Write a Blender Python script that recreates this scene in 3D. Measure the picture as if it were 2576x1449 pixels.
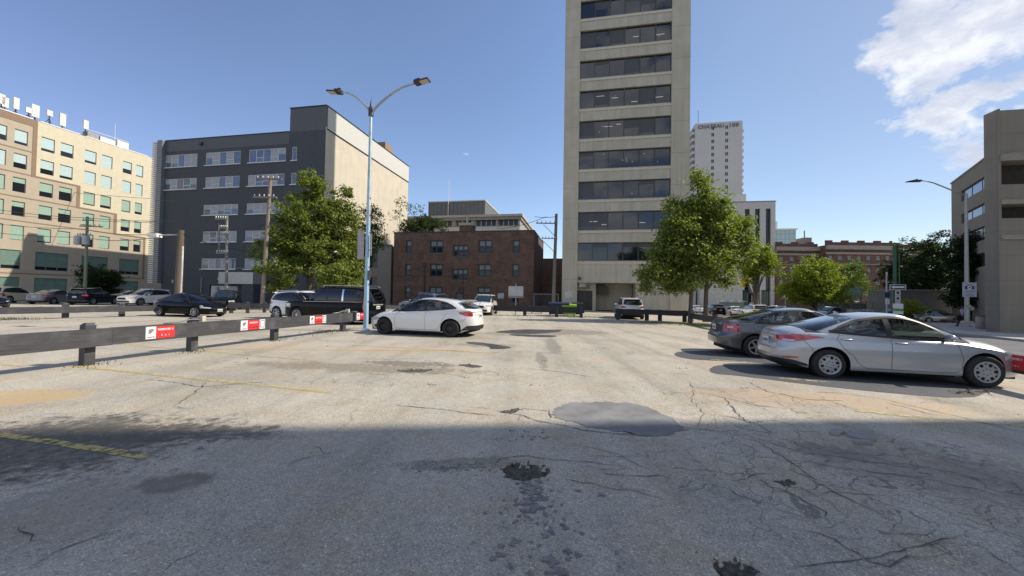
import bpy, math, random
from mathutils import Vector, Matrix
import numpy as np
R = math.radians
random.seed(7)
for o in list(bpy.data.objects): bpy.data.objects.remove(o)
S = bpy.context.scene
C = S.collection
# ------------------------------------------------------------------ camera
EYE = 1.62; FPX = 940.0; CX, CY = 1288.0, 724.5; HOR = 743.5; ROLL = 0.0168
PITCH = math.atan((HOR - CY) / FPX)
cam_d = bpy.data.cameras.new('camera'); cam = bpy.data.objects.new('camera', cam_d); C.objects.link(cam)
cam_d.sensor_width = 36; cam_d.lens = 36 * FPX / 2576; cam_d.clip_start = 0.05; cam_d.clip_end = 3000
_f = Vector((0, math.cos(PITCH), math.sin(PITCH)))
_r0 = Vector((1, 0, 0)); _u0 = _r0.cross(_f)
_r = _r0 * math.cos(ROLL) + _u0 * math.sin(ROLL); _u = _u0 * math.cos(ROLL) - _r0 * math.sin(ROLL)
M = Matrix.Identity(4)
for i in range(3):
    M[i][0] = _r[i]; M[i][1] = _u[i]; M[i][2] = -_f[i]
M[2][3] = EYE
cam.matrix_world = M
S.camera = cam
def ray(px, py): return _f + _r * ((px - CX) / FPX) + _u * ((CY - py) / FPX)
def sstep(t): t = min(1.0, max(0.0, t)); return t*t*(3-2*t)
def G(x, y):
    """height of the terrain: the lot falls away to the street on the right"""
    return -0.012*max(0.0, min(x, 70.0)-4.0) - 0.017*max(0.0, min(y, 110.0)-28.0)*sstep((x-10)/12)
def P(px, py, z=0.0):
    d = ray(px, py); zz = z
    for _ in range(8):
        t = (zz - EYE) / d.z; zz = z + G(d.x*t, d.y*t)
    return Vector((d.x * t, d.y * t, zz))
def D(px, py, Y):
    d = ray(px, py); t = Y / d.y
    return Vector((d.x * t, Y, EYE + d.z * t))
# ------------------------------------------------------------------ light
SUN_EL, SUN_AZ = R(41), R(5)           # azimuth measured from +X towards +Y
sd = Vector((math.cos(SUN_EL) * math.cos(SUN_AZ), math.cos(SUN_EL) * math.sin(SUN_AZ), math.sin(SUN_EL)))
sl = bpy.data.lights.new('sun', 'SUN'); sl.energy = 4.15; sl.angle = R(0.53); sl.color = (1.0, 0.915, 0.79)
so = bpy.data.objects.new('sun', sl); C.objects.link(so)
so.rotation_euler = sd.to_track_quat('Z', 'Y').to_euler()
W = bpy.data.worlds.new('World'); S.world = W; W.use_nodes = True
nt = W.node_tree; nt.nodes.clear()
def N(nt, t, **k):
    n = nt.nodes.new(t)
    for a, v in k.items():
        if a in n.inputs: n.inputs[a].default_value = v
        else: setattr(n, a, v)
    return n
L_ = lambda nt, a, b: nt.links.new(a, b)
sky = N(nt, 'ShaderNodeTexSky'); sky.sky_type = 'NISHITA'; sky.sun_disc = False
sky.sun_elevation = SUN_EL; sky.sun_rotation = R(85); sky.air_density = 1.0; sky.dust_density = 0.5; sky.ozone_density = 2.0
tc = N(nt, 'ShaderNodeTexCoord')
def mth(nt, op, a, b=None, c=None, clamp=False):
    n = nt.nodes.new('ShaderNodeMath'); n.operation = op; n.use_clamp = clamp
    for i, v in enumerate((a, b, c)):
        if v is None: continue
        if isinstance(v, (int, float)): n.inputs[i].default_value = v
        else: nt.links.new(v, n.inputs[i])
    return n.outputs[0]
def ramp(nt, src, pts, interp='LINEAR'):
    n = nt.nodes.new('ShaderNodeValToRGB'); n.color_ramp.interpolation = interp
    e = n.color_ramp.elements
    while len(e) > 1: e.remove(e[-1])
    for i, (p, c) in enumerate(pts):
        if i == 0: e[0].position = p
        else: e.new(p)
        if isinstance(c, (int, float)): c = (c, c, c)
        e[i].color = (*c, 1)
    nt.links.new(src, n.inputs[0]); return n.outputs[0]
def mixc(nt, f, a, b, mode='MIX'):
    n = nt.nodes.new('ShaderNodeMix'); n.data_type = 'RGBA'; n.blend_type = mode
    for s, v in ((n.inputs[0], f), (n.inputs[6], a), (n.inputs[7], b)):
        if isinstance(v, (int, float)): s.default_value = v
        elif isinstance(v, tuple): s.default_value = (*v, 1)
        else: nt.links.new(v, s)
    return n.outputs[2]
# clouds: a bank of broken cumulus high on the right, some more behind the viewer
def vdir(vec, centre, r0, r1):
    n = nt.nodes.new('ShaderNodeVectorMath'); n.operation = 'DOT_PRODUCT'; nt.links.new(vec, n.inputs[0]); n.inputs[1].default_value = centre
    return ramp(nt, n.outputs['Value'], [(math.cos(r1), 0.0), (math.cos(r0), 1.0)], 'EASE')
mp = N(nt, 'ShaderNodeMapping'); mp.inputs['Scale'].default_value = (1.0, 1.0, 1.7); L_(nt, tc.outputs['Generated'], mp.inputs[0])
n1 = N(nt, 'ShaderNodeTexNoise', Scale=7.2, Detail=12.0, Roughness=0.60, Distortion=0.2); L_(nt, mp.outputs[0], n1.inputs['Vector'])
cen1 = tuple(ray(2590, 110).normalized()); cen2 = (-0.2, -0.75, 0.6)
msk = mth(nt, 'MAXIMUM', vdir(tc.outputs['Generated'], cen1, R(2), R(14.0)), mth(nt, 'MULTIPLY', vdir(tc.outputs['Generated'], cen2, R(20), R(60)), 0.8))
cl = mth(nt, 'SUBTRACT', mth(nt, 'ADD', n1.outputs['Fac'], mth(nt, 'MULTIPLY', msk, 0.31)), 0.36)
clf = ramp(nt, cl, [(0.335, 0.0), (0.365, 0.35), (0.41, 0.85), (0.50, 1.0)])
mp2 = N(nt, 'ShaderNodeMapping'); mp2.inputs['Location'].default_value = (.05, .05, .09); mp2.inputs['Scale'].default_value = (1.0, 1.0, 1.7); L_(nt, tc.outputs['Generated'], mp2.inputs[0])
n2_ = N(nt, 'ShaderNodeTexNoise', Scale=11.0, Detail=8.0, Roughness=0.6); L_(nt, mp2.outputs[0], n2_.inputs['Vector'])
cshade = ramp(nt, n2_.outputs['Fac'], [(0.34, (3.3, 3.6, 4.3)), (0.46, (4.0, 4.2, 4.75)), (0.58, (5.1, 5.2, 5.45))])
sxyz = N(nt, 'ShaderNodeSeparateXYZ'); L_(nt, tc.outputs['Generated'], sxyz.inputs[0])
SKYM = mixc(nt, 1.0, sky.outputs[0], (0.96, 0.93, 0.97), 'MULTIPLY')
SKYM = mixc(nt, 1.0, SKYM, ramp(nt, mth(nt, 'MULTIPLY_ADD', sxyz.outputs[0], .5, .5), [(0.10, (.86,.81,.87)), (0.30, (1,1,1)), (0.55, (1,1,1)), (0.72, (.93,.91,.84)), (0.90, (.68,.67,.64))]), 'MULTIPLY')
bgc = mixc(nt, clf, SKYM, cshade)
bg = N(nt, 'ShaderNodeBackground', Strength=0.15); L_(nt, bgc, bg.inputs[0])
wo = N(nt, 'ShaderNodeOutputWorld'); L_(nt, bg.outputs[0], wo.inputs[0])
S.view_settings.view_transform = 'Standard'; S.view_settings.look = 'None'; S.view_settings.gamma = 1
S.view_settings.exposure = 0.36
S.render.resolution_x = 1024; S.render.resolution_y = 576
S.render.engine = 'CYCLES'
S.cycles.max_bounces = 6; S.cycles.transparent_max_bounces = 8
# ------------------------------------------------------------------ materials
MATS = {}
def mat(name, col, rough=0.8, metal=0.0, var=0.12, vscale=3.0, bump=0.0, bscale=40.0, spec=0.5, coat=0.0, streak=0.0, emit=None):
    if name in MATS: return MATS[name]
    m = bpy.data.materials.new(name); m.use_nodes = True; nt = m.node_tree; b = nt.nodes['Principled BSDF']
    b.inputs['Roughness'].default_value = rough; b.inputs['Metallic'].default_value = metal
    b.inputs['Specular IOR Level'].default_value = spec
    if coat: b.inputs['Coat Weight'].default_value = coat; b.inputs['Coat Roughness'].default_value = 0.04
    tcn = N(nt, 'ShaderNodeTexCoord')
    if var > 0:
        nz = N(nt, 'ShaderNodeTexNoise', Scale=vscale, Detail=6.0, Roughness=0.6); L_(nt, tcn.outputs['Object'], nz.inputs['Vector'])
        f = nz.outputs['Fac']
        if streak > 0:
            mpn = N(nt, 'ShaderNodeMapping'); mpn.inputs['Scale'].default_value = (1.6, 1.6, 0.08); L_(nt, tcn.outputs['Object'], mpn.inputs[0])
            n2 = N(nt, 'ShaderNodeTexNoise', Scale=2.0, Detail=5.0); L_(nt, mpn.outputs[0], n2.inputs['Vector'])
            f = mth(nt, 'ADD', mth(nt, 'MULTIPLY', f, 1 - streak), mth(nt, 'MULTIPLY', n2.outputs['Fac'], streak))
        lo = tuple(c * (1 - var * 2) for c in col); hi = tuple(min(1, c * (1 + var * 2)) for c in col)
        L_(nt, ramp(nt, f, [(0.25, lo), (0.75, hi)]), b.inputs['Base Color'])
    else: b.inputs['Base Color'].default_value = (*col, 1)
    if bump > 0:
        nb = N(nt, 'ShaderNodeTexNoise', Scale=bscale, Detail=4.0); L_(nt, tcn.outputs['Object'], nb.inputs['Vector'])
        bp = N(nt, 'ShaderNodeBump', Strength=bump, Distance=0.02); L_(nt, nb.outputs['Fac'], bp.inputs['Height']); L_(nt, bp.outputs[0], b.inputs['Normal'])
    if emit: b.inputs['Emission Color'].default_value = (*emit[0], 1); b.inputs['Emission Strength'].default_value = emit[1]
    MATS[name] = m; return m
def brickmat(name, c1, c2, mortar, s=1.0):
    m = bpy.data.materials.new(name); m.use_nodes = True; nt = m.node_tree; b = nt.nodes['Principled BSDF']; b.inputs['Roughness'].default_value = 0.9
    t = N(nt, 'ShaderNodeTexCoord'); sp = N(nt, 'ShaderNodeSeparateXYZ'); L_(nt, t.outputs['Object'], sp.inputs[0])
    cb = N(nt, 'ShaderNodeCombineXYZ'); L_(nt, mth(nt, 'ADD', sp.outputs[0], sp.outputs[1]), cb.inputs[0]); L_(nt, sp.outputs[2], cb.inputs[1])
    bt = N(nt, 'ShaderNodeTexBrick', Scale=1.0 * s); bt.inputs['Brick Width'].default_value = 0.24; bt.inputs['Row Height'].default_value = 0.085
    bt.inputs['Mortar Size'].default_value = 0.009; bt.inputs['Color1'].default_value = (*c1, 1); bt.inputs['Color2'].default_value = (*c2, 1); bt.inputs['Mortar'].default_value = (*mortar, 1)
    bt.inputs['Bias'].default_value = -0.2
    L_(nt, cb.outputs[0], bt.inputs['Vector'])
    nz = N(nt, 'ShaderNodeTexNoise', Scale=0.9, Detail=7.0, Roughness=0.65); L_(nt, t.outputs['Object'], nz.inputs['Vector'])
    c = mixc(nt, 1.0, bt.outputs['Color'], ramp(nt, nz.outputs['Fac'], [(0.3, 0.62), (0.5, 0.95), (0.7, 1.3)]), 'MULTIPLY')
    L_(nt, c, b.inputs['Base Color']); return m
def panelmat(name, col, pw, ph, gap=0.02, dark=0.55, var=0.06, rough=0.75, streak=True):
    """wall cladding with thin joints on a pw x ph grid"""
    m = bpy.data.materials.new(name); m.use_nodes = True; nt = m.node_tree; b = nt.nodes['Principled BSDF']; b.inputs['Roughness'].default_value = rough
    t = N(nt, 'ShaderNodeTexCoord'); sp = N(nt, 'ShaderNodeSeparateXYZ'); L_(nt, t.outputs['Object'], sp.inputs[0])
    def line(v, w):
        f = mth(nt, 'ABSOLUTE', mth(nt, 'SUBTRACT', mth(nt, 'FRACT', mth(nt, 'DIVIDE', v, w)), 0.5))
        return mth(nt, 'GREATER_THAN', f, 0.5 - gap / w)
    g = mth(nt, 'MAXIMUM', line(mth(nt, 'ADD', sp.outputs[0], sp.outputs[1]), pw), line(sp.outputs[2], ph))
    nz = N(nt, 'ShaderNodeTexNoise', Scale=0.6, Detail=6.0); L_(nt, t.outputs['Object'], nz.inputs['Vector'])
    mpn = N(nt, 'ShaderNodeMapping'); mpn.inputs['Scale'].default_value = (2.0, 2.0, 0.1); L_(nt, t.outputs['Object'], mpn.inputs[0])
    n2 = N(nt, 'ShaderNodeTexNoise', Scale=2.0, Detail=5.0); L_(nt, mpn.outputs[0], n2.inputs['Vector'])
    f = mth(nt, 'MULTIPLY', mth(nt, 'ADD', nz.outputs['Fac'], n2.outputs['Fac']), 0.5)
    base = ramp(nt, f, [(0.3, tuple(c * (1 - 2 * var) for c in col)), (0.7, tuple(c * (1 + 2 * var) for c in col))])
    L_(nt, mixc(nt, mth(nt, 'MULTIPLY', g, 1 - dark), base, tuple(c * 0.25 for c in col)), b.inputs['Base Color'])
    return m
def glassmat(name, col, rough=0.04, spec=0.9, var=0.0):
    return mat(name, col, rough, 0, var, 0.8, spec=spec)
# ------------------------------------------------------------------ mesh helpers
class MB:
    def __init__(s): s.v = []; s.f = []; s.m = []
    def quad(s, a, b, c, d, m=0):
        n = len(s.v); s.v += [tuple(a), tuple(b), tuple(c), tuple(d)]; s.f.append((n, n+1, n+2, n+3)); s.m.append(m)
    def quad_xz(s, x0, x1, y, z0, z1, m=0): s.quad((x0,y,z0),(x1,y,z0),(x1,y,z1),(x0,y,z1),m); return s
    def poly(s, pts, m=0):
        n = len(s.v); s.v += [tuple(p) for p in pts]; s.f.append(tuple(range(n, n+len(pts)))); s.m.append(m)
    def box(s, x0, x1, y0, y1, z0, z1, m=0, rot=None, at=None):
        p = [Vector((x, y, z)) for x in (x0, x1) for y in (y0, y1) for z in (z0, z1)]
        if rot is not None: p = [rot @ q for q in p]
        if at is not None: p = [q + Vector(at) for q in p]
        n = len(s.v); s.v += [tuple(q) for q in p]
        for f in ((0,1,3,2),(4,6,7,5),(0,4,5,1),(2,3,7,6),(0,2,6,4),(1,5,7,3)):
            s.f.append(tuple(n+i for i in f)); s.m.append(m)
        return s
    def tube(s, pts, rad, n=8, m=0, cap=True):
        pts = [Vector(p) for p in pts]
        if isinstance(rad, (int, float)): rad = [rad]*len(pts)
        base = len(s.v); prev = None
        for i, p in enumerate(pts):
            d = (pts[min(i+1, len(pts)-1)] - pts[max(i-1, 0)]).normalized()
            a = Vector((0,0,1)) if abs(d.z) < 0.9 else Vector((1,0,0))
            x = d.cross(a).normalized() if prev is None else (prev - d*prev.dot(d)).normalized(); prev = x
            y = d.cross(x)
            for k in range(n):
                an = 2*math.pi*k/n; s.v.append(tuple(p + (x*math.cos(an) + y*math.sin(an))*rad[i]))
        for i in range(len(pts)-1):
            for k in range(n):
                a = base+i*n+k; b = base+i*n+(k+1) % n
                s.f.append((a, b, b+n, a+n)); s.m.append(m)
        if cap:
            s.f.append(tuple(base+k for k in range(n))[::-1]); s.m.append(m)
            s.f.append(tuple(base+(len(pts)-1)*n+k for k in range(n))); s.m.append(m)
        return s
    def lathe(s, prof, n=24, axis='Y', at=(0,0,0), m=0):
        """prof: (radius, height) pairs turned about the axis"""
        base = len(s.v); at = Vector(at)
        for r, h in prof:
            for k in range(n):
                a = 2*math.pi*k/n; c, q = r*math.cos(a), r*math.sin(a)
                p = {'Y': (c, h, q), 'Z': (c, q, h), 'X': (h, c, q)}[axis]
                s.v.append(tuple(Vector(p)+at))
        for i in range(len(prof)-1):
            for k in range(n):
                a = base+i*n+k; b = base+i*n+(k+1) % n
                s.f.append((a, b, b+n, a+n)); s.m.append(m)
        return s
    def prism(s, pts, d, m=0):
        """pts: loop of 3D points, extruded by vector d, closed"""
        d = Vector(d); n = len(pts); b = len(s.v)
        s.v += [tuple(p) for p in pts] + [tuple(Vector(p)+d) for p in pts]
        s.f.append(tuple(range(b, b+n))); s.m.append(m); s.f.append(tuple(range(b+2*n-1, b+n-1, -1))); s.m.append(m)
        for i in range(n):
            j = (i+1) % n; s.f.append((b+i, b+n+i, b+n+j, b+j)); s.m.append(m)
        return s
    def grid(s, rows, m=0, close=False):
        """rows: list of equal-length point lists"""
        b = len(s.v); w = len(rows[0])
        for r in rows: s.v += [tuple(p) for p in r]
        for i in range(len(rows)-1):
            for k in range(w if close else w-1):
                a = b+i*w+k; c = b+i*w+(k+1) % w
                s.f.append((a, c, c+w, a+w)); s.m.append(m)
        return s
    def mesh(s, name, mats, smooth=False, fix=True):
        me = bpy.data.meshes.new(name); me.from_pydata(s.v, [], s.f)
        if not isinstance(mats, (list, tuple)): mats = [mats]
        for m in mats: me.materials.append(m)
        if len(mats) > 1: me.polygons.foreach_set('material_index', s.m)
        if fix:
            import bmesh
            bm = bmesh.new(); bm.from_mesh(me); bmesh.ops.remove_doubles(bm, verts=bm.verts, dist=1e-5); bmesh.ops.recalc_face_normals(bm, faces=bm.faces); bm.to_mesh(me); bm.free()
        if smooth is not False:
            me.shade_smooth()
            if smooth is not True:
                try: me.set_sharp_from_angle(angle=R(smooth))
                except Exception: pass
        me.update(); return me
    def build(s, name, mats, parent=None, smooth=False, loc=None, fix=True):
        return link(name, s.mesh(name, mats, smooth, fix), parent, loc)
def link(name, me, parent=None, loc=None, rotz=None):
    o = bpy.data.objects.new(name, me); C.objects.link(o)
    if parent: o.parent = parent
    if loc is not None: o.location = loc
    if rotz is not None: o.rotation_euler = (0, 0, rotz)
    return o
def thing(name, label, cat, loc=(0,0,0), rotz=0.0, group=None):
    o = bpy.data.objects.new(name, None); C.objects.link(o); o.location = loc; o.rotation_euler = (0,0,rotz)
    o.empty_display_size = 0.3
    return tag(o, label, cat, group)
def tag(o, label, cat, group=None):
    o['label'] = label; o['category'] = cat
    if group: o['group'] = group
    return o
def struct(o): o['kind'] = 'structure'; return o
def copy_tree(o, parent=None):
    c = o.copy(); C.objects.link(c); c.parent = parent
    for ch in list(o.children): copy_tree(ch, c)
    return c
def textmesh(name, body, size, m, parent, loc, rot=(R(90),0,0), ext=0.004, align='CENTER', space=1.0, bold=0.0):
    cu = bpy.data.curves.new('tmp', 'FONT'); cu.body = body; cu.size = size; cu.extrude = ext; cu.align_x = align; cu.align_y = 'CENTER'; cu.space_character = space; cu.offset = bold
    cu.resolution_u = 3
    t = bpy.data.objects.new('tmp', cu); C.objects.link(t)
    dg = bpy.context.evaluated_depsgraph_get(); me = bpy.data.meshes.new_from_object(t.evaluated_get(dg)); bpy.data.objects.remove(t)
    me.materials.clear(); me.materials.append(m)
    o = link(name, me, parent, loc); o.rotation_euler = rot; return o
# ------------------------------------------------------------------ facades
class Face:
    """a vertical facade plane: local x along it (left to right as seen), local y into the building"""
    def __init__(s, px, Y, ang):
        p = D(px, HOR, Y); s.o = Vector((p.x, p.y, 0)); s.a = R(ang)
        s.dx = Vector((math.cos(s.a), math.sin(s.a), 0)); s.n = Vector((-s.dx.y, s.dx.x, 0))
    def hit(s, px, py, off=0.0):
        d = ray(px, py); q = s.o + s.n*off; t = (Vector((q.x, q.y, 0)).dot(s.n)) / d.dot(s.n)
        w = d*t; return (w - s.o).dot(s.dx), EYE + w.z
    def win(s, x0, y0, x1, y1):
        ym = (y0+y1)/2; xm = (x0+x1)/2
        return s.hit(x0, ym)[0], s.hit(x1, ym)[0], s.hit(xm, y1)[1], s.hit(xm, y0)[1]
def wall_open(mb, x0, x1, z0, z1, ops, depth=0.15, y=0.0, mf=None, extra_x=(), extra_z=()):
    if z0 == 0: z0 = -1.7
    def cuts(a, b, vals):
        c = sorted(set([round(a,4), round(b,4)] + [round(v,4) for v in vals if a < v < b])); return c
    xs = cuts(x0, x1, [v for o in ops for v in (o[0], o[1])] + list(extra_x)); zs = cuts(z0, z1, [v for o in ops for v in (o[2], o[3])] + list(extra_z))
    for i in range(len(xs)-1):
        for j in range(len(zs)-1):
            xc = (xs[i]+xs[i+1])/2; zc = (zs[j]+zs[j+1])/2
            if any(o[0] < xc < o[1] and o[2] < zc < o[3] for o in ops): continue
            mb.quad((xs[i], y, zs[j]), (xs[i+1], y, zs[j]), (xs[i+1], y, zs[j+1]), (xs[i], y, zs[j+1]), mf(xc, zc) if mf else 0)
    for o in ops:
        a, b, c, d = o[:4]; m = mf((a+b)/2, d+0.05) if mf else 0
        mb.quad((a,y,c),(a,y+depth,c),(a,y+depth,d),(a,y,d),m); mb.quad((b,y,c),(b,y,d),(b,y+depth,d),(b,y+depth,c),m)
        mb.quad((a,y,d),(a,y+depth,d),(b,y+depth,d),(b,y,d),m); mb.quad((a,y,c),(b,y,c),(b,y+depth,c),(a,y+depth,c),m)
def shell(mb, x0, x1, y1, z1, m=0, y0=0.0, back=True):
    """the other walls and the roof of a box building whose front is at y0"""
    b = -1.7
    mb.quad((x0,y1,b),(x0,y0,b),(x0,y0,z1),(x0,y1,z1),m); mb.quad((x1,y0,b),(x1,y1,b),(x1,y1,z1),(x1,y0,z1),m)
    if back: mb.quad((x1,y1,b),(x0,y1,b),(x0,y1,z1),(x1,y1,z1),m)
    mb.quad((x0,y0,z1),(x1,y0,z1),(x1,y1,z1),(x0,y1,z1),m)
WCACHE = {}
def window(parent, o, depth, frame_m, pane_fn, cols=1, split=0.0, fw=0.05, y=0.0, name='window', low=0.0):
    """window part (frame) with one pane sub-part; o = x0,x1,z0,z1; pane_fn(mb,w,h) fills panes"""
    w = o[1]-o[0]; h = o[3]-o[2]
    key = (round(w,2), round(h,2), cols, split, fw, frame_m.name, getattr(pane_fn, 'key', id(pane_fn)), low)
    if key not in WCACHE:
        f = MB(); t = 0.06
        for a in (0, w-fw): f.box(a, a+fw, 0, t, 0, h)
        for b in (0, h-fw): f.box(fw, w-fw, 0, t, b, b+fw)
        for i in range(1, cols): f.box(w*i/cols-fw/2, w*i/cols+fw/2, 0.003, t-0.003, fw, h-fw)
        if split: 
            f.box(fw, w-fw, 0.006, t-0.006, h*split-fw/2, h*split+fw/2)
        if low:
            for i in range(cols):
                if i % 2 == 1: f.box(w*i/cols+fw/2, w*(i+1)/cols-fw/2, 0.006, t-0.006, h*low-fw/2, h*low+fw/2)
        g = MB(); pms = pane_fn(g, w, h)
        WCACHE[key] = (f.mesh(name, frame_m), g.mesh('pane', pms, fix=False))
    a, b = WCACHE[key]
    wo_ = link(name, a, parent, (o[0], y+depth-0.06, o[2])); link('pane', b, wo_, (0, 0.03, 0)); return wo_
def plain_pane(m):
    def fn(g, w, h): g.quad((0,0,0),(w,0,0),(w,0,h),(0,0,h)); return [m]
    fn.key = m.name; return fn
def blind_pane(mg, mbk, frac):
    def fn(g, w, h):
        z = h*(1-frac)
        g.quad((0,0,0),(w,0,0),(w,0,z),(0,0,z),0); g.quad((0,0,z),(w,0,z),(w,0,h),(0,0,h),1); return [mg, mbk]
    fn.key = (mg.name, mbk.name, frac); return fn
# ------------------------------------------------------------------ ground
def ground_mat():
    m = bpy.data.materials.new('worn_asphalt'); m.use_nodes = True; nt = m.node_tree; b = nt.nodes['Principled BSDF']; b.inputs['Roughness'].default_value = 0.88; b.inputs['Specular IOR Level'].default_value = 0.3
    t = N(nt, 'ShaderNodeTexCoord'); ob = t.outputs['Object']
    def noise(sc, det=5.0, rough=0.6, vec=None, dist=0.0):
        n = N(nt, 'ShaderNodeTexNoise', Scale=sc, Detail=det, Roughness=rough, Distortion=dist); L_(nt, vec or ob, n.inputs['Vector']); return n.outputs['Fac']
    def mask(cx, cy, rx, ry, soft=0.5, rot=0.0, nz=None, amp=1.1):
        mp = N(nt, 'ShaderNodeMapping'); mp.vector_type = 'TEXTURE'; mp.inputs['Location'].default_value = (cx, cy, 0); mp.inputs['Rotation'].default_value = (0, 0, rot); mp.inputs['Scale'].default_value = (rx, ry, 1e3)
        L_(nt, ob, mp.inputs[0]); ln = N(nt, 'ShaderNodeVectorMath'); ln.operation = 'LENGTH'; L_(nt, mp.outputs[0], ln.inputs[0])
        d = mth(nt, 'ADD', mth(nt, 'ADD', ln.outputs['Value'], mth(nt, 'MULTIPLY', mth(nt, 'SUBTRACT', nz, 0.5), amp)), mth(nt, 'MULTIPLY', mth(nt, 'SUBTRACT', fine, 0.5), 1.3))
        return ramp(nt, d, [(1 - soft, 1.0), (1.0, 0.0)], 'EASE')
    big = noise(0.22, 6.0, 0.62); med = noise(1.3, 7.0, 0.66); fine = noise(9.0, 6.0, 0.7); grit = noise(75.0, 3.0, 0.75)
    vo = N(nt, 'ShaderNodeTexVoronoi', Scale=105.0); L_(nt, ob, vo.inputs['Vector']); stone = vo.outputs['Color']
    sp = N(nt, 'ShaderNodeSeparateColor'); L_(nt, stone, sp.inputs[0])
    col = ramp(nt, big, [(0.30, (0.37, 0.345, 0.285)), (0.5, (0.45, 0.415, 0.345)), (0.70, (0.52, 0.47, 0.385))])
    col = mixc(nt, ramp(nt, med, [(0.46, 0.0), (0.66, 0.7)]), col, (0.43, 0.355, 0.25))
    col = mixc(nt, 1.0, col, ramp(nt, sp.outputs[0], [(0.0, 0.62), (0.3, 0.92), (0.75, 1.05), (0.94, 1.18), (1.0, 1.7)]), 'MULTIPLY')
    col = mixc(nt, 1.0, col, ramp(nt, grit, [(0.30, 0.80), (0.5, 1.0), (0.72, 1.15)]), 'MULTIPLY')
    col = mixc(nt, 1.0, col, ramp(nt, fine, [(0.28, 0.86), (0.5, 1.0), (0.75, 1.08)]), 'MULTIPLY')
    mpl = N(nt, 'ShaderNodeMapping'); mpl.inputs['Rotation'].default_value = (0, 0, R(14)); mpl.inputs['Scale'].default_value = (1.1, 0.10, 1); L_(nt, ob, mpl.inputs[0])
    lane = noise(1.0, 5.0, 0.6, mpl.outputs[0]); col = mixc(nt, 1.0, col, ramp(nt, lane, [(0.32, 0.80), (0.5, 1.0), (0.68, 1.10)]), 'MULTIPLY')
    wide = noise(0.55, 7.0, 0.7, None, 0.6); col = mixc(nt, 1.0, col, ramp(nt, wide, [(0.30, 0.74), (0.42, 0.96), (0.6, 1.04)]), 'MULTIPLY')
    # pale smooth driving lane, dirty broken areas (places of the lot itself)
    for (px, py, rx, ry, rot, c, k, sf) in [
        (90, 1120, 2.0, 1.2, 0.2, (0.07, 0.065, 0.055), 0.95, 0.8), (430, 1215, 0.33, 0.2, 0.3, (0.10, 0.085, 0.065), 0.8, 0.9),
        (330, 1090, 1.6, 0.35, 0.1, (0.11, 0.10, 0.085), 0.7, 0.6), (150, 1290, 0.9, 0.7, 0.4, (0.26, 0.24, 0.2), 0.5, 0.7),
        (40, 1000, 1.0, 0.55, 0.1, (0.50, 0.36, 0.18), 0.85, 0.4), (900, 925, 3.2, 0.5, -0.12, (0.24, 0.205, 0.15), 0.85, 0.6),
        (1030, 915, 1.3, 0.35, -0.1, (0.17, 0.15, 0.12), 0.85, 0.5), (1430, 835, 1.8, 1.5, 0.0, (0.22, 0.195, 0.16), 0.8, 0.5),
        (1015, 880, 2.6, 0.9, 0.1, (0.47, 0.35, 0.24), 0.5, 0.8), (2150, 1010, 2.2, 0.6, -0.25, (0.50, 0.37, 0.24), 0.75, 0.6),
        (1870, 1000, 1.1, 0.6, -0.2, (0.47, 0.35, 0.24), 0.55, 0.7), (2350, 1180, 1.6, 0.8, -0.3, (0.25, 0.21, 0.18), 0.65, 0.8), (2060, 1130, 0.55, 0.3, -0.3, (0.2, 0.18, 0.15), 0.7, 0.7),
        (1180, 1165, 0.75, 0.16, 0.1, (0.17, 0.16, 0.12), 0.6, 0.8), (640, 1098, 0.6, 0.13, 0.0, (0.2, 0.18, 0.15), 0.5, 0.8), (1850, 920, 1.3, 0.5, -0.2, (0.44, 0.32, 0.22), 0.6, 0.6),
        (1160, 850, 2.0, 0.7, 0.0, (0.30, 0.27, 0.22), 0.5, 0.8), (650, 870, 2.2, 1.0, -0.2, (0.46, 0.35, 0.24), 0.45, 0.8), (1362, 905, 0.16, 1.5, -0.02, (0.20, 0.18, 0.15), 0.75, 0.6), (1392, 868, 0.26, 2.2, -0.06, (0.22, 0.20, 0.165), 0.75, 0.6), (1330, 840, 2.6, 0.9, 0.0, (0.24,0.215,0.175), 0.6, 0.6), (1225, 869, 1.2, 0.5, -0.1, (0.22,0.19,0.15), 0.7, 0.5), (1060, 812, 3.5, 0.5, -0.1, (0.24,0.21,0.17), 0.6, 0.7), (640, 845, 2.5, 0.5, -0.2, (0.3,0.26,0.2), 0.5, 0.8)]:
        p = P(px, py)
        f = mask(p.x, p.y, rx, ry, sf*.6, rot, med, 1.9)
        f = mth(nt, 'MULTIPLY', f, ramp(nt, fine, [(0.30, min(1, k*1.2)), (0.66, k*0.6)]))
        col = mixc(nt, f, col, c)
    # craze cracking, strongest on the broken near right side
    wv = N(nt, 'ShaderNodeTexNoise', Scale=1.6, Detail=4.0); L_(nt, ob, wv.inputs['Vector'])
    wa = N(nt, 'ShaderNodeVectorMath'); wa.operation = 'MULTIPLY_ADD'; L_(nt, wv.outputs['Color'], wa.inputs[0]); wa.inputs[1].default_value = (0.9, 0.9, 0); L_(nt, ob, wa.inputs[2])
    pr = P(2150, 1190); reg = mask(pr.x, pr.y, 3.0, 2.4, 0.55, -0.4, med, 1.2)
    pr2 = P(1900, 1010); reg2 = mask(pr2.x, pr2.y, 2.6, 1.6, 0.5, 0.0, med, 1.2)
    pr3 = P(900, 960); reg3 = mask(pr3.x, pr3.y, 2.2, 0.6, 0.5, -0.1, med, 1.2)
    rg = mth(nt, 'MAXIMUM', mth(nt, 'MAXIMUM', reg, mth(nt, 'MULTIPLY', reg2, 0.8)), mth(nt, 'MULTIPLY', reg3, 0.8))
    crk = None
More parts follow.
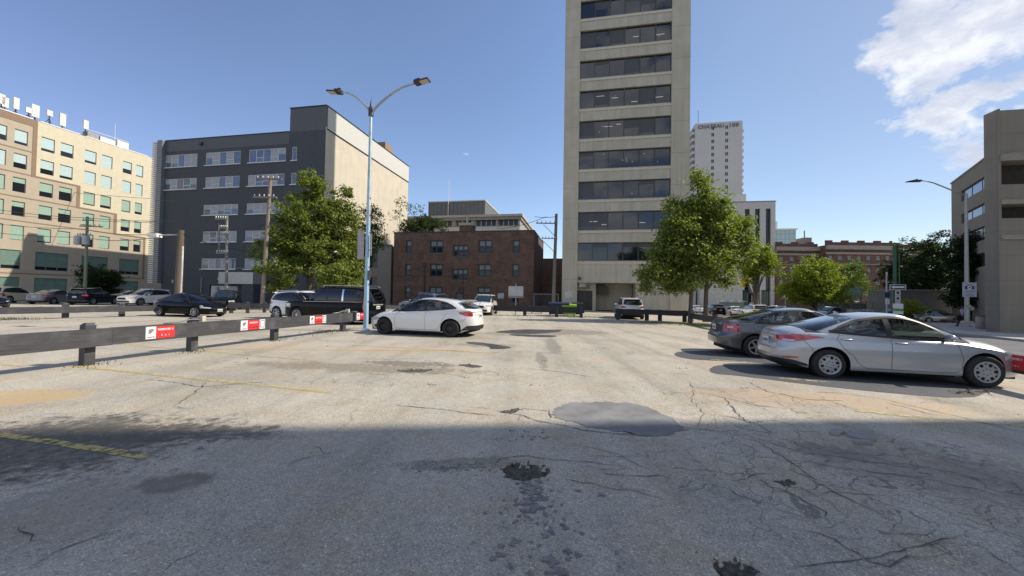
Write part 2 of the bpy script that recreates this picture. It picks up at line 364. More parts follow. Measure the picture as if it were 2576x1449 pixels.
    for sc, wd, lvl in ((0.42, 0.006, 0.35), (1.9, 0.009, 1.0), (4.5, 0.014, 0.6)):
        v = N(nt, 'ShaderNodeTexVoronoi', Scale=sc); v.feature = 'DISTANCE_TO_EDGE'; L_(nt, wa.outputs[0], v.inputs['Vector'])
        wmod = mth(nt, 'MULTIPLY', med, wd*2.4)
        lnk = mth(nt, 'LESS_THAN', v.outputs['Distance'], wmod)
        if sc > 1: g = mth(nt, 'MULTIPLY', mth(nt, 'GREATER_THAN', mth(nt, 'ADD', rg, mth(nt, 'MULTIPLY', mth(nt, 'SUBTRACT', noise(2.1 if sc < 3 else 3.3, 3.0), 0.5), 1.4)), 0.55 if sc < 3 else 0.75), rg)
        else: g = ramp(nt, noise(0.5, 3.0), [(0.5, 0.0), (0.6, 1.0)])
        x = mth(nt, 'MULTIPLY', mth(nt, 'MULTIPLY', lnk, g), lvl); crk = x if crk is None else mth(nt, 'MAXIMUM', crk, x)
    col = mixc(nt, mth(nt, 'MULTIPLY', crk, 0.62), col, (0.10, 0.09, 0.078))
    L_(nt, col, b.inputs['Base Color'])
    h = mth(nt, 'ADD', mth(nt, 'MULTIPLY', grit, 0.5), mth(nt, 'ADD', mth(nt, 'MULTIPLY', sp.outputs[1], 0.35), mth(nt, 'ADD', mth(nt, 'MULTIPLY', med, 1.2), mth(nt, 'MULTIPLY', crk, -1.5))))
    bp = N(nt, 'ShaderNodeBump', Strength=0.35, Distance=0.018); L_(nt, h, bp.inputs['Height']); L_(nt, bp.outputs[0], b.inputs['Normal'])
    return m
GM = ground_mat()
def axis(a, b, c, d, st):
    v = [a]; x = b
    while x < c+1e-6: v.append(round(x, 3)); x += st
    return v+[c+(d-c)*.3, d]
GXL = axis(-260, 0, 76, 320, 2.0); GYL = axis(-120, -4, 112, 420, 2.0)
# real hollows where the surface has broken out: centre, half sizes, depth
HOLES = []
for (px, py, hx, hy, dp) in ((1320, 1184, 56, 20, .045), (1852, 1434, 50, 26, .04)):
    c_ = P(px, py); HOLES.append((c_.x, c_.y, (P(px+hx, py)-c_).length, abs(P(px, py+hy).y-P(px, py-hy).y)/2, dp))
def dep(x, y):
    d_ = 0.0
    for (cx, cy, rx, ry, dp) in HOLES:
        a = math.atan2((y-cy)/ry, (x-cx)/rx); r = math.hypot((x-cx)/rx, (y-cy)/ry)/(1+.10*math.sin(3*a+1)+.07*math.sin(7*a)+.05*math.sin(13*a+2))
        if r < 1.12: d_ = max(d_, dp*sstep((1.12-r)/.22)*(1+.25*math.sin(x*61)*math.sin(y*53)))
    return d_
def fine(L, c, r):
    v = [c-r*1.3+i*.03 for i in range(int(r*2.6/.03)+2)]; return sorted(set(L+[round(q, 4) for q in v]))
FX_, FY_ = list(GXL), list(GYL)
for h_ in HOLES: FX_ = fine(FX_, h_[0], h_[2]); FY_ = fine(FY_, h_[1], h_[3])
g = MB()
g.grid([[(x, y, G(x, y)-dep(x, y)) for x in FX_] for y in FY_]); g = g.build('ground', GM, fix=True); struct(g)
ROADM = mat('street_asphalt', (0.125,0.125,0.13), 0.9, var=0.12, vscale=1.2, bump=0.3, bscale=60)
PAVE = panelmat('pavement_concrete', (0.38,0.37,0.35), 1.5, 1e6, gap=0.015, var=0.1, rough=0.9)
def sheet(name, pts, m, z=0.004, h=None):
    import bmesh
    bm = bmesh.new(); f = bm.faces.new([bm.verts.new((p[0], p[1], 0)) for p in pts])
    for ax, L in ((0, GXL), (1, GYL)):
        for v in L: bmesh.ops.bisect_plane(bm, geom=bm.verts[:]+bm.edges[:]+bm.faces[:], plane_co=(v,0,0) if ax == 0 else (0,v,0), plane_no=(1,0,0) if ax == 0 else (0,1,0))
    for v in bm.verts: v.co.z = G(v.co.x, v.co.y)+(h or z)
    if h:
        r = bmesh.ops.extrude_edge_only(bm, edges=[e for e in bm.edges if e.is_boundary])
        for v in r['geom']:
            if isinstance(v, bmesh.types.BMVert): v.co.z -= h+.05
    me = bpy.data.meshes.new(name); bm.to_mesh(me); bm.free(); me.materials.append(m); return struct(link(name, me))
# the street right of the lot, its pavements, the cross street behind
sheet('road', [(13.2,-60),(30,-60),(26.0,8),(24.4,15),(26.6,23.2),(33,36),(62,57),(36,72),(18.5,31)], ROADM, 0.012)
sheet('road', [(-12,56.5),(130,40),(132,58),(36,72.5),(-10,74.0)], ROADM, 0.020)
sheet('pavement', [(24.4,15),(26.0,8),(60,1.5),(75,10),(75,44),(60,46),(40,40),(33,36),(26.6,23.2)], PAVE, h=0.13)
# yellow stall lines, worn
def line_mat():
    m = bpy.data.materials.new('worn_yellow_paint'); m.use_nodes = True; nt = m.node_tree; b = nt.nodes['Principled BSDF']; b.inputs['Roughness'].default_value = 0.8
    t = N(nt, 'ShaderNodeTexCoord'); n = N(nt, 'ShaderNodeTexNoise', Scale=9.0, Detail=10.0, Roughness=0.72); L_(nt, t.outputs['Object'], n.inputs['Vector'])
    L_(nt, ramp(nt, n.outputs['Fac'], [(0.3, (0.52, 0.40, 0.13)), (0.7, (0.62, 0.49, 0.2))]), b.inputs['Base Color'])
    L_(nt, ramp(nt, n.outputs['Fac'], [(0.44, 0.05), (0.52, 0.85)]), b.inputs['Alpha']); return m
YM = line_mat()
WLM = mat('white_road_paint', (0.7,0.7,0.68), 0.7)
def gline(a, b, w=0.10, m=None, name='parking_line', z=0.006):
    a = Vector((a[0],a[1],z)); b = Vector((b[0],b[1],z)); d = (b-a).normalized(); n = Vector((-d.y,d.x,0))*w/2
    s = MB(); k = 10
    L = [a.lerp(b, i/k) for i in range(k+1)]; rows = [[(lambda q: Vector((q.x, q.y, z+G(q.x, q.y))))(p+n*sg*random.uniform(.85,1.1)) for sg in (-1,1)] for p in L]
    s.grid(rows); return struct(s.build(name, m or YM))
for (a, b) in [((0,1093),(372,1150)),((170,920),(835,988)),((255,862),(800,908)),((0,917),(60,922)),((520,878),(1180,883)),((880,868),(1250,889)),((1790,905),(1905,913)),((1700,878),(1815,883)),((1960,951),(2085,962)),((2150,1034),(2700,1085)),((2536,960),(2700,980)),((120,805),(560,822))]:
    A = P(*a); B = P(*b); gline(A, B, 0.11)
gline(P(2415,866), P(2500,869), 0.35, WLM, 'crosswalk_line', 0.012)
gline(P(2380,852), P(2470,851), 0.2, WLM, 'crosswalk_line', 0.012)
# irregular sheets on the ground: patches, puddles, stains, holes
def blob(name, pxs, m, z=0.005, jit=0.02, sub=4, group=None):
    pts = [P(*p) for p in pxs]; out = []
    n = len(pts)
    for i in range(n):
        p0, p1, p2, p3 = pts[i-1], pts[i], pts[(i+1) % n], pts[(i+2) % n]
        for k in range(sub):
            t = k/sub; q = 0.5*((2*p1)+(p2-p0)*t+(2*p0-5*p1+4*p2-p3)*t*t+(3*p1-p0-3*p2+p3)*t**3)
            a_ = q.x+random.uniform(-jit,jit); b_ = q.y+random.uniform(-jit,jit); out.append(Vector((a_, b_, z+G(a_, b_))))
    s = MB(); s.poly(out); return struct(s.build(name, m))
PATCH = mat('smooth_patch_asphalt', (0.215,0.213,0.205), 0.85, var=0.16, vscale=2.5, bump=0.25, bscale=90)
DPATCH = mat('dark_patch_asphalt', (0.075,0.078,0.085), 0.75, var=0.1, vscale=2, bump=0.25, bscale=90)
WET = mat('wet_mud', (0.075,0.062,0.048), 0.45, var=0.25, vscale=2.5, bump=0.1, bscale=30, spec=0.35)
DAMP = mat('damp_stain', (0.20,0.19,0.18), 0.75, var=0.3, vscale=14)
HOLE = mat('pothole_rubble', (0.10,0.09,0.078), 0.95, var=0.42, vscale=26, bump=1.0, bscale=34)
blob('asphalt_patch', [(1392,1035),(1420,1018),(1500,1012),(1590,1016),(1660,1036),(1718,1075),(1700,1090),(1640,1098),(1560,1086),(1470,1070),(1400,1052)], PATCH, 0.005, 0.045, 7)
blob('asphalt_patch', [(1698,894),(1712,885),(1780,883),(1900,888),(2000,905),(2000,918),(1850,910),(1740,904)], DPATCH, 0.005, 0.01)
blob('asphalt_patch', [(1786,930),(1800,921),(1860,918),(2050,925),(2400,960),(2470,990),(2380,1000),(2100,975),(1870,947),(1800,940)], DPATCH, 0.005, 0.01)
blob('puddle', [(1246,835),(1310,829),(1400,830),(1412,829),(1402,835),(1340,840),(1290,839)], WET, 0.007, 0.03)
blob('puddle', [(1284,841),(1330,842),(1395,844),(1388,848),(1330,847),(1290,844)], WET, 0.007, 0.03)
blob('puddle', [(1172,862),(1200,861),(1255,868),(1284,876),(1240,878),(1226,871),(1190,866)], WET, 0.007, 0.03)
# potholes with rubble in them
def pothole(pxs, rim, n, seed):
    rnd = random.Random(seed)
    near_ = None
    for h_ in HOLES:
        q_ = P(*pxs[0])
        if math.hypot(q_.x-h_[0], q_.y-h_[1]) < h_[2]*1.6: near_ = h_
    if near_:
        cx, cy, rx, ry, dp = near_; k = MB(); rows = []
        for i in range(13):
            row = []
            for j in range(60):
                a = 6.2832*j/60; rr = (1+.10*math.sin(3*a+1)+.07*math.sin(7*a)+.05*math.sin(13*a+2))*(1.03+rnd.uniform(-.03,.03))*max(.01, i/12)
                x = cx+rx*rr*math.cos(a); y = cy+ry*rr*math.sin(a); row.append((x, y, G(x,y)-dep(x,y)+.006+rnd.uniform(0,.006)*(i < 11)))
            rows.append(row)
        k.grid(rows, close=True); struct(k.build('pothole', HOLE))
    else: blob('pothole', pxs, HOLE, 0.006, 0.03, 6)
    c = sum((P(*p) for p in pxs), Vector())/len(pxs)
    s = MB()
    for i in range(n):
        p = P(*rnd.choice(pxs)).lerp(c, rnd.uniform(0.02, 0.95)); r = rnd.uniform(0.006, 0.022)*rim; gz_ = G(p.x, p.y)-dep(p.x, p.y)
        a = [Vector((p.x+math.cos(k*1.256+rnd.random())*r, p.y+math.sin(k*1.256+rnd.random())*r, gz_+0.006)) for k in range(5)]
        t = Vector((p.x+rnd.uniform(-r,r)*.4, p.y, gz_+0.006+r*rnd.uniform(.5,1.1)))
        for k in range(5): s.poly([a[k], a[(k+1)%5], t])
    struct(s.build('pothole_rubble', HOLE))
pothole([(1256,1180),(1285,1163),(1330,1161),(1372,1172),(1380,1190),(1345,1206),(1290,1206)], .55, 420, 1)
pothole([(1796,1408),(1850,1404),(1885,1425),(1910,1440),(1880,1460),(1820,1462),(1800,1430)], .6, 260, 2)
pothole([(1155,918),(1180,917),(1212,922),(1190,925)], 1.6, 24, 3)
pothole([(1000,932),(1030,930),(1062,930),(1088,931),(1066,936),(1042,937),(1020,936)], 1.6, 40, 4)
pothole([(1262,1036),(1290,1031),(1308,1028),(1300,1036),(1280,1040)], 1.2, 20, 5)
pothole([(1950,1213),(1985,1208),(1999,1216),(1975,1222)], 1.2, 20, 6)
pothole([(2385,984),(2440,980),(2490,987),(2450,994),(2400,992)], 2.0, 34, 7)
# damp spatter south of the big pothole
def spatter():
    rnd = random.Random(5); s = MB()
    def sp(px, py, r):
        c = P(px, py); n = 12
        s.poly([Vector((c.x+math.cos(6.283*k/n)*r*rnd.uniform(.3,1.4), c.y+math.sin(6.283*k/n)*r*rnd.uniform(.3,1.4), 0.0055+rnd.uniform(0,0.0008))) for k in range(n)])
    for py in range(1212, 1290, 8):
        for k in range(7): sp(1340+rnd.gauss(0, 16)+(py-1212)*0.12, py+rnd.uniform(-5,5), rnd.uniform(.012,.034))
    for k in range(50): sp(rnd.gauss(1345,45), rnd.uniform(1215,1330), rnd.uniform(.007,.02))
    for k in range(40): sp(rnd.gauss(1375,85), rnd.uniform(1320,1449), rnd.uniform(.007,.026))
    for q in ((1385,1412,.05),(1372,1350,.035),(1290,1370,.03),(1220,1293,.02),(1428,1390,.03),(1400,1440,.05),(1455,1235,.03),(1512,1246,.03),(1300,1362,.03)): sp(*q)
    for k in range(26): sp(rnd.gauss(1310,45), rnd.uniform(1078,1115), rnd.uniform(.008,.024))
    for k in range(90): sp(rnd.uniform(1030,1250), rnd.gauss(1172,10), rnd.uniform(.004,.016))
    struct(s.build('water_spatter', DAMP, fix=False))
spatter()
# long individual cracks traced over the lot
CRK = mat('crack_dirt', (0.105,0.096,0.085), 0.95, var=0.2, vscale=20)
def crack(pxs, w=0.012, seed=0):
    rnd = random.Random(seed+len(pxs)*7+pxs[0][0]); pts = []
    q = [P(*p) for p in pxs]
    for a, b in zip(q, q[1:]):
        n = max(2, int((b-a).length/0.07))
        for k in range(n): pts.append(a.lerp(b, k/n)+Vector((rnd.gauss(0,.014), rnd.gauss(0,.014), 0)))
    pts.append(q[-1]); s = MB(); rows = []
    for i, p in enumerate(pts):
        d = (pts[min(i+1,len(pts)-1)]-pts[max(i-1,0)]).normalized(); nn = Vector((-d.y,d.x,0))
        e = min(1, i/3, (len(pts)-1-i)/3); ww = w*(0.12+0.88*e)*rnd.uniform(.35,1.3)/2
        rows.append([Vector((p.x-nn.x*ww, p.y-nn.y*ww, G(p.x,p.y)+.0065)), Vector((p.x+nn.x*ww, p.y+nn.y*ww, G(p.x,p.y)+.0065))])
    s.grid(rows); return s
CR = [
 [(440,1022),(508,975),(518,960)],[(370,955),(440,962),(508,974),(600,966),(700,958)],[(440,1022),(470,1028)],
 [(0,1330),(50,1345),(130,1370)],[(30,1449),(150,1390),(220,1360),(330,1322)],[(395,1449),(440,1415),(520,1375)],
 [(1240,1032),(1275,1037),(1330,1029),(1392,1036)],[(1262,1036),(1310,1044),(1350,1060),(1420,1072),(1480,1085),(1560,1093),(1640,1098)],[(1180,1024),(1240,1031)],[(980,1018),(1060,1025),(1180,1040),(1250,1046)],
 [(1230,1180),(1262,1152),(1330,1150),(1400,1158),(1500,1166),(1570,1173)],[(1382,1205),(1440,1209),(1520,1222),(1600,1240),(1680,1262)],[(1520,1222),(1600,1232),(1640,1246)],[(1480,1148),(1560,1150),(1600,1147),(1640,1155)],
 [(1430,1118),(1500,1130),(1560,1145),(1600,1170),(1650,1190)],[(1500,1182),(1530,1197),(1600,1196),(1650,1197),(1690,1200)],[(1530,1197),(1560,1180),(1590,1178)],[(1460,1176),(1520,1181),(1560,1183)],
 [(1660,1180),(1700,1204)],[(1760,1190),(1800,1198)],[(1640,1166),(1700,1180),(1830,1190),(1900,1196),(1960,1192)],[(1860,1175),(1900,1190),(1880,1205),(1950,1215)],[(1870,1205),(1930,1225),(2010,1250),(2080,1290),(2100,1330)],
 [(2000,1330),(2100,1360),(2160,1395),(2190,1420),(2310,1400),(2380,1395)],[(1985,1439),(2050,1425),(2130,1415),(2190,1405),(2270,1390),(2340,1370),(2420,1345)],[(2310,1350),(2350,1378),(2400,1370)],
 [(2450,1365),(2490,1395),(2540,1425),(2600,1460)],[(1880,1095),(1940,1130),(1990,1165),(2040,1200),(2100,1240),(2200,1290),(2260,1320)],[(1940,1130),(1900,1110),(1830,1090),(1760,1080),(1700,1070)],
 [(1990,1230),(2060,1240),(2180,1245),(2260,1250)],[(2010,1160),(2080,1170),(2160,1185),(2300,1200),(2450,1230),(2580,1265)],[(2180,1150),(2260,1165),(2400,1190),(2500,1215)],
 [(1755,1075),(1770,1040),(1740,1010),(1745,985),(1735,960)],[(1770,1040),(1840,1050),(1900,1066),(1960,1100)],[(1745,985),(1820,1000),(1900,1020),(1990,1030)],[(1820,1000),(1850,1035),(1880,1065)],[(1880,960),(1930,985),(2030,1005),(2140,1010)],
 [(2040,985),(2120,990),(2200,1000),(2330,1030),(2460,1060),(2576,1090)],[(2040,1000),(2090,1010),(2180,1040)],[(2220,1010),(2330,1040),(2400,1050)],[(2300,1110),(2400,1130),(2576,1165)],
 [(760,1125),(800,1128),(820,1140),(850,1140)],[(700,1180),(780,1150),(830,1140)],[(1060,905),(1100,912),(1110,920),(1130,912)],[(870,900),(950,905),(1060,902)],[(1300,925),(1400,935),(1500,950)],
 [(1240,880),(1400,890),(1500,900)],[(1660,880),(1760,890),(1815,888)],[(860,950),(920,940),(1000,945)],[(1050,945),(1110,940),(1180,950)],[(2380,905),(2500,1000)],[(1380,1030),(1388,1050),(1380,1060)],[(1310,1044),(1308,1058)],
]
allc = MB()
for i, c in enumerate(CR):
    w = 0.010 if c[0][1] > 1070 else 0.016
    s = crack(c, w, i); n = len(allc.v); allc.v += s.v; allc.f += [tuple(n+k for k in f) for f in s.f]; allc.m += s.m
struct(allc.build('pavement_crack', CRK, fix=False))
# two loose slabs that broke out of the surface
for i, pts in enumerate([[(2090,1086),(2105,1084),(2125,1090),(2112,1097),(2090,1095)],[(2135,1088),(2170,1086),(2205,1105),(2206,1112),(2160,1108),(2130,1098)],[(2150,1112),(2185,1114),(2196,1120),(2150,1119)]]):
    s = MB(); s.prism([P(*p)+Vector((0,0,0.004)) for p in pts], (0,0,0.03))
    o = s.build('broken_slab', mat('slab', (0.3,0.29,0.27), 0.9, bump=.4)); tag(o, ['small six-sided chip of asphalt beside the larger broken slab', 'largest loose slab of broken asphalt on the shaded ground', 'thin sliver of asphalt in front of the larger broken slab'][i], 'asphalt slab', 'loose slabs of broken asphalt')
# pebbles scattered
rnd = random.Random(3); s = MB()
for i in range(500):
    p = P(rnd.uniform(-50,2620), 800+650*rnd.random()**1.1) if i % 3 else P(rnd.gauss(300,200), rnd.uniform(1060,1400))
    r = rnd.uniform(.004,.013)
    a = [Vector((p.x+math.cos(k*1.57)*r, p.y+math.sin(k*1.57)*r, p.z+0.002)) for k in range(4)]; t = Vector((p.x, p.y, p.z+r))
    for k in range(4): s.poly([a[k], a[(k+1)%4], t])
o = s.build('gravel', mat('gravel', (0.3,0.28,0.24), 0.9), fix=False); tag(o, 'loose gravel scattered over the cracked lot surface', 'gravel'); o['kind'] = 'stuff'
# ------------------------------------------------------------------ buildings
GREENB = mat('green_blind', (0.27,0.40,0.31), 0.5, var=0.05, spec=0.7); TEALB = mat('pale_blind', (0.42,0.55,0.54), 0.4, var=0.05, spec=0.8)
DKG = glassmat('dark_glass', (0.014,0.017,0.021), .05, .45); BLUEG = glassmat('blue_glass', (0.10,0.14,0.22), var=0.15)
def mkpanes():
    g, t = [], []
    for f in (0.95, 0.78, 0.62, 0.35, 0.9): g.append(blind_pane(DKG, GREENB, f))
    for f in (0.97, 0.8, 0.9, 0.62): t.append(blind_pane(DKG, TEALB, f))
    return g, t
PG, PT = mkpanes()
# --- tan building on the left
TF = Face(0, 49.7, 79.6)
# frame x: local x grows away from the viewer; y goes into the building
tb = thing('office_building', 'long tan and beige stucco office building with green blinds, antennas above its roof', 'building', TF.o, TF.a)
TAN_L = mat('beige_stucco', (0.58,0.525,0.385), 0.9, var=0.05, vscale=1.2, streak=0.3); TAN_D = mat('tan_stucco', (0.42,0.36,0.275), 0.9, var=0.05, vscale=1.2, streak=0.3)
TAN_B = mat('brown_stucco', (0.25,0.175,0.12), 0.9, var=0.05); TAN_W = mat('white_coping', (0.75,0.74,0.7), 0.6, var=0.03)
X1, X2, X3, X4 = (TF.hit(p, 600)[0] for p in (83, 197, 292, 366)); XE = TF.hit(424, 600)[0]; X0 = -16.0
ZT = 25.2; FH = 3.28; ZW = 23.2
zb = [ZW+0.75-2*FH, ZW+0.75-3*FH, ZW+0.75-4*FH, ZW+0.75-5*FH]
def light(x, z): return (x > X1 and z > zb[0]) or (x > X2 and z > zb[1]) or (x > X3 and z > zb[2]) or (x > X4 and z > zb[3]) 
cols = []
for (a, b) in [(-46,-18),(-14,17),(36,70),(104,138.5),(153.5,186),(215,244.5),(258,285),(311.5,334),(345,363)]:
    cols.append((TF.hit(a, 360)[0], TF.hit(b, 360)[0]))
cols = [(-13.5,-11.6),(-10.4,-8.5),(-7.2,-5.3)] + cols[1:]
ops = []; big = []
for k in range(5):
    for c in cols: ops.append((c[0], c[1], ZW-2.0-FH*k, ZW-FH*k, k))
for (a, b) in [(-46,52),(88,172),(205,272),(300,350)]:
    xa, xb = TF.hit(a, 660)[0], TF.hit(b, 660)[0]
    if a < 0: xa = -3.6
    big.append((xa, xb, 4.1, 6.7, 5)); big.append((xa, xb, 0.5, 3.0, 6))
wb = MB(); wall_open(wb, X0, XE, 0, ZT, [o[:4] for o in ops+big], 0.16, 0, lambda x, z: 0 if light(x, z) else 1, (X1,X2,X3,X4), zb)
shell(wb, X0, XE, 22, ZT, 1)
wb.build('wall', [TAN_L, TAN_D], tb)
cp = MB()
xs = [X0, X1-0.2]; notch = [X1-.1, TF.hit(205,430)[0], TF.hit(302,470)[0], TF.hit(375,500)[0]]
segs = [X0]+notch+[XE]
for a, b in zip(segs, segs[1:]): cp.box(a+0.35, b-0.35, -0.05, 0.4, ZT, ZT+0.12)
cp.build('coping', TAN_W, tb)
bd = MB(); t = 0.04
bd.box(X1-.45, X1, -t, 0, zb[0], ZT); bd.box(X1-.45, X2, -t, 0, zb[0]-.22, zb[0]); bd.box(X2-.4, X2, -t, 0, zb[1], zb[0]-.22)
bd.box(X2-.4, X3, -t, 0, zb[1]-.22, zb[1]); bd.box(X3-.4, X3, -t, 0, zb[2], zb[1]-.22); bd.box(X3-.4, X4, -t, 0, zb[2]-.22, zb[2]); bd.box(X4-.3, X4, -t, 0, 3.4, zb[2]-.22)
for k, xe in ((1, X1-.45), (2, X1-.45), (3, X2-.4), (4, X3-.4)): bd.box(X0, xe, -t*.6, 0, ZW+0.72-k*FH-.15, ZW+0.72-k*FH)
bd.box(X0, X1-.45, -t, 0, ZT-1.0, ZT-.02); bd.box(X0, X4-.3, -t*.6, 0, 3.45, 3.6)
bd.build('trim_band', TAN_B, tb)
FRM = mat('grey_window_frame', (0.22,0.2,0.18), 0.5, var=0.02)
rnd = random.Random(11)
for o in ops:
    p = rnd.choice(PT) if (o[4] <= 1 and o[0] > -3) else rnd.choice(PG)
    window(tb, o, 0.16, FRM, p, fw=0.05)
for o in big:
    def gp(g, w, h): 
        g.quad((0,0,0),(w,0,0),(w,0,h*.2),(0,0,h*.2),0); g.quad((0,0,h*.2),(w,0,h*.2),(w,0,h),(0,0,h),1); return [DKG, mat('deep_green_blind', (0.13,0.22,0.18), 0.4, spec=.7)]
    gp.key = 'bigp'
    window(tb, o, 0.16, FRM, gp, cols=3, split=0.45, fw=0.07, name='window')
# roof kit
WH = mat('antenna_white', (0.66,0.64,0.6), 0.5, var=0.04); STL = mat('galvanised_steel', (0.32,0.33,0.35), 0.45, 0.6, var=0.1); DST = mat('dark_steel', (0.06,0.06,0.07), 0.5, 0.3, var=0.1)
def antenna(px, ytop, ybot, wpx, lab):
    lx, zt = TF.hit(px, ytop, 1.2); _, zbm = TF.hit(px, ybot, 1.2); s = wpx/FPX*56
    base = TF.o + TF.dx*lx + TF.n*1.2
    t = thing('antenna', lab, 'antenna', (base.x, base.y, ZT), TF.a, 'panel antennas along the tan roof')
    a = MB(); a.box(-s/2, s/2, -.12, .12, zbm-ZT, zt-ZT); a.build('panel', WH, t)
    b = MB(); b.tube([(0,.0,0),(0,0,zbm-ZT+.1)], .07, 6); b.tube([(.5,.3,0),(0,0,(zbm-ZT)*.8)], .04, 5); b.tube([(-.5,.3,0),(0,0,(zbm-ZT)*.8)], .04, 5); b.build('mast', DST, t)
for i, a in enumerate([(5,237,262,9,'panel antenna half hidden behind its neighbour at the left end of the tan roof'),(13,245,270,10,'front one of the two crowded panel antennas at the roof end'),(41,246,275,9,'narrow tall panel antenna beside the crowded pair on the tan roof'),(73,271,284,11,'short square antenna box beside the tall panel over the brown corner band'),(89,264,295,13,'widest tall panel antenna above the brown corner band'),(125,278,292,10,'small square antenna on a thin mast above the beige wall'),(158,286,317,11,'tall panel antenna in the middle of the beige roof'),(216,303,325,10,'panel antenna on a lattice leg next to the roof equipment boxes')]): antenna(*a)
e = MB()
lx, _ = TF.hit(240, 340, 1.5); p = TF.o+TF.dx*lx+TF.n*1.6
eq = thing('roof_equipment', 'white and grey equipment boxes on the tan roof beside the last antenna', 'equipment', (p.x,p.y,ZT), TF.a)
MB().box(-1.2,.2,-.5,.5,0,1.3).build('cabinet', mat('cab_grey',(0.3,0.3,0.3)), eq); MB().box(.4,2.4,-.5,.5,0,1.2).box(2.6,4.2,-.6,.6,0,1.5).build('cabinet', WH, eq)
MB().tube([(-1.6,-.6,1.5),(4.2,-.6,1.7)], .05, 5).tube([(2.6,0,0),(2.6,0,4.2)], .035, 5).build('rail', WH, eq)
# --- dark grey building
DF = Face(560, 51.5, -10.8)
db = thing('office_building', 'dark grey six-storey building with white-framed window bands and a pale blank side wall', 'building', DF.o, DF.a)
DG = mat('charcoal_brick', (0.060,0.067,0.081), 0.8, var=0.1, vscale=1.0, streak=0.5, bump=.2, bscale=20); DGR = mat('charcoal_cladding', (0.085,0.09,0.10), 0.6, var=0.06, streak=.6)
PALE = mat('pale_render', (0.55,0.50,0.40), 0.9, var=0.09, vscale=0.7, streak=0.55, bump=.1); PALET = mat('pale_grey_cladding', (0.54,0.54,0.50), 0.7, var=0.03)
xl = DF.hit(413, 500)[0]; xr = DF.hit(815, 500)[0]; xp = DF.hit(730, 300)[0]
zr = DF.hit(560, 345)[1]; zp = DF.hit(772, 270)[1]; DEP = 23.5
cpx = lambda a, b, c, d: DF.win(351.4+a/2.834, 242.8+b/2.834, 351.4+c/2.834, 242.8+d/2.834)
rows_ = [[(183,415,410,500),(472,394,718,486),(780,370,1040,466),(1087,356,1120,450)],[(172,583,405,660),(467,573,710,650),(772,554,1030,636),(1080,542,1115,620)],[(455,768,700,843),(762,760,1018,835)],[(450,960,690,1037),(752,955,1010,1032)],[(440,1155,683,1230),(747,1153,1003,1230)]]
dops = []
for r in rows_:
    zz = [cpx(*o)[2:4] for o in r if o[2]-o[0] > 100]; za = sum(z[0] for z in zz)/len(zz); zc = sum(z[1] for z in zz)/len(zz)
    for o in r:
        w = cpx(*o); dops.append((w[0], w[1], za, zc))
gx0, gx1, _, _ = DF.win(527, 727, 600, 745); dops_g = (gx0, gx0+4.6, 0.0, 2.4)
ax0, ax1 = DF.hit(577,720)[0], DF.hit(655,720)[0]
m = MB(); wall_open(m, xl, xr, 0, zr, dops+[dops_g, (ax0+2.4, ax0+4.0, 0, 2.3)], 0.18); 
m.quad((xl,DEP,0),(xl,0,0),(xl,0,zr),(xl,DEP,zr)); m.quad((xl,0,zr),(xp,0,zr),(xp,DEP,zr),(xl,DEP,zr))
m.build('front_wall', DG, db)
ph = MB(); ph.box(xp, xr-.01, 0.0+.003, 7, zr, zp); ph.box(xl,xp-.01,-.03,-.001,zr-1.6,zr+.02); ph.build('penthouse', DGR, db)
pt = MB(); pt.box(xl-.02,xp,-.1,.3,zr+.02,zr+.12); pt.box(xp-.05,xr+.05,-.08,.3,zp,zp+.12); pt.build('coping', mat('black_metal',(0.02,0.02,0.022),.4), db)
sw = MB(); zs_ = zr+0.1
sw.quad((xr,0,0),(xr,DEP,0),(xr,DEP,zs_+.3),(xr,0,zs_+.3)); sw.quad((xr,DEP,0),(xl,DEP,0),(xl,DEP,zr),(xr,DEP,zr)); sw.build('side_wall', PALE, db)
su = MB(); su.box(xr-.3, xr+.06, .3, DEP+.05, zs_+.1, zp); su.build('side_cladding', PALET, db)
su = MB(); su.box(xr-.05, xr+.12, .2, DEP+.1, zs_, zs_+.1); su.box(xr-.35, xr+.15, .2, DEP+.1, zp, zp+.1); su.build('side_flashing', mat('black_metal',(0.02,0.02,0.022),.4), db)
ch = MB(); lx = xr-2.0; ch.box(lx, xr-.4, 15.5, 18, zr, zp+1.6); ch.build('chimney', mat('brown_brick',(0.30,0.2,0.14),.9), db)
WF = mat('white_window_frame', (0.6,0.62,0.64), 0.5, var=0.03)
def curtain(seed):
    r2 = random.Random(seed)
    fr = [r2.choice([0,0.45,1,0.6,1,0.0]) for _ in range(5)]
    def fn(g, w, h):
        for i in range(5):
            a, b = w*i/5, w*(i+1)/5; z = h*(1-fr[i])
            if z > 0.01: g.quad((a,0,0),(b,0,0),(b,0,z),(a,0,z),0)
            if z < h-.01: g.quad((a,0,z),(b,0,z),(b,0,h),(a,0,h),1)
        return [BLUEG, mat('drawn_curtain', (0.30,0.33,0.36), .6, spec=.8)]
    fn.key = ('c', seed); return fn
for i, o in enumerate(dops): 
    narrow = o[1]-o[0] < 2.5
    w_ = window(db, o, 0.1, WF, plain_pane(BLUEG) if narrow else curtain(i), cols=1 if narrow else 5, fw=0.07, low=0 if narrow else 0.36)
    MB().box(-.15, o[1]-o[0]+.15, -.2, .0, -.12, -.01).build('sill', WF, w_)
vx, vz = DF.hit(351.4+444/2.834, 242.8+338/2.834); MB().box(vx-.2, vx+.2, -.3, -.04, vz-.2, vz+.2).build('vent', DST, db)
for vx_, vz_ in ((xl+3.2, 1.6), (xl+9.5, 1.7), (xl+2.0, 2.6)): MB().box(vx_, vx_+.35, -.12, -.003, vz_, vz_+.45).build('wall_box', STL, db)
gd = MB(); gd.box(gx0+.1, gx0+4.5, .12, .17, 0, 2.3); gd.build('garage_door', mat('white_door',(0.5,0.5,0.5)), db)
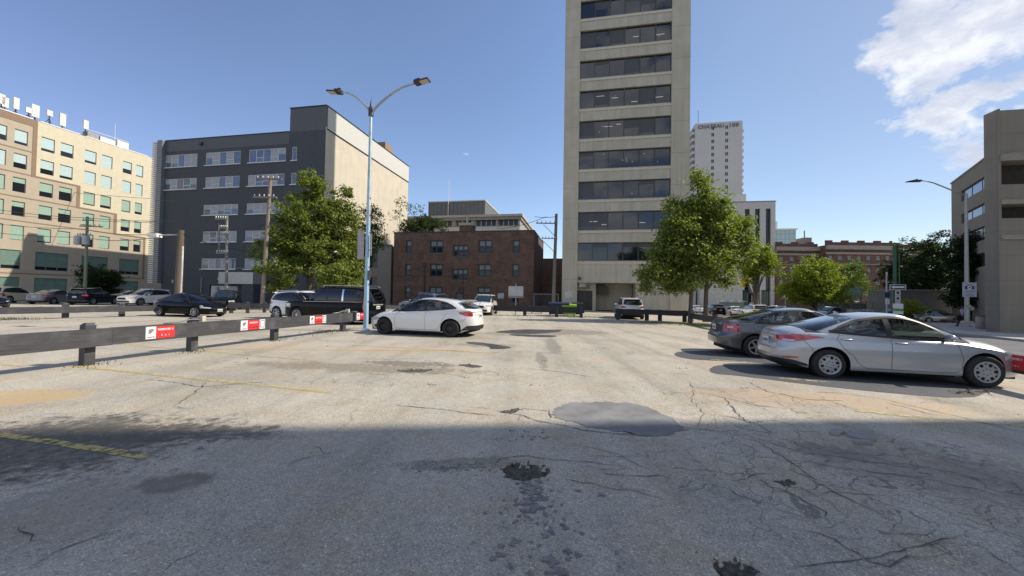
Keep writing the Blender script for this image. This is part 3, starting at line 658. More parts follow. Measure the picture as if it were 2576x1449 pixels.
aw = MB(); aw.box(ax0, ax1+.4, -1.6, -.02, 2.55, 4.1); aw.build('canopy', mat('metal_canopy', (0.42,0.41,0.40), 0.35, .3, var=.05), db)
aw = MB(); aw.box(ax0+3.6, ax1+.4, -1.5, -.05, 0, 2.5); aw.build('porch', DG, db)
MB().box(ax0+2.5, ax0+3.9, .12, .17, 0, 2.25).build('door', DST, db)
pp = MB(); pp.tube([(gx0-1.2,-.2,0),(gx0-1.2,-.2,3.4),(gx0-.9,-.2,3.5)], .05, 6); pp.tube([(ax0+1,-.1,4.7),(ax1+1,-.1,4.75)], .05, 6); pp.box(gx0+1.6,gx0+1.9,-.3,0,3.1,3.4); pp.build('pipe', STL, db)
# louvre screen at the left edge
ls = MB(); lw = DF.hit(388, 500)[0]
zlb = DF.hit(390, 712)[1]; zlt = DF.hit(395, 357)[1]
ls.box(lw+.9, xl-.02, -.5, 1.5, zlb, zlt)
ls.build('louvre_screen', panelmat('louvre_metal', (0.22,0.24,0.27), 50, 0.3, gap=0.05, dark=.2, rough=.4), db)
ls = MB(); z = zlb
while z < zlt-.1: ls.box(lw, lw+.89, -.5, 1.2, z, z+.15); z += .3
ls.build('louvre_slats', mat('white_slat', (0.62,0.63,0.62), .4, var=.02), db)
# --- brick walk-up
BF = Face(988, 52, -10.8)
bb = thing('apartment_building', 'three-storey brown brick apartment block with dark window frames and a flat roof', 'building', BF.o, BF.a)
BRICK = brickmat('brown_brickwork', (0.165,0.09,0.06), (0.09,0.05,0.037), (0.13,0.105,0.088)); DBR = mat('dark_frame', (0.022,0.03,0.036), .5, var=.05)
bw = BF.hit(1343, 650)[0]; bz = BF.hit(1150, 584)[1]
q = lambda a, b, c, d: BF.win(862.6+a/4.123, 479.2+b/4.123, 862.6+c/4.123, 479.2+d/4.123)
WPX = [[(655,515,718,650),(903,515,1042,650),(1143,565,1302,685),(1407,512,1550,650),(1762,512,1835,650)],[(648,760,710,888),(903,760,1035,892),(1137,812,1297,927),(1402,762,1540,895),(1757,762,1828,898)],[(642,993,705,1125),(893,998,1028,1125),(1397,1003,1535,1120),(1747,1050,1825,1165)]]
bops = []
for r in WPX:
    for o in r: w = q(*o); bops.append((w[0], w[1], w[2], w[3], o[2]-o[0]))
dr = q(1167,1060,1250,1185); dr = (dr[0], dr[1], 0.0, dr[3])
m = MB(); wall_open(m, 0, bw, 0, bz, [o[:4] for o in bops]+[dr], 0.15); shell(m, 0, bw, 11.5, bz); m.build('wall', BRICK, bb)
SHADE = mat('roller_blind', (0.15,0.18,0.17), .5, spec=.7, var=.08)
for i, o in enumerate(bops):
    n = 1 if o[4] < 90 else (3 if o[4] == 159 or o[4] == 160 else 2)
    w_ = window(bb, o, 0.15, DBR, blind_pane(DKG, SHADE, [0.42,0.47,0.40,0.5][i % 4]), cols=n, split=0.5, fw=0.17)
    MB().box(-.1, o[1]-o[0]+.1, -.14, .03, -.14, -.01).build('sill', mat('grey_sill',(0.12,0.115,0.11)), w_)
d_ = MB().box(dr[0]+.1, dr[1]-.1, .08, .13, 0, dr[3]-.1).build('door', mat('grey_door',(0.12,0.12,0.13)), bb); MB().box(dr[1]-.3, dr[1]-.22, .02, .08, 1.0, 1.15).build('handle', STL, d_)
m = MB(); m.box(-.04, bw+.04, -.05, .25, bz, bz+.14); m.box(-.04,.25,.25,11.5,bz,bz+.14); m.box(bw-.25,bw+.04,.25,11.5,bz,bz+.14); m.build('parapet_cap', mat('black_metal',(0.02,0.02,0.022),.4), bb)
cx0, cx1 = BF.hit(1150,600)[0], BF.hit(1184,600)[0]
c_ = MB().box(cx0, cx1, .8, 2.2, bz, bz+1.05).build('chimney', BRICK, bb); MB().box(cx0-.1, cx1+.1, .7, 2.3, bz+1.05, bz+1.4).build('chimney_cap', mat('stone_cap',(0.36,0.34,0.3)), c_); MB().box((cx0+cx1)/2-.15,(cx0+cx1)/2+.1,1.3,1.6,bz+1.4,bz+2.6).build('flue', mat('stone_cap',(0.36,0.34,0.3)), c_)
xx = BF.hit(1067,740)[0]; m = MB(); m.tube([(xx,-.08,0),(xx,-.08,5.6)], .1, 6); m.tube([(0,-.05,4.1),(xx+5.5,-.05,4.1),(xx+5.6,-.05,0)], .03, 5); m.box(xx-.25,xx+.2,-.2,0,5.4,5.9); m.build('downpipe', mat('dark_pipe',(0.05,0.04,0.035),.6), bb)
sx = q(1607,1065,1670,1120); s_ = MB().box(sx[0], sx[1], -.04, -.002, sx[2], sx[3]).build('notice_board', mat('notice_white',(0.42,0.44,0.46),.5), bb)
lx_ = q(1197,1010,1222,1040); MB().box(lx_[0], lx_[1], -.15, 0, lx_[2], lx_[3]).build('lamp', DST, bb)
# lower brick wing behind, right
BW = Face(1368, 66, -10.8); w = thing('brick_wing', 'low dark brick building in the gap left of the tall tower', 'building', BW.o, BW.a)
x9, z9 = BW.hit(1403, 652); MB().box(-2, x9+1.5, 0, 8, 0, z9).build('wall', BRICK, w); MB().box(-2.05, x9+1.55, -.05, .2, z9, z9+.12).build('parapet_cap', DST, w)
# grey stucco building left of the brick block
GF = Face(862, 54.5, -10.8); gb = thing('low_building', 'grey stucco two-storey building wedged between the big tree and the brick block', 'building', GF.o, GF.a)
gw, gz = GF.hit(985, 618); GS = mat('grey_stucco', (0.20,0.19,0.175), .9, var=.06)
q2 = lambda a, b, c, d: GF.win(862.6+a/4.123, 479.2+b/4.123, 862.6+c/4.123, 479.2+d/4.123)
go = [q2(140,600,362,805), q2(170,895,357,985), q2(20,640,110,790)]
m = MB(); wall_open(m, -2, gw, 0, gz, go, .15); shell(m, -2, gw, 9, gz); m.build('wall', GS, gb)
for o in go: window(gb, o, .15, FRM, plain_pane(DKG), cols=2, fw=.06)
MB().box(-2.05, gw+.05, -.06, .2, gz, gz+.15).build('parapet_cap', DST, gb)
# modern office behind the brick block
MF = Face(1078, 76, -10.8); mo = thing('office_building', 'flat-roofed concrete office with a grey rooftop plant room behind the brick block', 'building', MF.o, MF.a)
q3 = lambda a, b, c, d: MF.win(862.6+a/4.123, 479.2+b/4.123, 862.6+c/4.123, 479.2+d/4.123)
mx, mz = MF.hit(1308, 539); mo_ops = []
_, zt_ = MF.hit(1200, 479.2+303/4.123); _, zb_ = MF.hit(1200, 479.2+374/4.123)
for a, b in [(800,880),(900,980),(1020,1130),(1170,1230),(1250,1335),(1375,1590),(1610,1820)]:
    xa, _ = MF.hit(862.6+a/4.123, 560); xb, _ = MF.hit(862.6+b/4.123, 560); mo_ops.append((xa, xb, zb_, zt_))
for k in (1,2,3):
    for i in range(6): mo_ops.append((mx-3.4-3.3*i, mx-.6-3.3*i, zb_-3.5*k, zt_-3.5*k))
CON = mat('grey_concrete', (0.30,0.285,0.26), .9, var=.08, vscale=.8, streak=.3)
m = MB(); wall_open(m, -9, mx, 0, mz-1.0, mo_ops, .4); shell(m, -9, mx, 24, mz-1.0); m.build('wall', CON, mo)
for o in mo_ops: window(mo, o, .4, mat('pale_mullion',(0.45,0.44,0.42),.6), plain_pane(DKG), cols=max(2,int((o[1]-o[0])/.9)), fw=.14)
MB().box(-9.6, mx+.6, -.6, 24.5, mz-.45, mz).build('roof_slab', mat('pale_slab',(0.42,0.40,0.36)), mo)
MB().box(-9.3, mx+.3, -.3, 24.2, mz-1.0, mz-.45).build('fascia', CON, mo)
sb = MB(); sb.box(-9, mx, -.06, -.003, zb_-1.5, zb_-.1); sb.build('spandrel', mat('white_spandrel',(0.55,0.53,0.49)), mo)
px0, pz1 = MF.hit(862.6+888/4.123, 479.2+125/4.123, 3.5); px1, _ = MF.hit(862.6+1475/4.123, 520, 3.5)
MB().box(px0, px1, 3.5, 20, mz, pz1).build('plant_room', panelmat('ribbed_metal', (0.125,0.13,0.13), 0.9, 50, gap=.06, dark=.4), mo)
MB().box(px0-.1, px1+.1, 3.4, 20.1, pz1, pz1+.2).build('plant_room_cap', PALET, mo)
MB().tube([(px0+4.6,3.2,mz),(px0+4.6,3.2,pz1+4.5)], .07, 5).build('mast', WH, mo)
# --- the tower
KF = Face(1413, 44, -10.6)
kw = KF.hit(1736, 300)[0]; ksx0 = KF.hit(1457, 330)[0]; ksx1 = KF.hit(1689, 330)[0]
kt = thing('tower_block', 'tall slim concrete office tower with dark ribbon windows and the number 305 by its door', 'tower', KF.o, KF.a)
TC = mat('tower_concrete', (0.46,0.435,0.36), .9, var=.12, vscale=.5, streak=.55, bump=.08); TC2 = panelmat('tower_pier', (0.475,0.44,0.355), 60, 3.6, gap=.025, dark=.6, var=.09, rough=.9)
NF = 17; H = 3.28+3.6*NF+1; kd = 9.5
_, zs0 = KF.hit(1560, 654); _, zs1 = KF.hit(1560, 611)
zf = 3.28
k = MB(); e0 = KF.hit(1447,760)[0]; e1 = KF.hit(1600,760)[0]
k.box(0, ksx0, 0, kd, 0, H); k.box(ksx1, kw, 0, kd, 0, H); k.build('pier', TC2, kt)
k = MB(); zz = zf; 
strips = []
for i in range(NF):
    a = zs0-.08+3.6*i; b = zs1+.10+3.6*i; 
    if i == 0: k.box(ksx0, ksx1, .12, 1.5, zf, a)
    else: k.box(ksx0, ksx1, .12, 1.5, b-3.6, a)
    strips.append((a, b))
k.box(ksx0, ksx1, .12, 1.5, strips[-1][1], H); k.box(ksx0, ksx1, 1.5, kd, zf, H-.1); k.build('spandrel', TC, kt)
k = MB()
for a, b in strips: k.box(ksx0+.003, ksx1-.003, .04, .16, a-.36, a-.12)
k.build('ledge', mat('ledge_concrete', (0.56,0.52,0.43), .9, var=.05), kt)
TG = glassmat('tower_glass', (0.010,0.014,0.022), .03, 0.9); BRZ = mat('bronze_mullion', (0.075,0.06,0.05), .5, .2, var=.05)
LIT = mat('ceiling_lamp', (0.5,0.5,0.48), emit=((1,1,.95), .3)); DULLB = mat('office_blind', (0.045,0.05,0.055), .3)
sw_ = ksx1-ksx0
for i, (a, b) in enumerate(strips):
    f = MB(); 
    for j in range(7): f.box(sw_*j/6-.05 if j else 0, sw_*j/6+.05 if j < 6 else sw_, -.1, .02, .08, b-a-.08)
    f.box(0, sw_, -.1, .02, 0, .08); f.box(0, sw_, -.1, .02, b-a-.08, b-a)
    w_ = f.build('ribbon_window', BRZ, kt, loc=(ksx0, .40, a)); g = MB(); g.quad((0,0,0),(sw_,0,0),(sw_,0,b-a),(0,0,b-a)); g.build('pane', TG, w_, fix=False)
    for j in range(6):
        if random.Random(i*7+j).random() < .33:
            hb = (b-a)*random.Random(i*5+j).choice([.25,.5,.8]); MB().quad_xz(sw_*j/6+.08, sw_*(j+1)/6-.08, -.006, b-a-hb, b-a-.09).build('blind', DULLB, w_, fix=False)
    # rooms behind: ceiling lamps seen through the glass are modelled on the pane plane's room side
    r2 = random.Random(i*3+1); l = MB()
    n = {5:5, 4:5, 3:7, 7:4, 2:2, 1:3}.get(i, 0)
    for _ in range(n):
        x = r2.uniform(.8, sw_-1.4); z = r2.uniform(.5, b-a-.35)
        l = MB(); l.box(x, x+(.09 if (i in (3, 9, 2) or r2.random() < .3) else r2.uniform(.5,1.0)), -.012, -.004, z, z+.045); l.build('ceiling_light', LIT, w_)
MB().box(.02, kw-.02, kd+.003, kd+15, -1, 12.5).build('shade_block', TC, kt)  # unseen block added behind the tower to keep sun off the brick side
# ground floor of the tower
k = MB(); k.box(e1, ksx1, .3, 3, 0, zf-.002); k.box(ksx0, e1, 3.6, kd, 0, zf-.002); k.build('ground_wall', TC, kt)
ex = KF.hit(1500,760)[0]; d0 = KF.hit(1450,760)[0]; d1 = KF.hit(1491,760)[0]
k = MB(); wall_open(k, ksx0, ex, 0, zf-.01, [(d0+.05, d1, 0, 2.35)], .25, y=1.3); k.quad((ex,1.3,0),(ex,3.6,0),(ex,3.6,zf-.01),(ex,1.3,zf-.01)); k.build('entrance_wall', TC, kt)
dd = MB().box(d0+.05, d1, 1.48, 1.54, 0, 2.35).build('door', mat('black_door',(0.012,0.012,0.013),.3), kt)
k = MB(); dm = (d0+d1)/2; k.box(dm-.05, dm+.05, 1.44, 1.478, 0, 2.3); k.box(d0+.05, d1, 1.44, 1.478, 2.25, 2.35); k.box(dm+.15, dm+.2, 1.42, 1.46, .9, 1.3); k.build('door_frame', DST, dd)
textmesh('house_number', '305', .62, mat('number_metal',(0.035,0.035,0.03),.4), kt, ((d0+d1)/2+.2, 1.29, 2.72), ext=.01)
lf = MB().box(ksx0+.2, ksx0+1.0, .5, 1.1, zf-.5, zf-.004).build('wall_lamp', mat('lamp_box',(0.45,0.45,0.42)), kt)
hx = KF.hit(1517,720)[0]; k = MB(); k.box(hx-.55, hx+.7, 2.6, 3.3, 2.1, 3.0); k.box(hx-.75, hx+.9, 2.55, 3.35, 1.95, 2.08); k.build('unit_heater', mat('dark_unit',(0.10,0.095,0.07),.6), kt)
k = MB(); k.box(ksx0+.1, ksx0+.45, -.15, .1, zf+.35, zf+.6); k.build('floodlight', DST, kt)
nx = KF.hit(1431,745)[0]; k = MB(); k.box(nx-.45, nx+.45, -.02, -.002, 1.45, 2.2); k.build('notice_board', mat('notice_white2',(0.55,0.55,0.55),.5), kt)
# --- Far white residential tower with rooftop lettering
CF = Face(1746, 160, -11.5); ct = thing('tower_block', 'distant white apartment tower with CHATEAU 100 lettering and rounded side balconies', 'tower', CF.o, CF.a)
cw, cz = CF.hit(1868, 303); WT = mat('white_concrete', (0.50,0.49,0.47), .9, var=.03, vscale=.1)
cops = []
fh = 2.83
for j in range(26):
    zt = CF.hit(1790, 318+16.65*j)[1]
    if zt < 4: break
    for a in (1789.4, 1793.0, 1824.3, 1828.2):
        xa = CF.hit(a, 400)[0]; cops.append((xa, xa+.48, zt-1.5, zt))
k = MB(); wall_open(k, 0, cw, 0, cz, cops, .3); shell(k, 0, cw, 26, cz); k.build('wall', WT, ct)
for o in cops: window(ct, o, .3, DST, plain_pane(DKG), fw=.03)
for j in range(26):
    z = cz-3.2-2.83*j
    for sx_, nm in ((-.9, 'balcony'), (cw, 'balcony')):
        k = MB(); 
        if sx_ < 0: k.box(-1.3, -.01, 0.4, 6, z-1.3, z-.1)
        else: k.box(cw+.01, cw+.9, 1.0, 5, z-1.3, z-.2)
        k.build('balcony', WT, ct)
MB().box(-.9, -.01, .8, 14, 0, cz-2).build('recess', mat('balcony_grey',(0.2,0.2,0.2)), ct)
for tx, fx_ in (('CHATEAU', .335), ('100', .815)): textmesh('sign_lettering', tx, 2.15 if tx[0] == 'C' else 2.3, mat('sign_grey',(0.13,0.14,0.14),.6), ct, (cw*fx_, -.12, cz-1.75), ext=.1, space=1.08 if tx[0] == 'C' else 1.2, bold=.05)
MB().tube([(2,3,cz),(2,3,cz+7)], .12, 5).build('mast', STL, ct)
# --- white commercial building with vertical slots
VF = Face(1852, 100, -9.5); vb = thing('office_building', 'white stone-clad office block with tall dark vertical window slots and shops below', 'building', VF.o, VF.a)
vw, vz = VF.hit(1951, 507); vops = []
zt = VF.hit(1900, 274.8+1135/4.535)[1]; zbm = VF.hit(1940, (1050+410/4.293)/1.565)[1]
for a, b in ((1873.4,1886),(1899.5,1912),(1926.6,1939)): vops.append((VF.hit(a,600)[0], VF.hit(b,600)[0], zbm, zt))
so_ = [(VF.hit(a,755)[0], VF.hit(b,755)[0], 0, 4.2) for a, b in ((1868,1888),(1893,1912),(1915,1938))]
k = MB(); wall_open(k, -9, vw, 0, vz, vops+so_, .6); shell(k, -9, vw, 30, vz); k.build('wall', panelmat('white_stone', (0.50,0.485,0.46), 1.4, 1.4, gap=.03, dark=.7, var=.03), vb)
for o in vops: window(vb, o, .6, BRZ, plain_pane(DKG), fw=.05)
for o in so_: window(vb, o, .6, BRZ, plain_pane(mat('shop_glass',(0.05,0.09,0.08),.1)), cols=3, fw=.12)
MB().box(-4, vw*.42, 4, 16, vz, vz+3.3).build('plant_room', PALET, vb); MB().box(-9.1, vw+.1, -.1, .4, vz, vz+.25).build('parapet_cap', FRM, vb)
# white lower building under the near tree, left of the slots (ground floor shops)
SF = Face(1741, 104, -9.5); sh = thing('shop_building', 'pale two-storey shop front half hidden behind the right-hand tree trunks', 'building', SF.o, SF.a)
sw2, sz2 = SF.hit(1864, 700); sop = [(a, a+4.6, 0, 3.6) for a in (1.0, 6.4, 11.2)]
k = MB(); wall_open(k, 0, min(sw2, 12.8+3), 0, sz2, sop[:2], .5); shell(k, 0, min(sw2, 15.8), 10, sz2); k.build('wall', panelmat('white_stone2', (0.50,0.485,0.46), 1.4, 1.4, gap=.03, dark=.7, var=.03), sh)
for o in sop[:2]: window(sh, o, .5, BRZ, plain_pane(mat('shop_glass',(0.05,0.09,0.08),.1)), cols=3, fw=.12)
# pale blue glass tower far behind
p = D(1975, 600, 210); g_ = thing('glass_tower', 'small pale glass tower top peeking over the red brick block', 'tower', (p.x,p.y,0), R(-10))
zt = D(1975, 578, 210).z; MB().box(-7, 5.5, 0, 12, 0, zt).build('curtain_wall', panelmat('pale_glass', (0.33,0.45,0.48), 2.2, 3.0, gap=.18, dark=.6, rough=.2), g_); MB().box(-7.4, 6.2, -.5, 12.5, zt, zt+.7).build('roof_slab', WH, g_); MB().box(-8.5, -3.5, 1, 10, zt+.7, zt+5).build('plant_room', WH, g_)
# --- red brick apartment block
AF = Face(1952, 98, -2.0); ab = thing('apartment_building', 'long old red brick apartment block with stone cornice and stepped parapet behind the trees', 'building', AF.o, AF.a)
RB = brickmat('red_brickwork', (0.135,0.062,0.05), (0.10,0.046,0.038), (0.12,0.09,0.08)); STONE = mat('weathered_stone', (0.27,0.25,0.22), .9, var=.08)
fp = lambda px, py: AF.hit(px, py)
bays = [(1952,2058,0.0),(2058,2222,-2.5),(2222,2345,1.5)]
for (pa, pb, off) in bays:
    xa, xb = fp(pa,700)[0], fp(pb,700)[0]; z1 = fp((pa+pb)/2, 612)[1]
    ops = []; n = max(3, int((xb-xa)/2.3))
    for kk in range(5):
        for i in range(n):
            x = xa+(i+.5)*(xb-xa)/n; z = z1-3.6-3.1*kk
            if z-1.9 > 0.2: ops.append((x-.5, x+.5, z-1.8, z))
    k = MB(); wall_open(k, xa, xb, 0, z1-.9, ops, .2, y=off); 
    k.quad((xa,off,-2),(xa,14,-2),(xa,14,z1-.9),(xa,off,z1-.9)); k.quad((xb,off,-2),(xb,14,-2),(xb,14,z1-.9),(xb,off,z1-.9)); k.quad((xa,off,z1-.9),(xb,off,z1-.9),(xb,14,z1-.9),(xa,14,z1-.9)); k.build('wall', RB, ab)
    k = MB(); k.box(xa+.05, xb-.05, off+.05, off+.4, z1-.9, z1-.1)
    for i in range(int((xb-xa)/4)+1): x = xa+.1+i*4; k.box(x, min(x+1.6, xb-.05), off+.02, off+.5, z1-.1, z1+.35)
    k.build('parapet', RB, ab)
    k = MB(); k.box(xa-.1, xb+.1, off-.7, off-.003, z1-2.0, z1-1.0); k.box(xa-.05, xb+.05, off-.2, off-.003, z1-3.2, z1-2.7); k.box(xa-.05, xb+.05, off-.12, off-.003, z1-5.8, z1-5.6); k.box(xa-.05, xb+.05, off-.12, off-.003, 3.2, 3.5); k.build('cornice', STONE, ab)
    for o in ops: 
        w_ = window(ab, o, .2, mat('pale_sash',(0.4,0.39,0.36)), blind_pane(DKG, SHADE, .5), split=.5, fw=.09, y=off); MB().box(-.15, 1.15, -.1, .0, -.2, -.01).box(-.15, 1.15, -.1, .0, 1.81, 2.0).build('sill', STONE, w_)
# roof lantern
xx, zz = fp(2048, 606); k = MB(); k.box(xx-1.2, xx+.9, 2, 5, zz-.5, zz+1.2); k.tube([(xx-.3,3,zz+1),(xx-.3,3,zz+3.2)], .15, 6); k.build('roof_lantern', STONE, ab)
# entrance stone bay
xx, _ = fp(2215, 740); k = MB(); k.box(xx-1.5, xx+3, -.9, 1.4, -2, 4.4); k.build('stone_porch', STONE, ab); MB().box(xx-.2, xx+1.6, -.96, -.905, 0, 3).build('door', DKG, ab)
# --- pale wall / low building behind the dark trees, right
RF = Face(2265, 58, -6); rw = thing('low_building', 'low pale rendered building behind the dark shade trees on the right', 'building', RF.o, RF.a)
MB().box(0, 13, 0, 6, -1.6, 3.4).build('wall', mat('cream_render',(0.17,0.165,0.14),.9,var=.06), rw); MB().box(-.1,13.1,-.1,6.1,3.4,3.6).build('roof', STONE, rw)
# --- right: concrete parkade and offices
PF = Face(2519, 23.5, -10.6); pk = thing('parking_garage', 'raw concrete parking garage with deep dark openings at the right edge', 'building', PF.o, PF.a)
PCON = panelmat('board_concrete', (0.245,0.225,0.19), 4.2, 1.55, gap=.02, dark=.75, var=.08, rough=.9)
ph_ = 13.9
_, o1t = PF.hit(2522, (400+620/2.634)/1.565); _, o1b = PF.hit(2522, (400+860/2.634)/1.565); _, o2t = PF.hit(2522, (400+1068/2.634)/1.565); _, o2b = PF.hit(2522, (400+1210/2.634)/1.565); _, o3t = PF.hit(2522, (900+120/3.22)/1.565)
k = MB()
pops = [(.06, 22, o1b, o1t), (.06, 22, o2b, o2t)]
wall_open(k, .02, 22, 0, ph_, pops, .9)
k.quad((22,0,0),(22,20,0),(22,20,ph_),(22,0,ph_)); k.quad((18,20,0),(22,20,0),(22,20,ph_),(18,20,ph_)); k.quad((.02,.9,-1),(18,20,-1),(18,20,ph_),(.02,.9,ph_)); k.poly([(.02,0,ph_),(22,0,ph_),(22,20,ph_),(18,20,ph_),(.02,.9,ph_)])
k.build('wall', PCON, pk)
k = MB(); k.box(.5, 21.9, .9, 1.0, o1b-.2, o1t+.3); k.box(.5, 21.9, .9, 1.0, o2b-.2, o2t+.3); k.build('shade_backing', mat('opening_shade',(0.05,0.045,0.04),.9), pk)  # dark upright sheets stand in for the shade inside the openings
k = MB(); k.box(-.02, 22, -.1, -.003, o1t+.02, o1t+.45); k.box(-.02, 22, -.1, -.003, o2t+.02, o2t+.3); k.box(-.02, 22, -.1, -.003, o3t-.1, o3t+.2); k.box(.4, 22, -.06, -.003, ph_-2.8, ph_-2.74); k.build('ledge', mat('ledge_concrete2',(0.30,0.28,0.24),.9,var=.06), pk)
k = MB(); k.box(-.09, .015, -.02, .86, -.8, ph_+.1); k.build('corner_pier', PCON, pk)
MB().box(1.6, 2.8, -.1, -.004, 2.1, 2.3).build('blue_sign', mat('navy_sign',(0.02,0.03,0.10),.5), pk)
# offices further up the street
QF = Face(2490, 49, 79.4+180); 
qo = D(2395, HOR, 56); q1 = D(2497, HOR, 44.5); dxy = (Vector((q1.x,q1.y,0))-Vector((qo.x,qo.y,0))); qa = math.atan2(dxy.y, dxy.x); qlen = dxy.length
QF.o = Vector((qo.x,qo.y,0)); QF.a = qa; QF.dx = dxy.normalized(); QF.n = Vector((-QF.dx.y, QF.dx.x, 0))
qb = thing('office_building', 'brown-grey office block with blue ribbon windows beside the concrete garage', 'building', QF.o, qa)
_, qz = QF.hit(2396, 461); _, w1t = QF.hit(2440, (400+872/2.634)/1.565); _, w1b = QF.hit(2440, (400+990/2.634)/1.565); _, w2t = QF.hit(2440, (400+1125/2.634)/1.565); _, w2b = QF.hit(2440, (400+1228/2.634)/1.565)
dz = w1t-w2t; xa = QF.hit(2417, 480)[0]; qo2 = []
for j, (a, b) in enumerate(((w1b,w1t),(w2b,w2t),(w2b-dz,w2t-dz+.4),(w2b-2*dz,w2t-2*dz+.4))): qo2.append((xa, qlen-.05, a, b))
k = MB(); wall_open(k, 0, qlen, 0, qz, qo2, .25); k.quad((0,0,-1.6),(0,16,-1.6),(0,16,qz),(0,0,qz)); k.quad((0,0,qz),(qlen,0,qz),(qlen,16,qz),(0,16,qz)); k.build('wall', mat('brown_concrete',(0.235,0.205,0.165),.9,var=.05,vscale=.5), qb)
for i, o in enumerate(qo2): window(qb, o, .25, DST, plain_pane(glassmat('sky_glass',(0.09,0.15,0.30),.06,.9)) if i < 2 else plain_pane(DKG), cols=3, fw=.16)
MB().box(-.1, qlen, -.1, .3, qz, qz+.2).build('parapet_cap', STONE, qb)
# --- office slab behind the viewer's right shoulder: its shadow lies over the near ground
ob = thing('office_slab', 'tall office slab across the street outside the frame that shades the near asphalt', 'building', (31.0, 4.75+31*math.tan(SUN_AZ), 0), R(-4))
nf = 14; k = MB()
sops = [(x, x+1.6, 1.2+3.5*f_, 3.0+3.5*f_) for f_ in range(0)]
k.box(0, 34, -46, 0, 0, 3.5*nf); k.build('wall', TC, ob)
for f_ in range(nf): MB().box(-.05, .0, -45, -1, 1.2+3.5*f_, 3.0+3.5*f_).build('ribbon_window', TG, ob)
# ------------------------------------------------------------------ barriers
BW_ = None
def timber(name, col):
    m = bpy.data.materials.new(name); m.use_nodes = True; nt = m.node_tree; b = nt.nodes['Principled BSDF']; b.inputs['Roughness'].default_value = 0.6
    t = N(nt, 'ShaderNodeTexCoord'); mp = N(nt, 'ShaderNodeMapping'); mp.inputs['Scale'].default_value = (0.7, 9, 9); L_(nt, t.outputs['Object'], mp.inputs[0])
    n = N(nt, 'ShaderNodeTexNoise', Scale=2.5, Detail=8.0, Roughness=0.7); L_(nt, mp.outputs[0], n.inputs['Vector'])
    n2 = N(nt, 'ShaderNodeTexNoise', Scale=3.0, Detail=6.0); L_(nt, t.outputs['Object'], n2.inputs['Vector'])
    c = ramp(nt, n.outputs['Fac'], [(0.3, tuple(x*.55 for x in col)), (0.55, col), (0.75, tuple(x*1.6 for x in col))])
    c = mixc(nt, ramp(nt, n2.outputs['Fac'], [(0.52, 0.0), (0.62, 0.35), (0.75, 0.85)]), c, tuple(x*1.9 for x in col))
    L_(nt, c, b.inputs['Base Color']); bp = N(nt, 'ShaderNodeBump', Strength=0.5, Distance=0.01); L_(nt, n.outputs['Fac'], bp.inputs['Height']); L_(nt, bp.outputs[0], b.inputs['Normal']); return m
TIM = timber('black_stained_timber', (0.055,0.056,0.062)); TIM_UNLIT = timber('unlit_black_timber', (0.016,0.0165,0.019));  # second one is the same timber, colour darkened for rails with unlit faces
RUST = mat('rusty_bolt', (0.06,0.04,0.03), .7)
def beam(pts, posts, label, z0=.40, z1=.77, th=.12, pw=.175, group='timber barrier rails around the lot', side=1, post_top=.12, name='timber_barrier', caps=True, tm=None):
    tm = tm or TIM
    """pts: ground points of the beam line; posts: ground points"""
    pts = [Vector((p[0],p[1],0)) for p in pts]; o = pts[0]; d = (pts[-1]-o).normalized(); a = math.atan2(d.y, d.x)
    t = thing(name, label, 'barrier', (o.x, o.y, G(o.x, o.y)), a, group)
    iv = Matrix.Rotation(-a, 3, 'Z'); Lp = [iv @ (p-o) for p in pts]
    for u, v in zip(Lp, Lp[1:]):
        dd = (v-u).normalized(); n = Vector((dd.y,-dd.x,0))*side; k = MB()
        ln = (v-u).length; nseg = max(1, round(ln/2.75))
        for i in range(nseg):
            s = u+dd*(ln*i/nseg+(.004 if i else 0)); e = u+dd*(ln*(i+1)/nseg); j = random.uniform(-.008,.008)
            k.prism([s+n*.02+Vector((0,0,z0+j)), s+n*(.02+th)+Vector((0,0,z0+j)), s+n*(.02+th)+Vector((0,0,z1+j)), s+n*.02+Vector((0,0,z1+j))], e-s)
        r = k.build('rail', tm, t)
    for p in posts:
        q_ = iv @ (Vector((p[0],p[1],0))-o); k = MB(); h = z1+post_top
        k.prism([(q_.x-pw/2, q_.y-pw/2*1.0+(.0 if side<0 else 0), 0),(q_.x+pw/2,q_.y-pw/2,0),(q_.x+pw/2,q_.y+pw/2,0),(q_.x-pw/2,q_.y+pw/2,0)], (0,0,h-.05))
        k.prism([(q_.x-pw/2, q_.y-pw/2, h-.049),(q_.x-pw/2,q_.y+pw/2,h-.049),(q_.x-pw/2+.03,q_.y+pw/2-.05,h),(q_.x-pw/2+.03,q_.y-pw/2+.03,h)], (pw-.03,0,0))
        k.build('post', tm, t)
        b = MB()
        for bx in (-.16,.16):
            for bz in (z0+.08, z1-.08): b.lathe([(0,-.012),(.016,-.012),(.018,0)], 8, 'Y', (q_.x+bx, q_.y-side*(pw/2+.02+th)-.0, bz))
        if pw > .2: b.build('bolt', RUST, t)
    return t, o, a
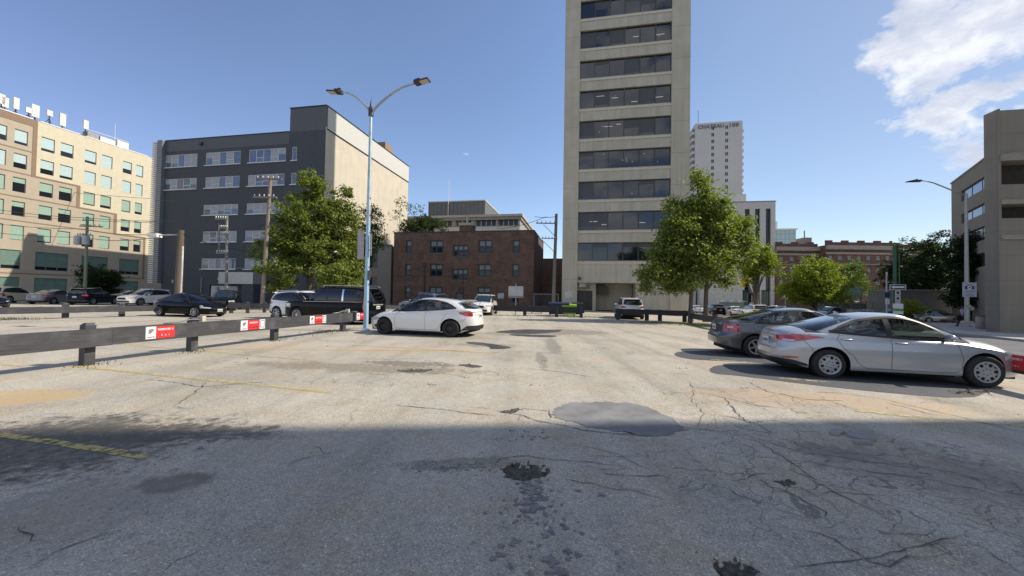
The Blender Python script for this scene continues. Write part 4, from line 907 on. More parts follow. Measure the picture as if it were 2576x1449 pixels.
# nearest rail (left)
NP = [P(218,918), P(497,884), P(712,857), P(862,833)]
dn = (NP[3]-NP[0]).normalized(); NP = [NP[0]+dn*((p-NP[0]).dot(dn)) for p in NP]; nn = Vector((dn.y,-dn.x,0))
start = NP[0]-dn*5.4; endp = NP[3]+dn*.75
t1, o1, a1 = beam([start+nn*.09, endp+nn*.09], [NP[0]-dn*2.7]+NP, 'nearest black timber rail running away on the left with parking signs on it')
SGW = mat('sign_white', (0.72,0.72,0.74), .45, var=.02); SGR = mat('sign_red', (0.62,0.03,0.035), .45, var=.04); SGK = mat('sign_black', (0.02,0.02,0.022), .5); SGP = mat('sign_faded_pink', (0.66,0.22,0.2), .5, var=.1)
def reserved(px, pz, w, h, label, full, o, a, off, par_d, qr=False, rot=0):
    """small sign screwed to the rail face"""
    t = thing('parking_sign', label, 'sign', (o.x, o.y, pz), a, 'red and white parking signs on the rails')
    lw = w*(.27 if qr else .34); rw_ = w-lw-(w*.23 if qr else 0); f_ = min(1, lw/h)
    k = MB(); k.box(0, lw, -.008, 0, 0, h); k.build('logo_panel', SGW, t)
    textmesh('logo', 'iP', h*.58*f_**.5, SGK, t, (lw/2, -.010, h*.6), ext=.001, bold=.003)
    textmesh('logo_text', 'impark', h*.26*f_, SGK, t, (lw/2, -.010, h*.16), ext=.001)
    k = MB(); k.box(lw+.001, lw+rw_, -.008, 0, 0, h); k.build('red_panel', SGR, t)
    textmesh('sign_text', 'RESERVED !!' if not qr else 'RESERVED', min(h*.30, rw_*.155), SGW, t, (lw+rw_/2, -.010, h*.72), ext=.001, bold=.002)
    textmesh('sign_text', full, min(h*.26, rw_*.15), SGW if not qr else SGK, t, (lw+rw_/2, -.010, h*.26), ext=.001, space=1.1)
    if qr:
        x0, x1 = lw+rw_+.001, w; k = MB(); k.box(x0, x1, -.008, 0, 0, h); k.build('white_panel', SGW, t)
        q0, q1 = x0+w*.03, x1-w*.03; k = MB()
        k.box(q0, q1, -.0095, -.0082, .04, .055); k.box(q0, q1, -.0095, -.0082, h-.045, h-.03); k.box(q0, q0+.015, -.0095, -.0082, .055, h-.045); k.box(q1-.015, q1, -.0095, -.0082, .055, h-.045); k.build('panel_border', SGK, t)
    return t
def onrail(px, py):  # point on rail face under a pixel
    q0 = start+nn*(.09+.02+.12); d = ray(px, py); n_ = nn
    tt = (q0.dot(n_)-0)/Vector((d.x,d.y,0)).dot(n_); p = d*tt; return Vector((p.x, p.y, EYE+p.z))
for (a_, b_, yb, yt, full, qr, lab) in [(366,439,846,821,'B  &  L', False,'red and white RESERVED sign nearest the viewer on the left rail'),(605,666,831,808,'24 HOURS', True,'second parking sign along the left rail, between the second and third posts'),(779,820,817,798,'24 HOURS', True,'third parking sign along the left rail, in front of the black SUV'),(897,924,806,790,'24 HOURS', True,'farthest parking sign on the left rail, beside the blue lamp pole')]:
    p = onrail(a_, (yb+yt)/2); q_ = onrail(b_, (yb+yt)/2-3); w = (q_-p).length
    zb_ = onrail(a_, yb).z; h = .29
    reserved(0, .45, w, h, lab, full, p+nn*.002, a1, 0, 0, qr)
# cable and light on top of the second post
def cable(name, pts, r, m, label, cat='cable', group=None):
    o = Vector(pts[0]); k = MB(); k.tube([Vector(p)-o for p in pts], r, 6); ob_ = k.build(name, m, None, smooth=True, loc=o); return tag(ob_, label, cat, group)
for i, ip in enumerate((1, 3)):
    p = NP[ip]+nn*.10; 
    cable('power_cable', [p-dn*.75+Vector((0,0,.785)), p-dn*.4+Vector((0,0,.80)), p-dn*.15+Vector((0,0,.85)), p+dn*.3+Vector((0,0,.82)), p+dn*.8+Vector((0,0,.79))], .018, STL if i else mat('grey_cable',(0.2,0.2,0.2),.6), ['grey power cable lying over the second post of the left rail','grey power cable lying over the rail beside the black SUV wheel'][i])
    b = MB(); b.box(-.07,.07,-.06,.06,0,.15); o = b.build('socket_box', mat('cream_plastic',(0.55,0.52,0.42),.5), loc=(p.x+dn.x*.15,p.y+dn.y*.15,.78)); tag(o, ['cream electrical box on the rail at the second post','cream electrical box on the rail by the black SUV'][i], 'electrical box')
# far barriers in front of the brick block and tower
beam([P(1211,791), P(1470,799)], [P(1224,792), P(1320,794), P(1400,797.5), P(1462,799.5)], 'black timber rail in front of the brick block ending at the green bin', z0=.33, z1=.80, pw=.24, side=1, post_top=.0, tm=TIM_UNLIT)
beam([P(1548,803.5), P(1737,813)], [P(1555,804), P(1627,807), P(1660,808.5), P(1722,812)], 'black timber rail in front of the white wagon under the right tree', z0=.45, z1=.81, pw=.28, side=1, post_top=.0, tm=TIM_UNLIT)
cpt = P(1737,813)
beam([cpt, Vector((11.7,21.0,0)), Vector((11.2,12,0)), Vector((10.55,8.8,0)), Vector((10.02,7.15,0)), Vector((9.3,2.5,0))], [cpt, Vector((11.75,21.6,0)), Vector((11.5,17,0)), Vector((11.2,12,0)), Vector((10.5,8.6,0)), Vector((9.65,4.6,0))], 'black timber rail between the parked sedans and the street on the right', z0=.36, z1=.72, pw=.22, side=1)
rs_o = Vector((10.55,8.8,0)).lerp(Vector((10.02,7.15,0)), .69)
dd_ = (Vector((10.02,7.15,0))-Vector((10.55,8.8,0))).normalized(); n2_ = Vector((dd_.y,-dd_.x,0)); ps = rs_o+n2_*.15
reserved(0, .33, .52, .29, 'red and white sign on the right rail beyond the silver sedan nose', 'B  &  L', ps, math.atan2(dd_.y, dd_.x), 0, 0)
# left far barrier
beam([Vector((-26.9,15.2,0)), Vector((-21.8,23.0,0))], [P(164,800.6), P(306,796)], 'black timber rail at the far left in front of the kerb-parked cars', z0=.3, z1=.64, pw=.24, side=1, post_top=.16)
A_ = P(575,788); B_ = P(628,788); beam([A_, B_], [A_.lerp(B_,.12), A_.lerp(B_,.9)], 'short grey timber rail between the black sedan and the white SUV', z0=.38, z1=.72, pw=.2)
A_ = P(628,787); B_ = P(700,785); beam([A_, B_+Vector((3,-.6,0))], [A_.lerp(B_,.5)], 'dark timber rail half hidden behind the white SUV', z0=.36, z1=.7, pw=.2)
# bins by the tower
def bin_(px, py, col, w, h, d, label, sloped=True):
    p = P(px, py)+Vector((.22, 1.1, 0)); t = thing('waste_bin', label, 'bin', (p.x,p.y,0), R(-11))
    m = mat('bin_'+str(col), col, .5, var=.06); k = MB()
    f = [(-w/2,0),(w/2,0),(w/2+.08,.0),(w/2+.08,0)]
    k.prism([(-w/2+.08,0,.12),(w/2-.08,0,.12),(w/2,0,h),(-w/2,0,h)], (0,d,0)); k.build('tub', m, t)
    k = MB(); k.box(-w/2-.03, w/2+.03, -.03, d+.03, h, h+.06); k.prism([(-w/2,d*.2,h+.06),(w/2,d*.2,h+.06),(w/2,d*.9,h+.14),(-w/2,d*.9,h+.14)], (0,0.01,.03)); k.build('lid', m, t)
    for x in (-w/2+.15, w/2-.15):
        k = MB(); k.lathe([(0,-.03),(.07,-.03),(.07,.03),(0,.03)], 12, 'X', (x,.1,.07)); k.build('caster', DST, t)
    return t
bin_(1402, 796.5, (0.012,0.02,0.06), 1.7, .95, 1.1, 'dark blue steel waste bin behind the rail left of the green bin')
bin_(1430, 797.5, (0.24,0.45,0.02), 1.15, .84, 1.0, 'bright lime green waste bin behind the end of the rail')
bin_(1452, 797, (0.012,0.014,0.02), .9, .95, .9, 'narrow black waste bin at the rail end beside the tower door')
bin_(1345, 790, (0.04,0.04,0.045), 1.2, .5, .8, 'low dark box behind the middle of the rail')
# chain-link gate between brick block and tower
pA = D(1343, 766, 44.5); pB = D(1404, 768, 43.5); dv = Vector((pB.x-pA.x,pB.y-pA.y,0)); t = thing('wire_gate', 'low wire mesh gate between the brick block and the leaning pole', 'gate', (pA.x,pA.y,0), math.atan2(dv.y,dv.x)); ln = dv.length
for pts_ in ([(0,0,0),(0,0,1.9)],[(ln,0,0),(ln,0,1.9)],[(0,0,1.85),(ln,0,1.85)]): MB().tube(pts_, .04, 6).build('frame_tube', STL, t)
k = MB()
for i in range(int(ln/.12)): k.box(i*.12, i*.12+.008, -.004, .004, 0.1, 1.83)
k.build('mesh_panel', STL, t)
# sign with two plates on a thin post in front of the brick block
p = P(1297, 794); t = thing('street_sign', 'white double-plate sign on a thin post in front of the brick block', 'sign', (p.x,p.y+.6,0), R(-11))
MB().tube([(0,0,0),(0,0,2.62)], .035, 6).build('post', STL, t); k = MB(); k.box(-.62,.62,-.05,-.03,1.45,2.4); k.build('plate', mat('plate_back',(0.40,0.41,0.42),.5,.2), t); MB().box(-.6,.6,-.056,-.051,1.47,1.6).build('plate_strip', mat('plate_dark',(0.2,0.2,0.2)), t)
# ------------------------------------------------------------------ the double-headed lamp
BLUEP = mat('pale_blue_paint', (0.32,0.48,0.62), .45, .0, var=.10, vscale=2.0); GRYP = mat('weathered_aluminium', (0.42,0.44,0.46), .4, .6, var=.15, vscale=5)
LP = P(925.5, 833); LP = Vector((-6.3, 16.2, 0))
lt = thing('street_lamp', 'tall pale blue double-armed street lamp beside the white hatchback', 'street lamp', LP, R(-14))
hz = (D(943, 272, LP.y)).z
k = MB(); k.tube([(0,0,0),(0,0,hz*.5)], [.105,.088], 8); k.build('pole', BLUEP, lt, smooth=40); k = MB(); k.tube([(0,0,hz*.5),(0,0,hz-.1)], [.086,.058], 8); k.build('pole', mat('pale_blue_faded',(0.40,0.50,0.58),.45,.1,var=.2,vscale=1.5), lt, smooth=40)
k = MB(); k.lathe([(.18,0),(.18,.03),(.12,.08),(0,.08)], 16, 'Z'); k.build('base_plate', BLUEP, lt)
k = MB(); k.lathe([(.11,-.35),(.11,0),(.06,.06),(.0,.5)], 10, 'Z', (0,0,hz)); k.box(.09,.12,-.08,.08,2.2,2.6); k.build('finial', DST, lt)
k = MB()
for i in range(7): k.box(.05,.098-.003*i,-.03,.03,1.2+i*.75,1.28+i*.75)
k.build('bolt_mark', RUST, lt)
for (px, py, sgn) in ((858,233,-1),(1043,211,1)):
    # arms lie in the plane across the lot
    best = None
    for i in range(5, 60):
        s_ = i*.06*sgn; w = LP+Vector((math.cos(R(-14)),math.sin(R(-14)),0))*s_
        d = ray(px, py); t_ = w.y/d.y
        if best is None or abs(d.x*t_-w.x) < best[0]: best = (abs(d.x*t_-w.x), s_, EYE+d.z*t_)
    ex_, ez = best[1], best[2]; ez0 = hz-.25
    k = MB(); pp = []
    for i in range(13):
        t_ = i/12; x = ex_*t_; z = ez0+(ez-ez0)*math.sin(t_*math.pi/2)**.85
        pp.append((x, 0, z))
    k.tube(pp, [.055-.02*i/12 for i in range(13)], 8); k.build('arm', GRYP, lt, smooth=True)
    h = MB(); a_ = .0 if sgn < 0 else .28; tl = .06
    hd = Vector((ex_,0,ez)); M3 = Matrix.Rotation(-sgn*R(8), 3, 'Y')
    h.box(0 if sgn>0 else -.66, .66 if sgn>0 else 0, -.17, .17, -.02, .035, rot=M3, at=hd); h.box(0 if sgn>0 else -.3, .3 if sgn>0 else 0, -.12, .12, .05, .12, rot=M3, at=hd)
    h.box((.05 if sgn>0 else -.2),(.2 if sgn>0 else -.05),-.03,.03,.12,.2, rot=M3, at=hd)
    ho = h.build('lamp_head', mat('lamp_bronze',(0.05,0.042,0.038),.45,.3), lt)
    h = MB()
    for j in range(3):
        x0_ = .32+0*j; h.box(*((.26,.62) if sgn>0 else (-.62,-.26)), -.145+j*.1, -.055+j*.1, -.032, -.021, rot=M3, at=hd)
    h.build('led_panel', mat('led_lens',(0.55,0.52,0.45),.25), ho)
p_ = Vector((-.02,0,2.9)); k = MB(); k.box(-.5,-.18,-.02,.0,3.1,4.35, ); o_ = k.build('sign_plate', mat('plate_grey',(0.36,0.34,0.33),.5,.2,var=.1), lt)
MB().box(.13,.2,-.02,0,3.25,4.2).build('sign_plate', mat('plate_grey',(0.36,0.34,0.33),.5,.2,var=.1), lt)
# right single lamp
p = P(2433, 836); lr = thing('street_lamp', 'single-armed grey street lamp with a camera sign on the right pavement', 'street lamp', (p.x,p.y,.0), R(-14)); SINK = []; SINK.append((lr, .13))
hz2 = D(2430, 486, p.y).z
MB().lathe([(.34,.13),(.34,.38),(.26,.45),(0,.45)], 6, 'Z').build('base', mat('pale_block',(0.33,0.31,0.28),.9), lr)
MB().tube([(0,0,.4),(0,0,hz2)], [.13,.075], 10).build('pole', mat('grey_lamp_paint',(0.36,0.36,0.35),.5,.2,var=.05), lr, smooth=40)
d = ray(2318, 455); w = Vector((p.x,p.y,0)); ua = R(-14)
sx_ = None
for i in range(100):
    s_ = -i*.05; q_ = w+Vector((math.cos(ua),math.sin(ua),0))*s_; t_ = q_.y/d.y
    if d.x*t_ >= q_.x: sx_ = s_; ez = EYE+d.z*t_; break
if sx_ is None: sx_, ez = -2.8, hz2+.9
MB().tube([(0,0,hz2-.2),(sx_*.35,0,hz2-.2+(ez-hz2+.2)*.42),(sx_*.7,0,hz2-.2+(ez-hz2+.2)*.83),(sx_*.88,0,ez-.03),(sx_,0,ez)], [.05,.045,.04,.035,.03], 8).build('arm', mat('grey_lamp_paint',(0.36,0.36,0.35),.5,.2,var=.05), lr, smooth=True)
k = MB(); k.prism([(sx_,-.12,ez+.05),(sx_,-.1,ez-.06),(sx_-.75,-.05,ez-.02),(sx_-.8,-.03,ez+.01),(sx_-.4,-.08,ez+.09)], (0,.22,0)); k.box(sx_-.25,sx_-.19,-.02,.04,ez+.08,ez+.15); k.build('lamp_head', mat('lamp_bronze',(0.05,0.042,0.038),.45,.3), lr)
k = MB(); k.box(-.1,.1,-.2,-.12,1.3,1.5); k.box(.1,.3,-.12,.05,1.15,1.4); k.build('clamp_box', mat('lamp_box2',(0.3,0.3,0.25)), lr)
# camera sign on it
t = thing('camera_sign', 'white sign with a black camera symbol strapped to the right street lamp', 'sign', (p.x-.02,p.y-.16,0), R(-20))
zt = D(2436, 711, p.y).z; zb_ = D(2436, 747, p.y).z; hh = zt-zb_; wd = hh*.74
k = MB(); k.box(-wd/2,wd/2,-.01,0,zb_,zt); k.build('plate', mat('sign_bluewhite',(0.33,0.37,0.46),.5,var=.02), t)
k = MB(); k.box(-wd*.32,wd*.32,-.014,-.0105,zb_+hh*.54,zb_+hh*.75); k.box(-wd*.14,wd*.14,-.014,-.0105,zb_+hh*.751,zb_+hh*.79); k.lathe([(0,-.0142),(.001,-.0142)],3,'Y'); k.build('camera_symbol', SGK, t)
k = MB(); k.lathe([(0,-.018),(wd*.15,-.018),(wd*.15,-.0145)], 20, 'Y', (0,0,zb_+hh*.645)); k.build('camera_symbol_lens', SGW, t); k = MB(); k.lathe([(0,-.022),(wd*.08,-.022),(wd*.08,-.0185)], 20, 'Y', (0,0,zb_+hh*.645)); k.build('camera_symbol_pupil', SGK, t)
for a1_, z1_, z2_ in ((.42,.29,.305),(.25,.17,.21),(.35,.06,.09),(.3,.86,.89),(.3,.38,.42)): MB().box(-wd*a1_,wd*a1_,-.014,-.0105,zb_+hh*z1_,zb_+hh*z2_).build('sign_text_line', mat('sign_grey_text',(0.12,0.13,0.16)), t)
# one-way sign group
Y1 = 27.5; b_ = D(2253, 0, Y1); t = thing('street_sign', 'one-way arrow sign over stacked parking plates on a green pole', 'sign', (b_.x,Y1,0), R(-12))
gt = D(2253, 618, Y1).z; GRN = mat('green_pole', (0.025,0.10,0.06), .5, var=.1)
MB().tube([(-.08,.05,0),(-.08,.05,gt)], .11, 8).build('pole', GRN, t, smooth=40); MB().tube([(.2,.05,0),(.2,.05,gt-.6)], .035, 6).build('pole', GRN, t)
s1 = D(2253, 716.5, Y1).z; s0 = D(2253, 728, Y1).z; k = MB(); k.box(-.5,.5,-.1,-.09,s0-.02,s1+.02); k.build('arrow_plate_border', SGW, t); k = MB(); k.box(-.46,.46,-.106,-.101,s0+.01,s1-.01); k.build('arrow_plate', SGK, t)
zc = (s0+s1)/2; k = MB(); k.poly([(-.42,-.108,zc),(-.24,-.108,zc-.125),(-.24,-.108,zc-.06),(.4,-.108,zc-.06),(.4,-.108,zc+.06),(-.24,-.108,zc+.06),(-.24,-.108,zc+.125)]); k.build('arrow', SGW, t)
z = s0-.05
for i, hgt in enumerate((.42,.42,.5,.42)):
    k = MB(); k.box(-.17,.17,-.1,-.09,z-hgt+.02,z); o_ = k.build('parking_plate', mat('plate_white',(0.42,0.43,0.44),.5,var=.03), t)
    k = MB(); k.lathe([(0,-.104),(.09,-.104),(.09,-.1005)], 14, 'Y', (0,0,z-hgt*.45)); 
    if i < 2: k.build('plate_symbol', SGK, o_)
    z -= hgt
k = MB(); k.box(-.25,.2,-.3,.0,.75,1.5); k.build('meter_box', SGW, t); k = MB(); k.box(-.252,.202,-.302,.0,.95,1.15); k.build('meter_stripe', mat('meter_green',(0.08,0.35,0.09),.5), t)
# second thin pole left of it
b_ = D(2228, 0, 34); t = thing('street_sign', 'thin white pole with small plates standing left of the one-way sign', 'sign', (b_.x,34,0), R(-12))
MB().tube([(0,0,0),(0,0,D(2228,684,34).z)], .06, 6).build('pole', mat('plate_white',(0.42,0.43,0.44),.5,var=.03), t); MB().box(-.2,.2,-.1,-.07,2.0,2.5).build('plate', mat('plate_navy',(0.03,0.05,0.15),.5), t); MB().box(-.15,.15,-.1,-.07,1.4,1.9).build('plate', SGW, t)
# round sign, far
b_ = D(1977, 0, 60); t = thing('street_sign', 'small white square sign on a thin post left of the round yellow-green tree', 'sign', (b_.x,60,0)); zz = D(1977,744,60).z
MB().tube([(0,0,0),(0,0,zz+.2)], .05, 6).build('post', STL, t); MB().box(-.33,.33,-.1,-.06,zz-.35,zz+.35).build('plate', SGW, t); MB().lathe([(0,-.105),(.13,-.105),(.13,-.101)],12,'Y',(0,0,zz)).build('plate_symbol', SGK, t)
# blue-green hanging sign and bus shelters
def shelter(px0, px1, Y, label, ztop=2.6):
    a = D(px0, 0, Y); b = D(px1, 0, Y); w = b.x-a.x; t = thing('bus_shelter', label, 'bus shelter', (a.x,Y,G(a.x,Y)), R(-6), 'glass bus shelters on the cross street')
    k = MB(); n = 3
    for i in range(n):
        x0 = w*i/n; rows = []
        for j in range(7): an = math.pi*j/6; rows.append([(x0+w/n*j/6, -.9, ztop+.22*math.sin(an)), (x0+w/n*j/6, .5, ztop+.22*math.sin(an))])
        k.grid(rows)
    k.box(0,w,-.9,-.85,ztop-.06,ztop+.02); k.build('roof', mat('teal_roof',(0.22,0.42,0.38),.4,var=.05), t)
    for i in range(n+1): 
        for y in (-.85,.45): MB().box(w*i/n-.03,w*i/n+.03,y-.03,y+.03,0,ztop).build('post', mat('teal_frame',(0.12,0.18,0.17),.4), t)
    k = MB(); k.quad((0,.46,.25),(w,.46,.25),(w,.46,ztop-.2),(0,.46,ztop-.2)); k.build('glass_wall', mat('shelter_glass',(0.24,0.28,0.27),.15,spec=.8,var=.1), t, fix=False)
    k = MB(); k.box(.4,w-.4,.05,.35,.42,.48); k.build('bench', DST, t); return t
shelter(2062, 2172, 62, 'large teal-roofed glass bus shelter behind the silver sedan roof')
shelter(1816, 1874, 84, 'distant teal-roofed bus shelter between the tree trunk and the traffic signal')
k = thing('hanging_sign', 'small blue-green board sign on two legs beside the round tree', 'sign', tuple(D(2140,0,50).xy)+(0,)); zz = D(2140,735,50).z
MB().box(-1.4,1.4,-.1,0,zz-.6,zz+.6).build('board', mat('teal_board',(0.09,0.2,0.2),.5), k); MB().box(-1.2,1.2,-.11,-.101,zz-.25,zz+.25).build('board_panel', mat('teal_board2',(0.18,0.3,0.3),.5), k); MB().box(-1.3,-1.2,-.05,.05,0,zz).box(1.2,1.3,-.05,.05,0,zz).build('leg', DST, k)
p = D(2147,0,46); k = thing('utility_cabinet', 'plain pale grey roadside cabinet in front of the bus shelter', 'cabinet', (p.x,46,G(p.x,46))); MB().box(-.55,.55,-.4,.4,.1,1.35).build('cabinet_body', mat('cabinet_grey',(0.40,0.40,0.40),.6), k); MB().box(-.58,.58,-.43,.43,1.351,1.42).build('cabinet_lid', STL, k); MB().box(-.6,.6,-.45,.45,0,.099).build('plinth', CON, k)
p = D(2405,0,27.5)
# white bin near parkade + glass booth
p = D(2463, 0, 27.2); k = thing('waste_bin', 'pale concrete street bin on the pavement next to the garage', 'bin', (p.x,27.2,.13+G(p.x,27.2)), 0); MB().lathe([(.28,0),(.3,.03),(.3,.85),(.26,.9),(0,.9)], 16, 'Z').build('tub', mat('pale_block',(0.36,0.34,0.31),.9), k, smooth=40); MB().lathe([(.2,.9),(.2,.95),(0,.95)],16,'Z').build('lid', DST, k)
# traffic signals
def signal(px, ptop, Y, armpx, head_y, label, yellow=True):
    b = D(px, 0, Y); gz_ = G(b.x, Y); zt = D(px, ptop, Y).z-gz_; t = thing('traffic_light', label, 'traffic light', (b.x,Y,gz_))
    MB().tube([(0,0,0),(0,0,zt)], [.1,.07], 8).build('pole', mat('signal_pole',(0.30,0.34,0.33),.5,.2), t)
    ax_ = D(armpx, 0, Y).x-b.x; hz_ = D(px, head_y, Y).z-gz_
    if armpx != px: MB().tube([(0,0,hz_),(ax_,0,hz_)], .05, 6).build('arm', mat('signal_green',(0.10,0.22,0.18),.5), t)
    for j, xo in enumerate((ax_,) if yellow else (-.35, .42)):
        hm = mat('signal_yellow',(0.75,0.33,0.02),.5) if yellow else DST
        k = MB(); k.box(xo-.28,xo+.22,-.2,.1,hz_-.75,hz_+.65); h_ = k.build('signal_head', hm, t)
        for zz in (-.45,-.02,.4): MB().lathe([(.13,-.36),(.15,-.36),(.15,-.201)], 12, 'Y', (xo-.03,0,hz_+zz)).build('visor', mat('visor_dark',(0.3,0.13,0.02),.5) if yellow else SGK, h_)
        for zz in (-.45,-.02,.4): MB().lathe([(0,-.21),(.12,-.21),(.12,-.202)], 12, 'Y', (xo-.03,0,hz_+zz)).build('lens', SGK, h_)
signal((2650+1372/4.293)/1.565, (1050+60/4.293)/1.565, 55, (2650+1205/4.293)/1.565, (1050+262/4.293)/1.565, 'yellow traffic signal head on a side arm right of the big tree')
signal((2650+1345/4.293)/1.565, 781-18, 54, (2650+1345/4.293)/1.565, (1050+520/4.293)/1.565, 'pair of black signal heads on a low post below the yellow signal', False)
# ------------------------------------------------------------------ utility poles
WOOD = mat('weathered_pole_wood', (0.24,0.205,0.165), .95, var=.2, vscale=2.5, streak=.8, bump=.4, bscale=15); WOODD = mat('dark_pole_wood', (0.12,0.105,0.09), .95, var=.2, vscale=2.5, streak=.8)
INS = mat('insulator', (0.5,0.5,0.48), .3)
def upole(pxb, pxt, ytop, Y, r0, r1, label, arms=(), m=WOOD, xf=(), stubs=()):
    b = D(pxb, 0, Y); tp = D(pxt, ytop, Y); t = thing('utility_pole', label, 'utility pole', (b.x,Y,0), 0, 'utility poles around the lot')
    lean = tp.x-D(pxb, 0, Y).x
    base = P(pxb, HOR+60); bx = 0
    # true foot: where the pole meets the ground
    d = ray(pxb, HOR+(EYE/Y*FPX)+(pxb-CX)*ROLL); bx = d.x*(Y/d.y)-b.x
    MB().tube([(bx,0,0),(tp.x-b.x,0,tp.z)], [r0,r1], 10).build('pole', m, t, smooth=40)
    at = lambda f: Vector((bx+(tp.x-b.x-bx)*f, 0, tp.z*f))
    for (py, xa, xb, th) in arms:
        z = D(pxt, py, Y).z; l = D(xa, 0, Y).x-b.x; r_ = D(xb, 0, Y).x-b.x
        l = D(xa, py, Y); r_ = D(xb, py, Y); k = MB(); k.box(l.x-b.x, r_.x-b.x, -r1-th, -r1, z-th/2, z+th/2); a_ = k.build('cross_arm', m, t)
        n = 5
        for i in range(n): x = l.x-b.x+(r_.x-l.x)*(i+.3)/n; MB().lathe([(.02,0),(.05,.04),(.06,.12),(.03,.2),(0,.2)], 8, 'Z', (x,-r1-th/2,z+th/2)).build('insulator', INS, a_)
    return t, b, tp
upole(213, 220, 545, 44, .17, .12, 'pale wooden utility pole with grey transformers in front of the tan building', [(555,212,240,.10),(570,205,262,.12),(592,204,236,.1)], mat('greenish_pole',(0.24,0.25,0.18),.95,var=.1))
b_ = D(218, 0, 44)
for i, px in enumerate((205, 226)):
    q_ = D(px, 606, 44); t = thing('transformer', ['left grey can transformer hung on the pale utility pole','right grey can transformer hung on the pale utility pole'][i], 'transformer', (q_.x,43.6,q_.z-.5), 0, 'transformer cans on the pale pole')
    MB().lathe([(0,0),(.3,0),(.32,.08),(.32,.95),(.26,1.05),(0,1.05)], 14, 'Z').build('can', mat('transformer_grey',(0.42,0.44,0.47),.5), t, smooth=40); MB().tube([(0,0,1.05),(0,0,1.3)], .05, 6).build('bushing', DST, t)
upole(447, 455.5, 579, 29, .27, .20, 'thick stubby dark timber pole carrying the cobra lamp at the left', [], mat('brown_pole',(0.115,0.092,0.072),.95,var=.25,vscale=3,streak=.8,bump=.5,bscale=15))
pb = D(457, 740, 28.7); ptp = D(463, 620, 28.7)
o_ = cable('conduit', [(pb.x,28.6,0),(pb.x+.02,28.6,1.6),(pb.x+.05,28.6,3.3),(ptp.x,28.6,ptp.z)], .06, INS, 'pale conduit pipe running up the thick stubby pole', 'pipe')
a_ = D(450, 592, 29); t = thing('street_lamp', 'white flat lamp head on a horizontal arm from the thick stubby pole', 'street lamp', (a_.x,29,a_.z), 0)
e_ = D(398, 592, 29); MB().tube([(0,0,.05),(e_.x-a_.x,0,-.02)], .05, 8).build('arm', mat('arm_pale',(0.4,0.38,0.35),.5), t)
h0 = D(378, 590, 29); MB().box(h0.x-a_.x, e_.x-a_.x+.1, -.25,.25,-.18,.1).build('lamp_head', mat('lamp_white',(0.78,0.77,0.74),.4), t)
upole(569, 571, 543, 33, .13, .10, 'thin wooden utility pole with many short crossarms in front of the grey building', [(552,545,574,.1),(574,553,577,.08),(590,553,578,.12),(637,548,577,.12)], mat('grey_pole',(0.22,0.215,0.2),.95,var=.15))
p_ = D(551,0,33); t = cable('stand_off_bar', [(D(551,562,32.8).x,32.8,D(551,562,32.8).z),(D(551,640,32.8).x,32.8,D(551,637,32.8).z)], .05, mat('grey_pole',(0.22,0.215,0.2),.95), 'vertical stand-off bar joined to the crossarms of the thin pole', 'bar')
upole(659, 681, 446, 33, .20, .13, 'tall wooden utility pole with a wide top crossarm left of the big tree', [(452,648,713,.14),(498,641,700,.14)], WOOD)
upole(723, 727, 690, 37, .16, .13, 'short grey post in front of the big leafy tree', [], mat('grey_pole',(0.22,0.215,0.2),.95,var=.15))
upole(1391.5, 1399.5, 538, 40.5, .22, .15, 'weathered utility pole with side arms standing left of the concrete tower', [(563,1348,1402,.1),(601,1362,1402,.08)], mat('dark_grey_pole',(0.14,0.13,0.125),.9,var=.2,streak=.8))
Yk = 40.3; k = MB()
for a, b in (((1367,565),(1400,598)),((1363,603),(1398,637))): k.tube([D(*a, Yk), D(*b, Yk)], .03, 5)
tag(k.build('brace_rod', DST), 'dark diagonal brace rods under the arms of the pole left of the tower', 'brace')
# wires
WIRE = mat('wire_black', (0.03,0.03,0.03), .5)
def wire(pts, sag, label, r=.028, group='overhead wires on the left'):
    out = []
    for (a, b) in zip(pts, pts[1:]):
        A_ = D(*a); B_ = D(*b)
        for i in range(13):
            t_ = i/12; q_ = A_.lerp(B_, t_); q_.z -= sag*4*t_*(1-t_); 
            if not out or i: out.append(q_)
    o = out[0]; k = MB(); k.tube([p-o for p in out], r, 4, cap=False); return tag(k.build('overhead_wire', WIRE, loc=o), label, 'wire', group)
wire([(-60,518,46),(216,548,44),(571,553,33)], .25, 'highest black wire crossing the tan building to the thin pole')
wire([(-60,556,46),(214,576,44),(392,590,30)], .25, 'black wire crossing the tan building just above the transformers')
wire([(-60,578,46),(214,596,44),(380,599,29)], .3, 'lower black wire passing the transformers and ending at the white lamp')
wire([(463,588,29),(541,616,33),(680,640,34)], .1, 'dark service wire from the thick pole towards the big tree', .03)
wire([(571,575,33),(681,560,33)], .2, 'short wire between the thin pole and the tall pole')
wire([(-60,455,60),(387,500,54)], .3, 'faint wire high across the beige top windows')
wire([(-60,530,46),(390,560,40),(571,590,33)], .3, 'thin wire crossing the charcoal building to the lower arm of the thin pole', .02)
wire([(390,505,52),(681,470,33)], .25, 'faint wire rising over the charcoal building to the tall pole', .02)
wire([(1375,545,40.3),(1250,575,52)], .3, 'thin wire from the pole left of the tower to the brick roof')
wire([(1398,545,40.3),(1345,545,45)], .1, 'short wire at the head of the pole left of the tower')
